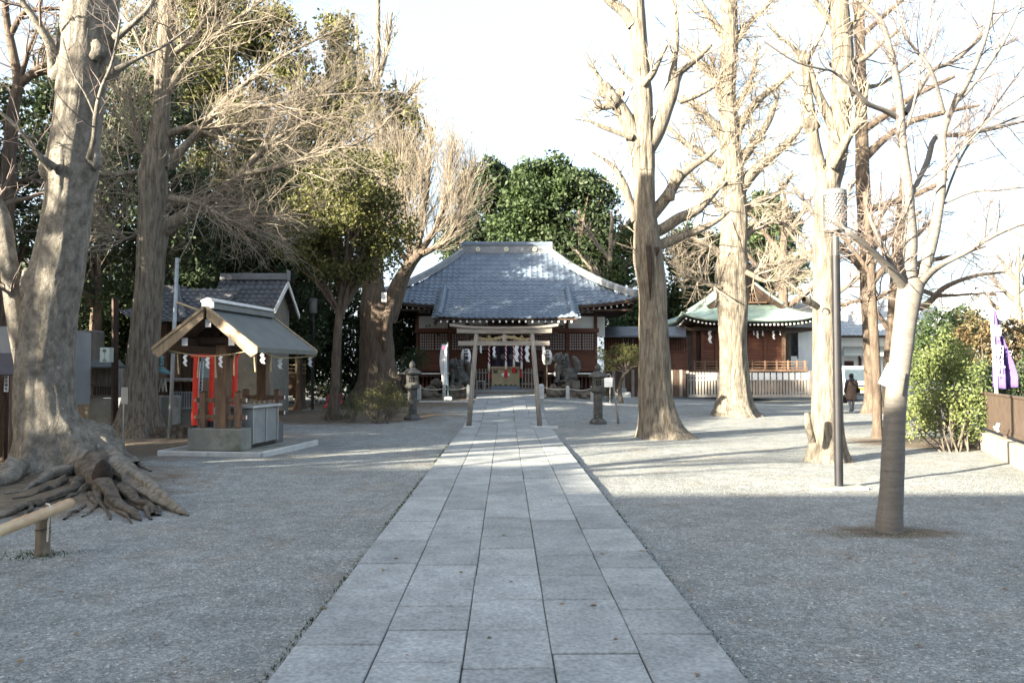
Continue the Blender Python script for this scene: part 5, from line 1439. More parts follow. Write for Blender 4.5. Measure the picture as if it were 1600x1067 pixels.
rock(866, 616, 26, 26, 32.6, 'ochre rock below the right stone guardian, nearest the path', 4)
rock(888, 612, 40, 40, 33.0, 'large dark rock supporting the right stone guardian', 5)
rock(912, 620, 28, 20, 32.6, 'low dark rock at the right end of the mound', 6)
rock(683, 600, 20, 16, 34, 'small rock behind the rope left of the banner', 7)
# stone guardians (lion dogs) on the rock mounds
def guardian(px, py, Y, s, face, label):
    base = P(px, py, Y)
    t = thing('stone_guardian', label, 'statue', tuple(base), 'stone guardian lions before the hall')
    bm_ = []
    def ball(c, r, sc=(1,1,1), n=14, k=9, amp=.15, fr=3):
        th = np.linspace(0, np.pi, k)[:, None]; ph = np.linspace(0, 2*np.pi, n, endpoint=False)[None]
        d = np.stack([np.sin(th)*np.cos(ph), np.sin(th)*np.sin(ph), np.cos(th)+0*ph], -1)
        rr = r*(1+amp*vn(d*fr+c[0]*3, 3))
        V = np.array(base)+np.array([c[0]*face, c[1], c[2]])*s+d*rr[..., None]*np.array(sc)*s
        idx = np.arange(n*k).reshape(k, n)
        F = np.stack([idx[:-1], np.roll(idx, -1, 1)[:-1], np.roll(idx, -1, 1)[1:], idx[1:]], -1).reshape(-1, 4)
        return V.reshape(-1, 3), F
    def tb_(pts, rr):
        p = np.array([np.array(base)+np.array([q[0]*face, q[1], q[2]])*s for q in pts])
        return tubes(*resample(p, np.array(rr)*s, 10), sides=10)
    body = merge([ball((.12,0,.34), .30, (1,.85,.95)), ball((-.12,0,.55), .27, (1,.9,1.15)), ball((.28,0,.2), .22, (1,1.1,.9)),
        tb_([(-.18,-.14,.55),(-.24,-.15,.28),(-.27,-.15,.02)], [.12,.085,.08]), tb_([(-.18,.14,.55),(-.24,.15,.28),(-.27,.15,.02)], [.12,.085,.08]),
        tb_([(.2,-.2,.25),(.05,-.24,.1),(-.04,-.24,.03)], [.13,.1,.07]), ball((-.30,-.15,.03), .10, (1.3,1,.6)), ball((-.06,-.24,.04), .10, (1.3,1,.6))])
    link('body', npmesh('body', body[0], body[1], True), stone_dark, t)
    hd = merge([ball((-.22,-.02,.92), .21, (1,1,.95), amp=.1), ball((-.38,-.03,.88), .12, (1,1.1,.8)), ball((-.36,-.12,.98), .04), ball((-.36,.06,.98), .04), ball((-.14,-.18,1.06), .07, (.6,.6,1.3)), ball((-.14,.16,1.06), .07, (.6,.6,1.3))])
    h = link('head', npmesh('head', hd[0], hd[1], True), stone_dark, t)
    rr = np.random.default_rng(4)
    cs = [ball((-.06+.14*math.cos(a)+.03*j, (.26-.03*j)*math.sin(a), .88-.13*j+.14*math.cos(a*1.0)), .085, amp=.3, fr=6) for j in range(4) for a in np.linspace(-2.4, 2.4, 7)]
    v = merge(cs); link('mane', npmesh('mane', v[0], v[1], True), stone_dark, t)
    tl = merge([tb_([(.36,0,.3),(.50,0,.55),(.42,0,.85),(.30,0,.98)], [.08,.13,.12,.05]), ball((.46,0,.72), .14, amp=.4, fr=6), ball((.52,0,.55), .11, amp=.4, fr=6)])
    link('tail', npmesh('tail', tl[0], tl[1], True), stone_dark, t)
guardian(717, 602, 32.8, .98, 1, 'dark stone guardian lion left of the steps, half hidden by the banner')
guardian(882, 597, 32.9, 1.08, 1, 'dark stone guardian lion on its rock mound right of the steps')
# white prayer banner
nb = thing('white_banner', 'white vertical banner with pink emblem left of the torii', 'banner', tuple(P(704, 626, 31.2)))
def fnb(u, v):
    w0 = 688+2.4-3.8*math.sin(min(1, v*1.25)*math.pi)**1.0+ (0 if v < .9 else 1); w1 = 698.4+.6*v
    p = P(w0+(w1-w0)*u, 538+64.5*v, 31.2); return (p.x, 31.2+.05*math.sin(u*3+v*5), p.z)
V, F = surf(fnb, 8, 24); solid(link('cloth', npmesh('cloth', V, F, True), whitecloth, nb), .006)
pink = M('pink_print', (.75,.08,.20), None, 4, .8)
def emb(m):
    for k in range(6):
        an = k*1.047; c = P(694+1.7*math.cos(an), 543.3+2.2*math.sin(an), 31.10); m.cyl(c, c+Vector((0,-.006,0)), .026, n=8)
kid('emblem', pink, nb, emb)
def marks(m):
    r = random.Random(3)
    for k in range(26):
        c = P(692.6+.35*math.sin(k)+.6*(k/26), 549.5+k*1.85, 31.12); a = .018
        m.box(c.x-a*r.uniform(.5,1), 31.09, c.z-.014, c.x+a*r.uniform(.5,1), 31.096, c.z-.004); m.box(c.x-.004, 31.086, c.z-.016, c.x+.004, 31.089, c.z+.012)
    for k in range(12):
        c = P(696.6, 576+k*1.9, 31.12); m.box(c.x-.012, 31.09, c.z-.008, c.x+.012, 31.096, c.z+.006)
kid('lettering', ink, nb, marks)
kid('pole', M('teal_pole', (.18,.33,.36), None, 4, .4), nb, lambda m: m.tube([P(700.3, 624, 31.22), P(699.6, 535, 31.22)], .014, 6))
kid('water_base', white, nb, lambda m: m.lathe((P(700.5,627,31.2).x, 31.2, gzf(-2.2,31.2)), [(.14,0),(.15,.03),(.14,.11),(.10,.13)], sq=True), bevel=.02)
# ------------------------------------------------------------------ hip-and-gable roofs (stage, far temple roof)
def irimoya(par, mat, cx, y0, hw, length, zfun, gx, gh, lift, seam=None, edge=wood_dark, name='roof', rows=10, th=.12, barge=wood_brown, over=.4):
    """ridge runs away from the viewer. zfun(x from ridge)->z, hw half width, gx half width of the gable, gh depth of the front skirt"""
    y1 = y0+length
    def hip(x):      # how far the slope starts behind the front eave at distance x from ridge
        return min(gh, (hw-x)*gh/(hw-gx))
    def lf(x, y):
        e = max(0, (min(abs(y-y0), abs(y-y1))*-1+gh*1.2)/(gh*1.2)); return lift*(x/hw)**4*e**1.6
    for s in (-1, 1):
        def fn(u, v, s=s):
            x = hw*v; a = y0+hip(x); b = y1-hip(x); y = a+(b-a)*u
            return (cx+s*x, y, zfun(x)+lf(x, y))
        V, F = surf(fn, 20, 16); solid(link(name+'_slope', npmesh(name, V, F, True), mat, par), th)
    for sgn, yy in ((1, y0), (-1, y1)):
        def fn(u, v, sgn=sgn, yy=yy):
            h = gh*v; w = hw-(hw-gx)*v; x = w*(2*u-1)
            return (cx+x, yy+sgn*h, zfun(hw-(hw-gx)*v)+lift*(abs(x)/hw)**4*max(0, 1-v)**1.6)
        V, F = surf(fn, 26, 10); solid(link(name+'_skirt', npmesh(name, V, F, True), mat, par), th)
    # upper gable roof overhang with barge boards
    for s in (-1, 1):
        def fn(u, v, s=s):
            x = (gx+.08)*v; return (cx+s*x, y0+gh-over+(length-2*gh+2*over)*u, zfun(x)+.06+.05*v)
        V, F = surf(fn, 4, 10); solid(link(name+'_gable_slope', npmesh(name, V, F, True), mat, par), th)
        m = MB()
        for k in range(8):
            xa = gx*k/8; xb = gx*(k+1)/8
            m.bar((cx+s*xa, y0+gh-over+.05, zfun(xa)-.14), (cx+s*xb, y0+gh-over+.05, zfun(xb)-.14), .10, .22)
        m.obj('barge_board', barge, par)
    m = MB(); m.prism([(cx-gx+.1, y0+gh+.12, zfun(gx)-.05), (cx+gx-.1, y0+gh+.12, zfun(gx)-.05), (cx, y0+gh+.12, zfun(0)-.1)], (0, .1, 0)); m.obj('gable_wall', edge, par)

# ------------------------------------------------------------------ stage (kagura-den)
sc0 = P(1178, 578, 40).x
stage = thing('stage_building', 'red brown boarded stage with green copper hip and gable roof', 'building', (sc0, 41.3, .2))
zst = lambda x: 6.45-.90*x+.068*x*x
irimoya(stage, copper, sc0, 40.0, 3.62, 7.0, zst, 1.95, 1.6, .42, barge=wood_dark)
m = MB(); m.bar((sc0, 41.1, 6.62), (sc0, 46.0, 6.62), .28, .30); m.cyl((sc0, 41.05, 6.62), (sc0, 41.2, 6.62), .22, n=10); m.obj('ridge', copper, stage, bevel=.02)
def gslats(m):
    for k in range(9):
        x = sc0-.5+k*.125; m.box(x-.02, 41.64, 5.2, x+.02, 41.70, 5.62)
kid('gable_grille', wood_brown, stage, gslats, kind='stuff')
kid('gable_beam', copper_roof, stage, lambda m: m.box(sc0-1.6, 41.58, 4.86, sc0+1.6, 41.7, 5.02))
kid('gable_beam', wood_brown, stage, lambda m: m.box(sc0-1.2, 41.58, 5.1, sc0+1.2, 41.7, 5.18))
mb = MB(); me_ = MB()
for k in range(34):
    x = -3.35+6.7*k/33; z = zst(3.62)+.42*(abs(x)/3.62)**4-.19
    mb.box(sc0+x-.035, 40.2, z-.04, sc0+x+.035, 41.4, z+.04); me_.box(sc0+x-.036, 40.18, z-.042, sc0+x+.036, 40.199, z+.042)
mb.box(sc0-3.4, 40.9, 3.62, sc0+3.4, 46.6, 3.80)
for k in range(30):
    y = 40.5+6.0*k/29; z = zst(3.62)+.42*(abs(y-43.5)/3.5)**4-.19
    mb.box(sc0-3.42, y-.035, z-.04, sc0-2.0, y+.035, z+.04); me_.box(sc0-3.44, y-.036, z-.042, sc0-3.421, y+.036, z+.042)
mb.obj('rafters', wood_dark, stage, kind='stuff'); me_.obj('rafter_ends', white, stage, kind='stuff')
YS = 41.3
bx0 = P(1084, 578, YS).x; bx1 = P(1227, 578, YS).x
kid('wall', wood_dark, stage, lambda m: m.box(bx0+.1, YS+.15, .2, bx1-.1, 45.8, 3.7))
for px in (1085, 1098, 1165, 1196, 1225):
    kid('post', wood_red if px < 1200 else wood_brown, stage, lambda m: m.pb(px-2.6, 512, px+2.6, 584, YS-.02, .2), bevel=.01)  # rightmost post paler: the sunlight on it is put into its colour
kid('head_beam', wood_red, stage, lambda m: m.pb(1084, 509, 1228, 516, YS-.06, .16), bevel=.01)
for (x0, x1) in ((1100.6, 1116), (1117, 1162.4), (1167.6, 1193.4), (1198.6, 1222.4)):
    for k in range(13):
        y = 518+k*4.1
        kid('wall_board', wood_red, stage, lambda m: m.add([P(x0,y,YS+.05), P(x1,y,YS+.05), P(x1,y+3.9,YS+.01), P(x0,y+3.9,YS+.01), P(x0,y,YS+.15), P(x1,y,YS+.15), P(x1,y+3.9,YS+.15), P(x0,y+3.9,YS+.15)], [(0,1,2,3),(4,7,6,5),(0,4,5,1),(3,2,6,7),(0,3,7,4),(1,5,6,2)]))
for k in range(7):
    y = YS+.5+k*.62
    kid('side_board', wood_red, stage, lambda m: m.box(bx0-.02, y, .9, bx0+.09, y+.58, 3.5))
YR = 40.4
fl = kid('floor_edge', wood_brown, stage, lambda m: (m.pb(1066, 577, 1262, 580.5, YR, 1.0)), bevel=.01)
kid('floor_base', wood_dark, stage, lambda m: m.pb(1070, 581, 1258, 612, YR+.5, .3))
for py, h in ((564.5, 1.6), (569, 1.3), (573.5, 1.5)):
    kid('handrail', wood_brown, stage, lambda m: m.pb(1066, py, 1262, py+h, YR+.05, .06), bevel=.006)
for px in (1068, 1085, 1102, 1120, 1176, 1196, 1214, 1232, 1246, 1258):
    kid('rail_post', wood_brown, stage, lambda m: m.pb(px-1.1, 563, px+1.1, 577, YR+.04, .08), bevel=.006)
for px, w in ((1184, 1), (1192, .7), (1209, 1.1), (1219, .6), (1178, .6), (1110, 1.6)):
    shide(px, 516, w*.9, YS-.3, None, stage)
# slatted fence before the stage
YF = 38.0
zf0 = P(1076, 618, YF).z
fence = thing('slatted_fence', 'weathered grey slatted fence hung with white papers before the stage', 'fence', tuple(P(1170, 618, YF)))
k = 0
for px in np.arange(1079.5, 1266, 4.7):
    kid('slat', wood_pale, fence, lambda m: m.pb(px-1.25, 581.5, px+1.25, 616.5, YF, .03))
for py, h in ((586, 2.4), (592.5, 2.4)):
    kid('rail', wood_pale, fence, lambda m: m.pb(1076.5, py, 1268, py+h, YF+.031, .05))
kid('sill', wood_pale, fence, lambda m: m.pb(1076, 616.5, 1268, 621, YF-.04, .14), bevel=.01)
for px in (1075, 1267):
    kid('post', wood_grey, fence, lambda m: m.pb(px-1.6, 579, px+1.6, 621, YF-.03, .14), bevel=.01)
for k in range(9):
    a = P(1073.0-k*2.9, 580.5, YF+.10+k*.10); b = P(1073.0-k*2.9, 620.5-k*.35, YF+.1+k*.10); 
    kid('return_board', wood_grey, fence, lambda m: m.box(a.x-.045, a.y, b.z, a.x+.045, a.y+.03, a.z))
papers = [1106, 1116, 1170, 1179.7, 1189.3, 1199, 1208.6, 1218.2, 1228, 1237.6, 1247, 1256.5, 1264.5]
_ord = ['left one of the two white papers on the slatted fence left of the shaggy trunk', 'right one of the two white papers on the slatted fence left of the shaggy trunk']+['%s white paper on the slatted fence right of the shaggy trunk' % w for w in ('first','second','third','fourth','fifth','sixth','seventh','eighth','ninth','tenth','last')]
for k, px in enumerate(papers):
    o = kid('paper_sheet', white, None, lambda m: m.pb(px-3.5, 582.5, px+3.5, 593.5, YF-.02, .01))
    tag(o, _ord[k], 'paper', 'white papers on the slatted fence')
    a = P(px, 593.5, YF-.02)
# boarded corridor between hall and stage
cor = thing('boarded_corridor', 'low dark roofed corridor of brown boards linking hall and stage', 'building', tuple(P(1005, 612, 40)))
kid('roof', tile_dark, cor, lambda m: m.prism([P(944,525,39.4), P(1070,525,39.4), P(1070,523,39.4), P(1070,510,41), P(944,510,41), P(944,523,39.4)], (0,.001,0)) if False else m.add([P(944,524.5,39.4), P(1072,524.5,39.4), P(1072,510,41.2), P(944,510,41.2), P(944,527,39.4), P(1072,527,39.4), P(1072,524,41.2), P(944,524,41.2)], [(0,1,2,3),(0,4,5,1),(1,5,6,2),(2,6,7,3),(3,7,4,0),(4,7,6,5)]))
kid('wall', wood_dark, cor, lambda m: m.pb(946, 526, 1080, 612, 40.2, .5))
for k in range(17):
    px = 946+k*7.6
    kid('wall_board', wood_red, cor, lambda m: m.pb(px, 549, px+7.1, 611, 40.15, .04))
    kid('slat', wood_red, cor, lambda m: m.pb(px+.8, 528.5, px+2.6, 547, 40.12, .07))
    kid('slat', wood_grey if 2 < k < 6 else wood_red, cor, lambda m: m.pb(px+4.6, 528.5, px+6.4, 547, 40.12, .07))
kid('beam', wood_red, cor, lambda m: m.pb(946, 547, 1072, 549.5, 40.08, .1))
lf = thing('low_board_fence', 'dark upright board fence behind the shaped pine', 'fence', tuple(P(1010, 619, 37.6)))
for k in range(26):
    px = 942+k*5.0
    kid('board', wood_dark if k % 3 else wood_grey, lf, lambda m: m.pb(px, 578+random.uniform(-.6, .6), px+4.2, 619.5, 37.6, .04))
kid('rail', wood_dark, lf, lambda m: m.pb(942, 583, 1073, 586, 37.65, .05))
m = MB(); m.pb(964, 612, 984, 622, 35.5, .5); m.pb(966, 607, 980, 612, 35.6, .4); 
t = thing('stone_step_block', 'stacked pale stone blocks behind the prop pole', 'stone', tuple(P(975, 622, 35.5)))
kid('block', granite_light, t, lambda q: q.pb(963, 613, 986, 622.5, 35.4, .6), bevel=.03); kid('block', granite, t, lambda q: q.pb(966, 606.5, 979, 612.8, 35.6, .4), bevel=.03)
# white walled house right of the stage
h1 = thing('white_house', 'white walled house corner with dark window right of the stage', 'house', tuple(P(1250, 600, 47)))
kid('wall', plaster, h1, lambda m: m.pb(1228, 512, 1290, 604, 47, 5))
wf = kid('window', metal_black, h1, lambda m: (m.pb(1232.5, 520, 1247, 560, 46.93, .07)))
kid('pane', glass_dark, wf, lambda m: m.pb(1234, 524, 1245.5, 555, 46.9, .03)); kid('pane', white, wf, lambda m: m.pb(1234, 556.5, 1245.5, 570, 46.9, .03))
kid('roof', tile_dark, h1, lambda m: m.add([P(1222,513.5,46.1), P(1274,513.5,46.1), P(1268,505,47), P(1228,505,47), P(1222,516,46.1), P(1274,516,46.1), P(1268,512,47), P(1228,512,47)], [(0,1,2,3),(0,4,5,1),(1,5,6,2),(2,6,7,3),(3,7,4,0),(4,7,6,5)]))
kid('upper_wall', plaster, h1, lambda m: m.pb(1238, 480, 1300, 505, 48, 4))
kid('upper_roof', tile_far, h1, lambda m: m.prism([P(1232,481,47.5), P(1310,481,47.5), P(1290,462,47.5), P(1250,462,47.5)], (0,5,0)))
# house behind the person
h2 = thing('tiled_house', 'house with blue grey tiled roof and brown lattice window behind the white van', 'house', tuple(P(1345, 618, 52)))
kid('wall', plaster, h2, lambda m: m.pb(1300, 520, 1420, 618, 52, 6))
z2e = P(1345, 524, 51).z; z2r = P(1345, 468, 55).z
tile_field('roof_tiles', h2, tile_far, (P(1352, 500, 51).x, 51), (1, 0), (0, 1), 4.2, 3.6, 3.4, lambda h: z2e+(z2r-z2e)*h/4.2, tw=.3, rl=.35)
kid('eave_board', wood_dark, h2, lambda m: m.pb(1268, 524, 1438, 527, 51.05, .8))
kid('canopy', M('canopy_grey', (.42,.44,.40), (.34,.36,.33), 3, .6), h2, lambda m: m.add([P(1318,553,51.0), P(1390,553,51.0), P(1390,541,52), P(1318,541,52), P(1318,556,51.0), P(1390,556,51.0), P(1390,556,52), P(1318,556,52)], [(0,1,2,3),(0,4,5,1),(1,5,6,2),(2,6,7,3),(3,7,4,0),(4,7,6,5)]))
w2 = kid('window', wood_red, h2, lambda m: m.pb(1320, 564, 1334, 574, 51.93, .06))
for k in range(5): kid('bar', wood_dark, w2, lambda m: m.pb(1321.4+k*2.6, 565, 1322.4+k*2.6, 573, 51.9, .03))
for px in (1344.5, 1372): kid('post', wood_red, h2, lambda m: m.pb(px-1.6, 556, px+1.6, 600, 51.9, .1))
for px in (1330, 1338, 1346, 1354): kid('rafter_end', white, h2, lambda m: m.pb(px-1, 557, px+1, 559, 51.3, .05))
# big pale temple roof far right
h3 = thing('temple_roof', 'large pale hip and gable tiled roof far off at the right edge', 'building', tuple(P(1555, 600, 62)))
xt = P(1552, 578, 62).x
zt = lambda x: P(1552, 449, 63).z-.80*x+.048*x*x
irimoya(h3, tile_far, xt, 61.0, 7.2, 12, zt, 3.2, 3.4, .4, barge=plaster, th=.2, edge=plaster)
kid('wall', plaster, h3, lambda m: m.box(xt-5.4, 62.6, 0, xt+5.4, 71, zt(6.4)))
kid('ridge', tile_far, h3, lambda m: m.bar((xt, 64, zt(0)+.25), (xt, 70, zt(0)+.25), .4, .5))
kid('gable_vent', wood_dark, h3, lambda m: m.prism([P(1542,462,63.6), P(1560,462,63.6), P(1551,455,63.6)], (0,.1,0)))
h4 = thing('low_house', 'low pale roofed house at the right edge beyond the temple roof', 'house', tuple(P(1630, 600, 70)))
kid('wall', plaster, h4, lambda m: m.pb(1560, 500, 1720, 610, 70, 6))
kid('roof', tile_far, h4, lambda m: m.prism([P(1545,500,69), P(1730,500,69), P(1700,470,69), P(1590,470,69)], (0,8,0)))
h5 = thing('apartment_block', 'pale low building seen between trunks behind the banner shrubs', 'building', tuple(P(1440, 600, 75)))
kid('wall', M('pale_wall', (.55,.53,.48), (.47,.45,.41), 2, .9), h5, lambda m: m.pb(1375, 512, 1500, 606, 75, 8))
kid('roof', tile_far, h5, lambda m: m.prism([P(1365,514,74), P(1510,514,74), P(1490,492,74), P(1385,492,74)], (0,9,0)))
for px in (1392, 1415, 1438, 1461, 1484): 
    w_ = kid('window', white, h5, lambda m: m.pb(px-5, 535, px+5, 555, 74.9, .1)); kid('pane', glass_dark, w_, lambda m: m.pb(px-4, 537, px+4, 553, 74.86, .05))
for k, (px, py0, py1, Y, w, lb) in enumerate(((1467, 440, 560, 44, 3.4, 'slim grey steel pole behind the cherry branches'), (1512, 452, 560, 40, 3.2, 'slim grey steel pole left of the purple banner'))):
    m = MB(); m.cyl(P(px, py1, Y), P(px, py0, Y), m2(w/2, Y), n=10); tag(m.obj('steel_pole', steel, None), lb, 'pole')
# loudspeaker on pole
ls = thing('loudspeaker', 'grey horn loudspeaker on a pole behind the purple banner', 'loudspeaker', tuple(P(1560, 600, 20)))
kid('pole', metal_grey, ls, lambda m: m.cyl(P(1561, 600, 20), P(1561, 494, 20), .05, n=8))
kid('horn', metal_grey, ls, lambda m: m.cyl(P(1553, 490, 20), P(1541, 489, 19.7), .05, .13, 14))
kid('horn', metal_grey, ls, lambda m: m.cyl(P(1558, 488, 20.1), P(1568, 492, 19.6), .05, .15, 14))
kid('bracket', metal_black, ls, lambda m: m.bar(P(1550, 494, 20), P(1570, 494, 20), .05))

# ------------------------------------------------------------------ lamp posts
def lamp_post(base, H, label, s=1.0, slab=None):
    t = thing('lamp_post', label, 'street lamp', base, 'black lamp posts with perforated shades')
    x, y, z = base
    if slab:
        kid('footing', concrete, t, lambda m: m.box(x-slab[0], y-slab[1], z-.06, x+slab[2], y+slab[1], z+.035), bevel=.008)
    zb = H-.62*s
    kid('post', metal_black, t, lambda m: m.cyl((x, y, z+.03), (x, y, z+zb-.32*s), .056*s, n=20), smooth=False)
    kid('neck', M('neck_grey', (.05,.052,.055), None, 4, .4), t, lambda m: m.cyl((x, y, z+zb-.32*s), (x, y, z+zb), .046*s, n=18))
    kid('bracket', metal_black, t, lambda m: m.box(x+.054*s, y-.015, z+.5, x+.062*s, y+.015, z+.54))
    r = .150*s; h = .56*s
    g = kid('glass', M('lamp_milk', (.34,.34,.335), None, 3, .35), t, lambda m: m.cyl((x, y, z+zb+.03), (x, y, z+zb+h-.02), r*.93, n=28))
    kid('top_ring', M('ring_grey', (.13,.14,.14), None, 4, .45), t, lambda m: m.lathe((x, y, z+zb+h-.05*s), [(r*.9,0),(r*1.02,.0),(r*1.03,.055*s),(r*.8,.075*s),(.01,.08*s)], 28))
    kid('bottom_ring', MATS['ring_grey'], t, lambda m: m.lathe((x, y, z+zb), [(.02,.0),(r*.95,.01*s),(r*1.03,.015*s),(r*1.03,.05*s),(r*.9,.052*s)], 28))
    def lat_(m):
        # honeycomb strips: staggered short bars round the glass
        n = 22; rows = 11; hh = (h-.09*s)/rows
        for j in range(rows):
            z0 = z+zb+.045*s+j*hh
            for i in range(n):
                a0 = 2*math.pi*(i+.5*(j % 2))/n; a1 = 2*math.pi*(i+.5+.5*(j % 2))/n; am = 2*math.pi*(i-.5+.5*(j % 2))/n
                p = lambda a, zz: (x+r*math.cos(a), y+r*math.sin(a), zz)
                m.bar(p(a0, z0), p(a0, z0+hh*.55), .0085*s, .008*s); m.bar(p(a0, z0+hh*.55), p(a1, z0+hh), .0085*s, .008*s); m.bar(p(a0, z0+hh*.55), p(am, z0+hh), .0085*s, .008*s)
    kid('perforated_shade', M('shade_grey', (.09,.095,.10), None, 3, .4, spec=.4), t, lat_, kind='stuff')
    return t
g = G(1311, 763); lamp_post((g.x, g.y, 0), 4.10, 'tall black lamp post on a concrete footing in the right foreground', 1.0, (.34, .16, .34))
g = G(488, 641); lamp_post(tuple(g), P(488, 465, g.y).z-g.z, 'black lamp post behind the hand washing pavilion', 1.0, (.4, .2, .4))
gq = gp(557, 43); lamp_post(gq, P(557, 497, 43).z-gq[2], 'distant lamp post left of the old forked tree', 1.0)

# ------------------------------------------------------------------ planter wall, brown fence, banner at the right
wa = Vector((9.85, 16.8, 0)); wb_ = Vector((8.2, 12.6, 0)); wc = Vector((7.3, 10.3, 0))
def wall_seg(m, a, b, t_, z0, z1, off=0):
    d = (b-a).normalized(); n_ = Vector((d.y, -d.x, 0))*-1
    if n_.x < 0: n_ = -n_
    a = a+n_*off; b = b+n_*off
    m.prism([(a.x, a.y, z0), (b.x, b.y, z0), (b.x, b.y, z1), (a.x, a.y, z1)], n_*t_)
pw = thing('planter_wall', 'low pale concrete wall carrying the brown panel fence', 'wall', tuple(wb_))
d_ = (wc-wa).normalized(); L_ = (wc-wa).length
for k in range(5):
    a = wa+d_*(L_*k/5+.006); b = wa+d_*(L_*(k+1)/5-.006)
    kid('wall_block', concrete_pale, pw, lambda m: wall_seg(m, a, b, .16, -.1, .36), bevel=.008)
kid('end_wall', concrete_pale, pw, lambda m: m.box(wa.x+.0, wa.y+.02, -.1, wa.x+1.6, wa.y+.16, .36), bevel=.01)
pf = thing('panel_fence', 'dark brown metal panel fence on the low concrete wall', 'fence', tuple(wb_+Vector((.2, 0, .36))))
for k in range(18):
    a = wa+d_*(L_*k/18+.004); b = wa+d_*(L_*(k+1)/18-.004)
    kid('panel', metal_brown, pf, lambda m: wall_seg(m, a, b, .02, .50, 1.12, .10))
kid('top_rail', metal_brown, pf, lambda m: wall_seg(m, wa, wc, .06, 1.12, 1.16, .08))
kid('bottom_rail', metal_brown, pf, lambda m: wall_seg(m, wa, wc, .05, .44, .50, .085))
for k in range(4):
    a = wa+d_*(L_*k/3.01); b = a+d_*.05
    kid('post', metal_brown, pf, lambda m: wall_seg(m, a, b, .05, .36, 1.13, .125))
c = P(1556, 672, 13.8)
o = kid('tied_paper', whitecloth, None, lambda m: (m.bar(c, c+Vector((.05,0,.12)), .035), m.bar(c+Vector((.04,0,-.02)), c+Vector((-.03,0,.06)), .03))); tag(o, 'small white paper tied to the wire above the concrete wall', 'paper')
bn = thing('purple_banner', 'purple vertical banner with white writing above the brown fence', 'banner', tuple(P(1558, 640, 15.2)))
YB = 15.2
kid('pole', white, bn, lambda m: m.tube([P(1558.5, 642, YB), P(1556.5, 600, YB), P(1552.5, 540, YB), P(1549, 482, YB)], .03, 8), smooth=True)
def fb(u, v):
    x0 = 1550.5+6.5*v; wdt = 3+26*v**.75*(1 if v < .93 else .93); px = x0+wdt*u*(1-.12*math.sin(v*6)*u); py = 482+122*v+ (4-6*abs(u-.4))*(v > .97)
    p = P(px, py, YB); return (p.x, YB+.10*math.sin(u*9+v*2)*(.2+v), p.z)
V, F = surf(fb, 26, 30); solid(link('cloth', npmesh('cloth', V, F, True), purple, bn), .006)
for ch, px, py, sz in (('神', 1558, 521, .30), ('明', 1561, 553, .32), ('社', 1563, 578, .34)):
    text(ch, P(px, py, YB-.12), sz, white, bn, rot=(R(90), R(6), R(8)), sx=.62)
# name plate on the cherry
npb = MB(); a = P(1378, 601, 7.6); b = P(1393, 570, 7.66); npb.bar(a, b, .075, .012, up=(.3, 1, 0))
o = npb.obj('name_plate', M('plate_white', (.78,.76,.66), (.66,.63,.52), 9, .7), None); tag(o, 'faded white name plate leaning off the cherry trunk', 'sign')
m = MB()
for k in range(4):
    c_ = a.lerp(b, .22+.18*k)+Vector((0, -.012, 0)); m.box(c_.x-.010, c_.y-.002, c_.z-.010, c_.x+.010, c_.y, c_.z-.004); m.box(c_.x-.003, c_.y-.0035, c_.z-.012, c_.x+.003, c_.y-.0022, c_.z+.008)
fm = m.obj('faded_lettering', M('faint_ink', (.45,.43,.38)), None); fm.parent = o

# ------------------------------------------------------------------ person and van
def skin(name, verts, edges, radii, mat, parent, sub=2, rootv=0):
    me = bpy.data.meshes.new(name); me.from_pydata([tuple(v) for v in verts], edges, []); 
    o = link(name, me, mat, parent)
    o.modifiers.new('skin', 'SKIN'); o.modifiers.new('sub', 'SUBSURF').levels = sub; o.modifiers['sub'].render_levels = sub
    sv = me.skin_vertices[0].data if me.skin_vertices else None
    if sv is None:
        bpy.context.view_layer.objects.active = o; sv = o.data.skin_vertices[0].data
    for i, r in enumerate(radii): sv[i].radius = r if isinstance(r, tuple) else (r, r); sv[i].use_root = (i == rootv)
    return o
pg = G(1331, 643.5); YP = pg.y; s = (P(1331, 584, YP).z-pg.z)/1.58
person = thing('person', 'person in a long brown quilted coat walking away with a shoulder bag', 'person', tuple(pg))
def pv(x, y, z): return (pg.x+x*s, pg.y+y*s, pg.z+z*s)
skinm = M('skin', (.42,.26,.18), None, 5, .6); trous = M('grey_trousers', (.20,.21,.24), (.15,.16,.18), 8, .9)
coat = M('coat_brown', (.15,.10,.075), (.10,.07,.055), 9, .5, .3, 40, spec=.4); coatd = M('coat_dark', (.045,.04,.045), None, 9, .5)
body_v = [pv(0,0,.82), pv(0,0,1.05), pv(0,0,1.28), pv(0,-.0,1.36), pv(0,.01,1.44), pv(0,.01,1.52),
          pv(-.16,0,1.27), pv(-.22,.0,1.02), pv(-.23,.05,.80), pv(-.23,.07,.74), pv(.16,0,1.27), pv(.22,.0,1.03), pv(.22,.05,.84), pv(.21,.08,.78),
          pv(-.085,0,.78), pv(-.08,.03,.45), pv(-.085,-.10,.09), pv(-.085,.03,.04), pv(.075,0,.78), pv(.07,.02,.45), pv(.06,.02,.07), pv(.06,.15,.04)]
body_e = [(0,1),(1,2),(2,3),(3,4),(4,5),(2,6),(6,7),(7,8),(8,9),(2,10),(10,11),(11,12),(12,13),(0,14),(14,15),(15,16),(16,17),(0,18),(18,19),(19,20),(20,21)]
rr = [.13,.12,.13,.055,.085,.075,.065,.05,.04,.035,.065,.05,.04,.035,.09,.065,.045,.04,.09,.065,.045,.04]
skin('body', body_v, body_e, [r*s for r in rr], trous, person)
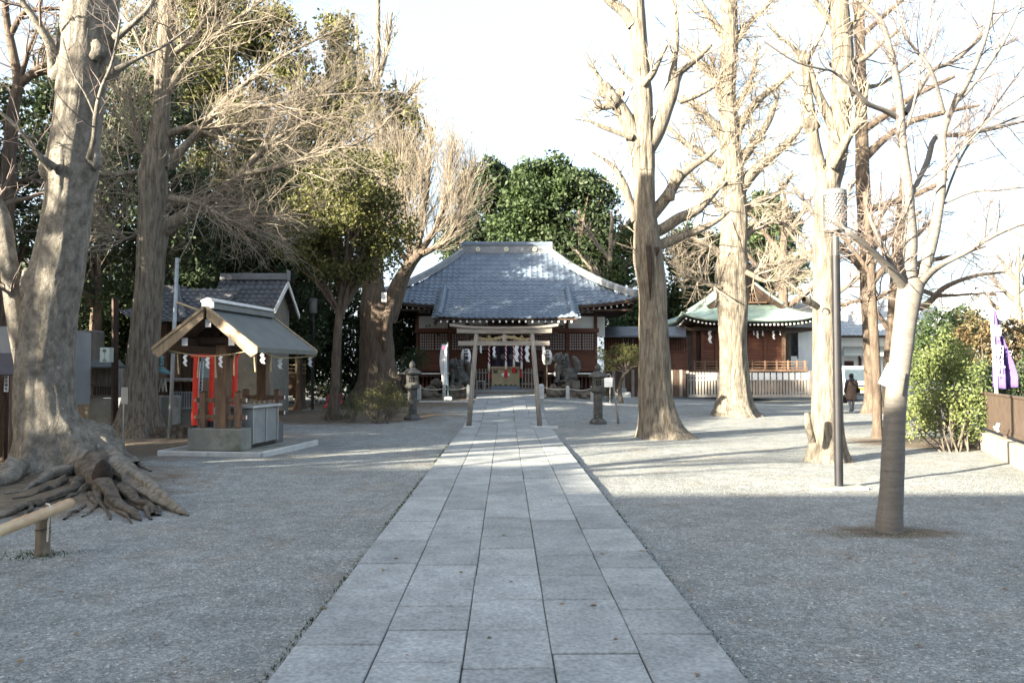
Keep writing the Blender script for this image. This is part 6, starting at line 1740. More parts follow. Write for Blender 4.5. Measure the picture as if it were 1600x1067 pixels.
kid('head', skinm, person, lambda m: m.lathe(pv(0,.01,1.38), [(.02*s,0),(.06*s,.02*s),(.078*s,.08*s),(.08*s,.13*s),(.06*s,.185*s),(.02*s,.205*s)], 14), smooth=True)
kid('hair', M('hair_black', (.02,.017,.015), None, 8, .6), person, lambda m: m.lathe(pv(0,-.012,1.385), [(.03*s,.0),(.07*s,.02*s),(.088*s,.08*s),(.092*s,.14*s),(.07*s,.195*s),(.02*s,.215*s)], 14), smooth=True)
for sx_ in (-1, 1):
    kid('ear', skinm, person, lambda m: m.lathe(pv(sx_*.088,.02,1.44), [(.005*s,0),(.014*s,.02*s),(.014*s,.045*s),(.004*s,.06*s)], 8), smooth=True)
prof = []
for k in range(41):
    f = k/40; z = .50+.86*f
    base_r = .225-.03*f if f < .8 else .2-.55*(f-.8)
    prof.append((base_r*s*(1+.045*abs(math.sin(k*math.pi/5))), (z-.5)*s))
m = MB(); m.lathe(pv(0,0,.5), prof, 24); m.v = [(pg.x+(v[0]-pg.x)*1.0, pg.y+(v[1]-pg.y)*.68, v[2]) for v in m.v]; m.obj('coat', coat, person, smooth=True)
for sx_, bend in ((-1, .03), (1, .0)):
    m = MB(); pts = [pv(sx_*.15,0,1.30), pv(sx_*.205,-.01,1.20), pv(sx_*.235,.0,1.05), pv(sx_*.25,.03,.92), pv(sx_*.245,.06,.80)]
    C = catmull([tuple(p) for p in pts], 21); m.tube([Vector(c) for c in C], [s*(.075-.0012*k)*(1+.06*abs(math.sin(k*math.pi/4))) for k in range(21)], 12); m.obj('sleeve', coatd if sx_ < 0 else coat, person, smooth=True)
    kid('hand', skinm, person, lambda m: (m.bar(pv(sx_*.243,.07,.79), pv(sx_*.24,.09,.73), .05*s, .03*s), [m.tube([pv(sx_*.24+q,.09,.735), pv(sx_*.24+q,.10,.70), pv(sx_*.235+q,.085,.675)], .009*s, 6) for q in (-.024*s,-.008*s,.008*s,.024*s)], m.tube([pv(sx_*.22,.08,.77), pv(sx_*.205,.09,.73)], .010*s, 6)))
bg_ = kid('hood', coatd, person, lambda m: m.lathe(pv(0,-.03,1.30), [(.10*s,0),(.12*s,.04*s),(.10*s,.08*s),(.07*s,.10*s)], 14), smooth=True)
sb = tag(kid('shoulder_bag', metal_black, None, lambda m: (m.box(*pv(.20,-.16,.78), *pv(.30,.06,.98)), m.bar(pv(.24,-.16,.97), pv(-.13,-.17,1.32), .03*s))), 'black shoulder bag hanging at the right hip of the person', 'bag')
sb2 = tag(kid('hand_bag', metal_black, None, lambda m: (m.box(*pv(-.34,.0,.36), *pv(-.18,.12,.62)), m.bar(pv(-.30,.06,.62), pv(-.25,.08,.72), .015), m.bar(pv(-.21,.06,.62), pv(-.24,.08,.72), .015))), 'dark carrier bag held low in the left hand of the person', 'bag')
# van
YV = 41.0
van = thing('parked_van', 'white parked van facing the viewer behind the walking person', 'van', tuple(P(1345, 628, YV)))
vx0 = P(1319, 628, YV).x; vx1 = P(1372, 628, YV).x; vz = 0.0; vc = (vx0+vx1)/2; vw = (vx1-vx0)/2
def vbody(m):
    pr_ = [(0,.28),(-.02,.75),(.06,.98),(.45,1.72),(.7,1.80),(3.1,1.80),(3.2,1.6),(3.2,.28)]
    n_ = len(pr_); V = []
    for sx_, ins in ((-1, 0), (1, 0)):
        for (yy, zz) in pr_:
            w = vw*(1-.10*max(0, (zz-.98)/.82)); V.append((vc+sx_*w, YV+yy, zz))
    m.add(V, [tuple(range(n_-1, -1, -1)), tuple(range(n_, 2*n_))]+[(i, (i+1) % n_, n_+(i+1) % n_, n_+i) for i in range(n_)])
kid('body', M('van_white', (.72,.76,.78), None, 3, .25, spec=.6, coat=.5), van, vbody, bevel=.05)
def quad_on(m, z0, z1, w0, w1, off=.012):
    f = lambda z: .06+(z-.98)/.74*.39
    m.prism([(vc-w0, YV+f(z0)-off, z0), (vc+w0, YV+f(z0)-off, z0), (vc+w1, YV+f(z1)-off, z1), (vc-w1, YV+f(z1)-off, z1)], (0, .01, 0))
kid('windshield', M('van_glass', (.05,.07,.085), None, 3, .08, spec=.9), van, lambda m: quad_on(m, 1.03, 1.64, vw*.88, vw*.80))
kid('grille', metal_black, van, lambda m: (m.box(vc-vw*.62, YV-.045, .74, vc+vw*.62, YV-.01, .82), m.box(vc-vw*.9, YV-.05, .30, vc+vw*.9, YV-.01, .40)))
kid('bumper', white, van, lambda m: m.box(vc-vw*.98, YV-.10, .40, vc+vw*.98, YV-.015, .54), bevel=.03)
for sx_ in (-1, 1):
    kid('headlight', M('headlight', (.6,.65,.68), None, 3, .1, spec=.9), van, lambda m: m.box(vc+sx_*vw*.78-.13, YV-.05, .66, vc+sx_*vw*.78+.13, YV-.012, .84), bevel=.02)
    w_ = kid('wheel', metal_black, van, lambda m: m.cyl((vc+sx_*(vw-.16), YV+.55, .28), (vc+sx_*(vw-.01), YV+.55, .28), .28, n=20)); kid('rim', steel, w_, lambda m: m.cyl((vc+sx_*(vw-.009), YV+.55, .28), (vc+sx_*(vw+.0), YV+.55, .28), .17, n=14))
    kid('mirror', white, van, lambda m: m.box(vc+sx_*(vw+.10)-.07, YV+.25, 1.05, vc+sx_*(vw+.10)+.07, YV+.33, 1.30), bevel=.02)
kid('number_plate', M('plate_yellow', (.62,.52,.05), None, 3, .5), van, lambda m: m.box(vc-.17, YV-.115, .55, vc+.17, YV-.10, .71))

# ------------------------------------------------------------------ hand washing pavilion
PA = R(-8.5); pc = Vector((-5.28, 16.1, 0))
pav = thing('water_pavilion', 'small gabled hand washing pavilion with copper roof, left of the path', 'pavilion', tuple(pc), None, PA)
def lk(name, mat, fn, **k): 
    m = MB(); fn(m); return m.obj(name, mat, pav if 'par' not in k else k.pop('par'), local=True, **k)
lk('slab', concrete, lambda m: m.box(-.98, -1.30, -.04, .98, 1.25, .085), bevel=.012)
for (a, b) in (((-1.0,-1.38),(0,-1.3)),((0.004,-1.38),(1.0,-1.3))):
    lk('kerb_stone', granite_light, lambda m: m.box(a[0], a[1], -.04, b[0], b[1]-.004, .10), bevel=.012)
for (y0, y1) in ((-1.3,-.02),(-.016,1.3)):
    lk('kerb_stone', granite_light, lambda m: m.box(.984, y0, -.04, 1.06, y1, .10), bevel=.012)
    lk('kerb_stone', granite_light, lambda m: m.box(-1.06, y0, -.04, -.984, y1, .10), bevel=.012)
lk('plinth', concrete, lambda m: m.box(-.56, -1.12, .086, .52, -.70, .50), bevel=.015)
lk('plinth', M('plinth_dark', (.11,.115,.12), (.08,.085,.09), 4, .8, .3, 40), lambda m: m.box(-.35, .62, .086, .40, 1.0, .50), bevel=.015)
for y in (-.90, .80):
    lk('pillar', wood_brown, lambda m: m.box(-.085, y-.085, .50, .125, y+.085, 2.35), bevel=.008)
    for x in (-.36, .34):
        p_ = lk('side_post', wood_brown, lambda m: m.box(x-.055, y-.055, .50, x+.055, y+.055, 1.17), bevel=.006)
        lk('post_cap', M('cap_dark', (.10,.06,.04)), lambda m: m.lathe((x, y, 1.171), [(.058,0),(.055,.012),(.02,.03)], sq=True), par=p_)
    for z in (.66, .98):
        lk('rail', wood_brown, lambda m: m.box(-.52, y-.028, z, .50, y+.028, z+.09), bevel=.005)
    for x in (-.36, .34):
        for z in (.70, 1.02): lk('rail_end', white, lambda m: m.box((-.53 if x < 0 else .501), y-.02, z-.03, (-.521 if x < 0 else .51), y+.02, z+.04))
# basin
bs_ = lk('basin', M('basin_metal', (.26,.28,.29), (.19,.205,.21), 3, .5, .1, 20, metal=.2), lambda m: m.box(.02, -.62, .16, .48, .52, .86), bevel=.02)
lk('basin_rim', granite_light, lambda m: m.box(-.06, -.70, .862, .55, .60, .91), bevel=.01)
for y in (-.60, -.02, .5): lk('basin_batten', steel, lambda m: m.box(.481, y-.02, .17, .50, y+.02, .85))
lk('basin_foot', metal_black, lambda m: m.box(.06, -.6, .086, .44, .5, .158))
for k in range(5):
    lk('ladle', wood_gold, lambda m: (m.tube([(-.02, -.5+k*.22, .96), (.42, -.48+k*.22, .97)], .009, 6), m.lathe((.44, -.48+k*.22, .93), [(.03,0),(.035,.06),(.03,.06)], 10)))
# roof of the pavilion
hwp = 1.0; ye0, ye1 = -1.52, 1.22; ez = 1.98; rz_ = 2.72
def rfz(x): f = abs(x)/hwp; return rz_-(rz_-ez)*(f*1.08-.08*f*f)
for sx_ in (-1, 1):
    n_ = 8
    for k in range(n_):
        x0 = hwp*k/n_; x1 = hwp*(k+1)/n_
        lk('roof_sheet', copper_roof, lambda m: m.prism([(sx_*x0, ye0, rfz(x0)+.02), (sx_*(x1+.015), ye0, rfz(x1)+.005), (sx_*(x1+.015), ye0, rfz(x1)+.032), (sx_*x0, ye0, rfz(x0)+.046)], (0, ye1-ye0, 0)))
    lk('roof_deck', wood_brown, lambda m: m.prism([(0, ye0+.04, rz_-.04), (sx_*(hwp-.02), ye0+.04, ez-.04), (sx_*(hwp-.02), ye0+.04, ez), (0, ye0+.04, rz_+.015)], (0, ye1-ye0-.08, 0)))
    for y in (ye0-.03, ye1):
        lk('barge_board', wood_gold, lambda m: m.prism([(sx_*.03, y, rz_-.17), (sx_*.90, y, ez-.15), (sx_*(hwp+.02), y, ez-.07), (sx_*(hwp+.02), y, ez+.0), (sx_*.03, y, rz_-.0)], (0, .035, 0)))
        lk('barge_moulding', wood_gold, lambda m: m.prism([(sx_*.03, y-.02, rz_-.02), (sx_*(hwp+.03), y-.02, ez-.015), (sx_*(hwp+.03), y-.02, ez+.045), (sx_*.03, y-.02, rz_+.045)], (0, .075, 0)))
    lk('eave_fascia', copper_roof, lambda m: m.box(min(sx_*(hwp-.01), sx_*(hwp+.03)), ye0, ez-.06, max(sx_*(hwp-.01), sx_*(hwp+.03)), ye1, ez+.03))
lk('ridge', copper_roof, lambda m: (m.prism([(-.13, ye0+.10, rz_-.0), (.13, ye0+.10, rz_-.0), (.11, ye0+.10, rz_+.13), (-.11, ye0+.10, rz_+.13)], (0, ye1-ye0-.2, 0))), bevel=.008)
lk('ridge_cap', granite_light, lambda m: m.prism([(-.15, ye0+.06, rz_+.132), (.15, ye0+.06, rz_+.132), (.13, ye0+.06, rz_+.17), (0, ye0+.06, rz_+.215), (-.13, ye0+.06, rz_+.17)], (0, ye1-ye0-.12, 0)))
lk('ridge_end', white, lambda m: m.box(-.115, ye0+.065, rz_+.01, .115, ye0+.095, rz_+.13))
lk('gable_infill', wood_dark, lambda m: m.prism([(-.66, ye0+.5, 2.08), (.66, ye0+.5, 2.08), (0, ye0+.5, rz_-.1)], (0, .04, 0)))
lk('tie_beam', wood_dark, lambda m: m.box(-.60, ye0+.42, 2.10, .60, ye0+.49, 2.22))
lk('king_post', wood_dark, lambda m: m.box(-.05, ye0+.41, 2.24, .05, ye0+.48, 2.6))
for (x, z) in ((0, 2.46), (-.46, 2.12), (.46, 2.12)):
    b_ = lk('purlin', wood_dark, lambda m: m.box(x-.055, ye0+.10, z-.07, x+.055, ye1-.1, z+.07))
    lk('purlin_end', white, lambda m: m.box(x-.056, ye0+.088, z-.072, x+.056, ye0+.099, z+.072), par=b_)
# rope with paper streamers and straw tassels round the eaves
PM = Matrix.Translation(pc) @ Matrix.Rotation(PA, 4, 'Z')
def W_(x, y, z): return PM @ Vector((x, y, z))
rp2 = thing('shrine_rope', 'thin straw rope with white papers strung round the pavilion eaves', 'rope', tuple(W_(0, -1.4, 1.9)))
seg = [(-.86, -1.45, 1.98), (-.2, -1.42, 1.86), (.3, -1.42, 1.87), (1.0, -1.45, 1.98), (.92, -.4, 1.84), (.98, 1.3, 1.90)]
cr = catmull(seg[:4], 24); cr2 = catmull(seg[3:], 16)
kid('cord', rope, rp2, lambda m: (m.tube([W_(*c) for c in cr], .010, 6), m.tube([W_(*c) for c in cr2], .010, 6)), smooth=True)
for k in (5, 11, 15):
    c = W_(*cr[k]); m = MB(); x, z = c.x, c.z-.01
    for j in range(4):
        sx_ = .035*(1 if j % 2 else -1); a = Vector((x-.028, c.y-.02, z)); b_ = Vector((x+.028, c.y-.025, z-.012)); d = Vector((sx_, -.006, -.058)); m.prism([a, b_, b_+d, a+d], (0, .003, 0)); x += sx_*.9; z -= .048
    m.obj('paper_streamer', whitecloth, rp2)
for k in (3, 8, 13, 18, 22):
    c = W_(*cr[k]); dx = random.uniform(-.06, .06)
    kid('straw_tassel', rope, rp2, lambda m: m.tube([c, c+Vector((dx*.5, -.01, -.18)), c+Vector((dx, 0, -.40))], [.008, .012, .016], 6))
for k in (2, 5, 8, 11, 14):
    c = W_(*cr2[k]); m = MB(); x, z = c.x, c.z-.01
    if k % 2:
        m.tube([c, c+Vector((0, 0, -.3))], [.008, .015], 6); m.obj('straw_tassel', rope, rp2)
    else:
        for j in range(4):
            sx_ = .035*(1 if j % 2 else -1); a = Vector((x-.035, c.y-.02, z)); b_ = Vector((x+.035, c.y-.025, z-.012)); d = Vector((sx_, -.006, -.058)); m.prism([a, b_, b_+d, a+d], (0, .003, 0)); x += sx_*.9; z -= .048
        m.obj('paper_streamer', whitecloth, rp2)

# ------------------------------------------------------------------ left side: red torii, small shrines, roofs, posts
for k, (pxs, yb, Y, lb) in enumerate((((305, 347), 684, 18.6, 'front red torii behind the pavilion'), ((330, 366), 676, 20.2, 'second red torii behind the front one'))):
    t = thing('red_torii', lb, 'torii', tuple(gp(sum(pxs)/2, Y)), 'small red torii in a row')
    for px in pxs:
        b = gp(px, Y); r = .068
        kid('post', red, t, lambda m: m.cyl((b[0], Y, .32), (b[0]+.03, Y, P(px, 548, Y).z), r, r*.92, 16))
        kid('post_foot', metal_black, t, lambda m: m.cyl((b[0], Y, -.02), (b[0], Y, .319), r*1.12, n=16))
    kid('tie_beam', red, t, lambda m: m.pb(pxs[0]-7, 552.5, pxs[1]+7, 558.5, Y-.03, .06))
    kid('lintel', red, t, lambda m: m.pb(pxs[0]-12, 540, pxs[1]+12, 545, Y-.05, .10))
    kid('top_lintel', ink, t, lambda m: m.pb(pxs[0]-14, 537, pxs[1]+14, 539.8, Y-.07, .14))
ld = thing('ladder', 'thin aluminium ladder leaning behind the front red torii', 'ladder', tuple(P(311, 640, 19.4)))
for dx in (0, 5): kid('side_rail', steel, ld, lambda m: m.bar(P(309+dx, 640, 19.3), P(313+dx, 565, 19.8), .02))
for k in range(14): kid('rung', steel, ld, lambda m: m.bar(P(309.2+.3*k, 637-5.2*k, 19.3+.035*k), P(314.2+.3*k, 637-5.2*k, 19.3+.035*k), .014))
m = MB(); m.tube([P(265, 684, 18.5), P(271, 540, 18.5), P(277, 403, 18.5)], m2(3.0, 18.5), 10); tag(m.obj('steel_pole', metal_grey, None, smooth=True), 'tall leaning grey metal pole left of the pavilion', 'pole')
m = MB(); m.tube([P(277, 473, 18.45), P(318, 488, 19.0)], .03, 8); tag(m.obj('bamboo_pole', bamboo_m, None), 'short bamboo pole tied across the tall grey pole', 'pole')
for (px, py, w, h, Y) in ((252, 672, 18, 18, 18.9), (286, 672, 18, 19, 18.7), (240, 676, 14, 14, 19.2)):
    m = MB(); c = gp(px, Y); m.cyl((c[0], Y, -.03), (c[0], Y, m2(h, Y)), m2(w/2, Y), m2(w/2.1, Y), 16); lb = {252: 'middle sawn log stump left of the pavilion', 286: 'sawn log stump nearest the red torii', 240: 'smallest sawn log stump beside the bare tree'}[px]
    tag(m.obj('log_stump', bark_root, None, smooth=False), lb, 'stump', 'log stumps left of the pavilion')
for (x0, x1, y0, y1, Y, lb) in ((222, 250, 619, 664, 19.8, 'grey stone box behind the log stumps, left one'), (251, 268, 619, 665, 19.9, 'grey stone box behind the log stumps, right one')):
    m = MB(); m.pb(x0, y0, x1, y1, Y, .6); tag(m.obj('stone_box', concrete, None, bevel=.02), lb, 'stone block')
# bar fence and old shrine with timber walls
bf = thing('bar_fence', 'low grey bar fence between stone boxes and red torii', 'fence', tuple(P(298, 640, 20.6)))
for k in range(15): kid('bar', metal_grey, bf, lambda m: m.pb(271+k*3.9, 612, 272.8+k*3.9, 637, 20.6, .02))
for y in (612, 636): kid('rail', metal_grey, bf, lambda m: m.pb(269, y, 330, y+1.8, 20.58, .03))
m = MB(); m.pb(266, 638, 334, 672, 20.7, .5); tag(m.obj('low_wall', concrete, None, bevel=.02), 'low concrete wall under the grey bar fence', 'wall')
os_ = thing('old_shrine', 'old timber side shrine with dark curved tiled roof, behind the pavilion', 'shrine', tuple(P(270, 640, 23)))
kid('wall', wood_brown, os_, lambda m: m.pb(212, 498, 312, 640, 23, 3))
for px in (236, 262, 284, 300, 311): kid('post', wood_dark, os_, lambda m: m.pb(px-2.5, 498, px+2.5, 640, 22.9, .12))
for k in range(10): kid('wall_board', wood_brown, os_, lambda m: m.pb(284+k*1.8, 532, 285.5+k*1.8, 590, 22.93, .05))
kid('window', M('pale_screen', (.30,.36,.35), (.22,.27,.27), 3, .7), os_, lambda m: m.pb(313, 548, 352, 590, 22.96, .05))
kid('veranda', wood_grey, os_, lambda m: m.pb(215, 592, 350, 596, 22.3, .8)); 
for px in (230, 258, 282, 306, 330): kid('veranda_post', wood_dark, os_, lambda m: m.pb(px-1.5, 596, px+1.5, 640, 22.4, .1))
zo0 = P(250, 502, 21.9).z; zo1 = P(250, 452, 24.5).z
tile_field('roof_tiles', os_, tile_dark, (P(262, 500, 21.9).x, 21.9), (1, 0), (0, 1), 2.6, 1.35, 1.1, lambda h: zo0+(zo1-zo0)*(.6*h/2.6+.4*(h/2.6)**2), lift=.3, tw=.22, rl=.24)
kid('roof_deck', wood_dark, os_, lambda m: m.add([P(236,506,21.95), P(293,506,21.95), P(288,458,24.4), P(242,458,24.4)], [(0,1,2,3)]))
kid('ridge', tile_dark, os_, lambda m: m.pb(238, 446, 286, 456, 24.4, .3))
for sx_, px in ((1, 287), (-1, 236)):
    kid('corner_ridge', tile_dark, os_, lambda m: m.tube([P(px, 500, 21.9), P(px-sx_*4, 482, 22.6), P(px-sx_*9, 462, 23.8), P(px-sx_*10, 448, 24.4)], .09, 8))
# storehouse with tiled roof behind
st2 = thing('tiled_storehouse', 'white gabled storehouse with dark tiled roof behind the pavilion', 'building', tuple(P(390, 620, 28.5)))
Yg = 27.2
ze = P(390, 480, Yg).z; zr = P(390, 438, 28.8).z
xc_ = (P(318, 480, Yg).x+P(424, 480, Yg).x)/2; hw_ = (P(424, 480, Yg).x-P(318, 480, Yg).x)/2
# the roof leans back to the ridge; right edge slants like the gable seen from the side
tile_field('roof_tiles', st2, tile_dark, (xc_+.05, Yg), (1, 0), (0, 1), 1.6, hw_+.05, hw_+.05, lambda h: ze+(zr-ze)*(.75*h/1.6+.25*(h/1.6)**2), tw=.24, rl=.27)
tile_field('roof_tiles', st2, tile_dark, (xc_+.05, Yg+3.2), (1, 0), (0, -1), 1.6, hw_+.05, hw_+.05, lambda h: ze+(zr-ze)*(.75*h/1.6+.25*(h/1.6)**2), tw=.24, rl=.27)
kid('ridge', ridge_tile, st2, lambda m: m.box(xc_-hw_, Yg+1.48, zr, xc_+hw_+.12, Yg+1.72, zr+.24), bevel=.02)
kid('ridge_end_tile', ridge_tile, st2, lambda m: m.box(xc_+hw_+.10, Yg+1.44, zr-.02, xc_+hw_+.17, Yg+1.76, zr+.36), bevel=.02)
xe = xc_+hw_+.10
for a_, b_, o_ in (((Yg, ze), (Yg+1.6, zr), 0), ((Yg+3.2, ze), (Yg+1.6, zr), 0)):
    kid('barge_board', plaster, st2, lambda m: m.prism([(xe, a_[0], a_[1]-.02), (xe, b_[0], b_[1]-.02), (xe, b_[0], b_[1]-.22), (xe, a_[0], a_[1]-.20)], (.05, 0, 0)))
kid('gable_wall', M('store_wall', (.22,.21,.18), (.16,.15,.13), 3, .9), st2, lambda m: m.prism([(xe-.35, Yg+.5, 0), (xe-.35, Yg+2.8, 0), (xe-.35, Yg+2.8, ze+.05), (xe-.35, Yg+1.6, zr-.1), (xe-.35, Yg+.5, ze+.05)], (.1, 0, 0)))
kid('wall', MATS['store_wall'], st2, lambda m: m.box(xc_-hw_, Yg+.5, 0, xe-.36, Yg+2.8, ze-.02))
kid('eave_board', MATS['store_wall'], st2, lambda m: m.box(xc_-hw_-.3, Yg+.05, ze-.14, xe, Yg+.5, ze-.05))
# tiny shrine on stone plinth, wooden post, signs, grey wall
hk = thing('tiny_shrine', 'tiny wooden shrine with shallow metal roof on a tapering stone plinth', 'shrine', tuple(P(150, 680, 20.4)))
kid('plinth', concrete, hk, lambda m: m.add([P(133,681,20.2), P(187,681,20.2), P(182,622,20.4), P(139,622,20.4), P(133,681,21.2), P(187,681,21.2), P(182,622,21.0), P(139,622,21.0)], [(0,1,2,3),(4,7,6,5),(0,4,5,1),(1,5,6,2),(2,6,7,3),(3,7,4,0)]), bevel=.02)
kid('step', concrete, hk, lambda m: m.pb(126, 675, 192, 688, 20.0, 1.4), bevel=.02)
kid('cabinet', wood_grey, hk, lambda m: m.pb(142, 573, 181, 621.5, 20.5, .5))
kid('grille', blackm, hk, lambda m: m.pb(146, 604, 178, 617, 20.47, .02))
for k in range(12): kid('bar', wood_grey, hk, lambda m: m.pb(147+k*2.6, 603, 148.1+k*2.6, 618, 20.44, .02))
kid('sill', wood_grey, hk, lambda m: m.pb(141, 600.5, 182, 603.5, 20.42, .06)); kid('sill', wood_grey, hk, lambda m: m.pb(141, 618, 182, 621.5, 20.42, .06))
kid('roof', copper_roof, hk, lambda m: m.add([P(124,573,20.0), P(197,573,20.0), P(186,562,20.7), P(146,562,20.7), P(124,575,20.0), P(197,575,20.0), P(186,574,20.7), P(146,574,20.7)], [(0,1,2,3),(0,4,5,1),(1,5,6,2),(2,6,7,3),(3,7,4,0),(4,7,6,5)]))
m = MB(); m.tube([P(179, 684, 19.6), P(180, 465, 19.7)], m2(5.6, 19.6), 4); tag(m.obj('wooden_post', wood_dark, None), 'tall square dark wooden post beside the tiny shrine', 'post')
lb_ = thing('box_lamp', 'white box lamp with faded black writing on the dark wooden post', 'lamp', tuple(P(163, 556, 19.3)))
kid('lamp_shade', M('lamp_white', (.55,.60,.55), (.48,.53,.48), 4, .6), lb_, lambda m: m.pb(155.5, 543, 171, 566, 19.25, .22), bevel=.008)
fi = M('faded_ink', (.12,.15,.13), None, 5, .8)
text('唯', P(163.2, 548.6, 19.24), .085, fi, lb_); text('心', P(163.2, 562.6, 19.24), .085, fi, lb_); kid('stroke', M('fainter_ink', (.34,.38,.35)), lb_, lambda m: m.pb(162.6, 551.5, 163.6, 560, 19.243, .005))
sg = thing('wooden_sign', 'small pale upright board on a thin pole before the bare tree', 'sign', tuple(G(192, 700)))
g = G(192, 700)
kid('pole', steel, sg, lambda m: m.tube([g, P(193.5, 606, g.y)], .012, 6)); kid('board', M('board_pale', (.46,.42,.38), (.38,.35,.32), 6, .8), sg, lambda m: m.pb(189, 605, 199.5, 631, g.y-.02, .015))
m = MB(); m.pb(96, 516, 150, 690, 21.6, .5); tag(m.obj('stone_slab_wall', M('slab_wall', (.17,.155,.135), (.11,.10,.09), 1.5, .9, .3, 20), None, bevel=.04), 'tall dull grey slab wall just right of the old tree', 'wall')
cb = thing('dark_cabin', 'dark boarded cabin with lattice door at the far left edge', 'cabin', tuple(P(0, 700, 13.6)))
kid('wall', wood_dark, cb, lambda m: m.pb(-120, 586, 9, 720, 13.8, 1.5))
for k in range(3): kid('roof_board', M('cabin_roof', (.075,.065,.07), (.055,.048,.052), 4, .8, .2, 20, (.5,4,4)), cb, lambda m: m.add([P(-130,585-11*k,13.3+.25*k), P(32-2*k,585-11*k,13.3+.25*k), P(30-2*k,573.5-11*k,13.56+.25*k), P(-130,573.5-11*k,13.56+.25*k), P(-130,586.5-11*k,13.35+.25*k), P(32-2*k,586.5-11*k,13.35+.25*k)], [(0,1,2,3),(0,4,5,1)]))
for px in (-2, 14): kid('post', wood_brown, cb, lambda m: m.pb(px-2, 586, px+2, 715, 13.6, .1))
def lt(m):
    for k in range(4): m.pb(17+k*5, 588, 18.3+k*5, 705, 13.72, .02)
    for k in range(10): m.pb(16, 590+k*11.5, 36, 591.3+k*11.5, 13.70, .02)
kid('lattice_door', wood_grey, cb, lt); kid('door_back', blackm, cb, lambda m: m.pb(16, 588, 36, 705, 13.78, .02))
sgn = kid('name_sign', white, cb, lambda m: m.pb(6, 585.5, 12.8, 612, 13.56, .015))
for k, ch in enumerate('弁天神社'): text(ch, P(9.4, 590+k*6, 13.55), .058, M('ink_blue', (.08,.10,.16)), sgn)
hz_ = thing('grey_outbuilding', 'plain pale grey building above the dark cabin roof', 'building', tuple(P(-20, 620, 17)))
kid('wall', M('outbuilding', (.30,.31,.32), (.25,.26,.27), 2, .9), hz_, lambda m: m.pb(-200, 510, 28, 640, 17, 3))
# blue pulley-like small roof with straps beside the bare tree
bb = thing('bird_house_shrine', 'small teal roofed offering shelf with white ribbons beside the bare tree', 'shelf', tuple(P(252, 620, 19.9)))
teal = M('teal', (.09,.19,.22), (.06,.13,.15), 5, .6)
kid('roof', teal, bb, lambda m: m.add([P(236,579,19.5), P(268,583,19.5), P(256,573,20), P(238,573,20), P(236,582,19.5), P(268,586,19.5), P(256,584,20), P(238,584,20)], [(0,1,2,3),(0,4,5,1),(1,5,6,2),(2,6,7,3),(3,7,4,0),(4,7,6,5)]))
for k in range(3): kid('cover', teal, bb, lambda m: m.pb(237, 556+k*5.2, 251, 560.6+k*5.2, 19.7, .2), bevel=.01)
kid('strap', teal, bb, lambda m: (m.bar(P(240,556,19.7), P(246,524,19.6), .03), m.bar(P(242,556,19.7), P(248,526,19.6), .02)))
kid('shelf_top', steel, bb, lambda m: m.pb(236, 591, 300, 592.5, 19.8, .3))
for px in (243, 252, 258): kid('ribbon', ropew, bb, lambda m: (m.bar(P(px,590,19.75), P(px-3.5,612,19.75), .025), m.bar(P(px,590,19.75), P(px+2,612,19.75), .025)))
# traffic cones
for (px, py, lb) in ((513, 627, 'red traffic cone left of the slender evergreen trunk'), (532, 626, 'red traffic cone half hidden by the slender evergreen trunk')):
    Y = 33; c = gp(px, Y); t = thing('traffic_cone', lb, 'traffic cone', c, 'red traffic cones')
    kid('cone', redcloth if False else M('cone_red', (.62,.03,.05), None, 5, .5), t, lambda m: m.lathe((c[0], Y, c[2]), [(.13,.03),(.12,.04),(.03,.52),(.01,.53)], 14)); kid('base', MATS['cone_red'], t, lambda m: m.lathe((c[0], Y, c[2]), [(.18,0),(.18,.028)], sq=True))
# sunlit stone and pale lit bits behind
rock(560, 598, 28, 26, 44, 'pale sunlit boulder glimpsed left of the old forked tree', 9)
m = MB(); m.pb(396, 580, 470, 618, 32, .2); tag(m.obj('wooden_fence', wood_dark, None), 'dark low board fence behind the pavilion basin', 'fence')
wr = thing('prayer_rack', 'wooden rack hung with sunlit straw behind the pavilion', 'rack', tuple(P(460, 610, 32.4)))
for y in (569, 575, 582): kid('rail', wood_gold, wr, lambda m: m.pb(415, y, 478, y+2, 31.9, .05))
for px in (418, 447, 476): kid('post', wood_brown, wr, lambda m: m.pb(px-1, 562, px+1, 615, 31.95, .06))
m = MB(); m.pb(596, 457, 604, 472, 29.6, .03); tag(m.obj('tin_sheet', white, None), 'small white sheet fixed in the fork of the old tree', 'sheet')

# ------------------------------------------------------------------ bamboo rail at the lower left
br = thing('bamboo_rail', 'bamboo rail lashed to a short thick bamboo post', 'rail', (-4.0, 7.0, 0))
m = MB(); a = Vector((-4.02, 7.42, .375)); b = Vector((-3.74, 4.6, .345)); n_ = 60; pts = []; rs = []
for k in range(n_+1):
    f = k/n_; pts.append(a.lerp(b, f)); d = min(abs((f*9.3+.35) % 1-.0), abs((f*9.3+.35) % 1-1)); rs.append(.047+(.006 if d < .06 else 0)-.0015*math.cos(d*6))
m.tube(pts, rs, 18); m.obj('pole', bamboo_m, br, smooth=True)
kid('cut_end', wood_gold, br, lambda m: m.cyl(a+Vector((-.0003,.0015,0)), a+Vector((-.0006,.004,0)), .036, n=16))
m = MB(); c = Vector((-4.035, 7.02, 0)); m.lathe(c, [(.066,-.05),(.065,.02),(.060,.05),(.060,.20),(.063,.205),(.059,.21),(.059,.325)], 20); m.obj('post', M('bamboo_old', (.20,.165,.12), (.12,.10,.075), 3, .7, .3, 30, (6,6,1)), br)
for z in (.19,):
    kid('wire', metal_black, br, lambda m: m.tube([c+Vector((.064*math.cos(t_*.5), .064*math.sin(t_*.5), z+.003*t_)) for t_ in range(14)], .004, 5))
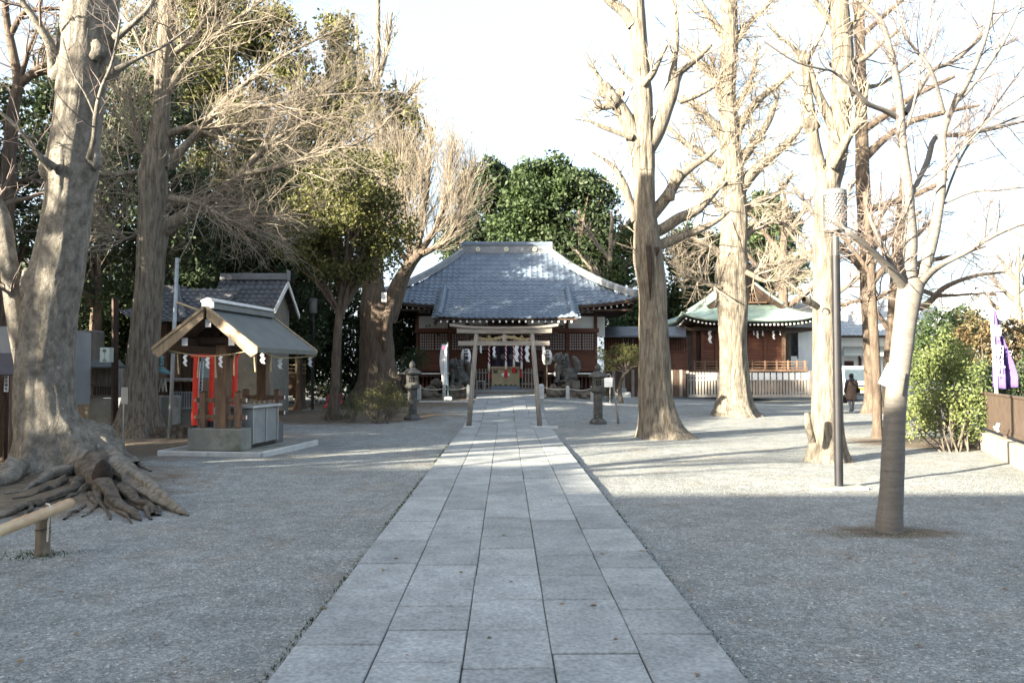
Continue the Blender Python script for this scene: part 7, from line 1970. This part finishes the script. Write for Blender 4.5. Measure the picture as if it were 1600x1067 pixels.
kid('lashing', ropew, br, lambda m: m.tube([Vector((-4.03, 7.05, .43)), Vector((-3.975, 7.0, .435)), Vector((-3.94, 6.97, .40)), Vector((-3.955, 6.96, .30)), Vector((-3.965, 6.965, .12))], .007, 6))

# ------------------------------------------------------------------ unseen building and trees added behind and left to shade the forecourt
bk = thing('shading_building', 'unseen long pale building added behind the viewer to shade the forecourt', 'building', (-12, -10, 0))
wallb = M('shading_wall', (.42,.40,.37), (.36,.34,.31), 2, .9)
kid('wall', wallb, bk, lambda m: m.box(-26.5, -14, 0, 6, -6.2, 8.6))
kid('roof_edge', concrete, bk, lambda m: m.box(-26.6, -14.1, 8.602, 6.1, -6.1, 8.8))
for fl_ in range(3):
    for k in range(10):
        x = -25+k*3.1; w_ = kid('window', metal_grey, bk, lambda m: m.box(x, -6.2, 1.0+fl_*2.9, x+1.7, -6.15, 2.4+fl_*2.9)); kid('pane', glass_dark, w_, lambda m: m.box(x+.08, -6.149, 1.08+fl_*2.9, x+1.62, -6.13, 2.32+fl_*2.9))
kid('shading_tower', wallb, bk, lambda m: m.box(-36, -14, 0, -26.7, -6.4, 10.4))  # taller unseen block, added so the old tree's foot stays in shade
def side_tree(x, y, h, w, label, seed):
    bl = [(x, y, h*.62, w, w, h*.3), (x+w*.4, y-.3, h*.45, w*.8, w*.8, h*.25), (x-w*.4, y+.5, h*.8, w*.7, w*.7, h*.2), (x, y, h*.3, w*.8, w*.7, h*.2)]
    evergreen('evergreen_tree', label, bl, leaf_dark, (x, y, 0), 20, 'evergreens outside the left edge', leaf=.13, per=5, leafn=12, spread=.2)
side_tree(-14.2, 9.5, 7.5, 1.3, 'small evergreen outside the left edge of the picture, just beyond the bare ones', 0)
for k, (x, y, lb) in enumerate(((-13.0, 3.2, 'bare tree outside the left edge of the picture, nearest the viewer'), (-15.5, 5.6, 'bare tree outside the left edge of the picture, second from the viewer'), (-19.0, 2.4, 'bare tree outside the left edge of the picture, farther left'))):
    t = thing('bare_tree', lb, 'tree', (x, y, 0), 'bare trees outside the left edge')
    V, F = bark_tube([(x, y, -.1), (x+.1, y, 2), (x, y+.1, 5), (x+.1, y, 9)], [.30, .24, .19, .08], 20, .2, .06, .08, (.2, .4, 4, 0, .3), seed=k)
    link('trunk', npmesh('trunk', V, F, True), bark_gink, t)
    P0, R0 = resample(np.array([(x, y, 1.8), (x, y, 5), (x, y, 9)]), np.array([.24, .19, .08]), 12)
    rg = np.random.default_rng(k+5)
    P1, R1 = spawn(P0, R0, 16, ang=(35, 65), ln=(1.8, 4.0), S=8, up=.06, wander=.1, ratio=.42, rmin=.03, rng=rg)
    P2, R2 = spawn(P1, R1, 9, ang=(25, 60), ln=(.8, 2.0), S=6, up=.04, wander=.12, ratio=.5, rmin=.012, rng=rg)
    V, F = merge([tubes(P1, R1, 7), tubes(P2, R2, 4)]); link('branches', npmesh('branches', V, F, True), bark_gink, t, kind='stuff')
side_tree(-14.5, 11.6, 9.5, 1.5, 'evergreen outside the left edge of the picture, nearest the viewer', 1)
side_tree(-14.6, 14.4, 10.5, 1.9, 'evergreen outside the left edge of the picture, second in the row', 2)
side_tree(-16.5, 18.0, 11, 2.2, 'evergreen outside the left edge of the picture, third in the row', 3)
side_tree(-20, 22.5, 12, 2.6, 'evergreen outside the left edge of the picture, farthest of the row', 4)
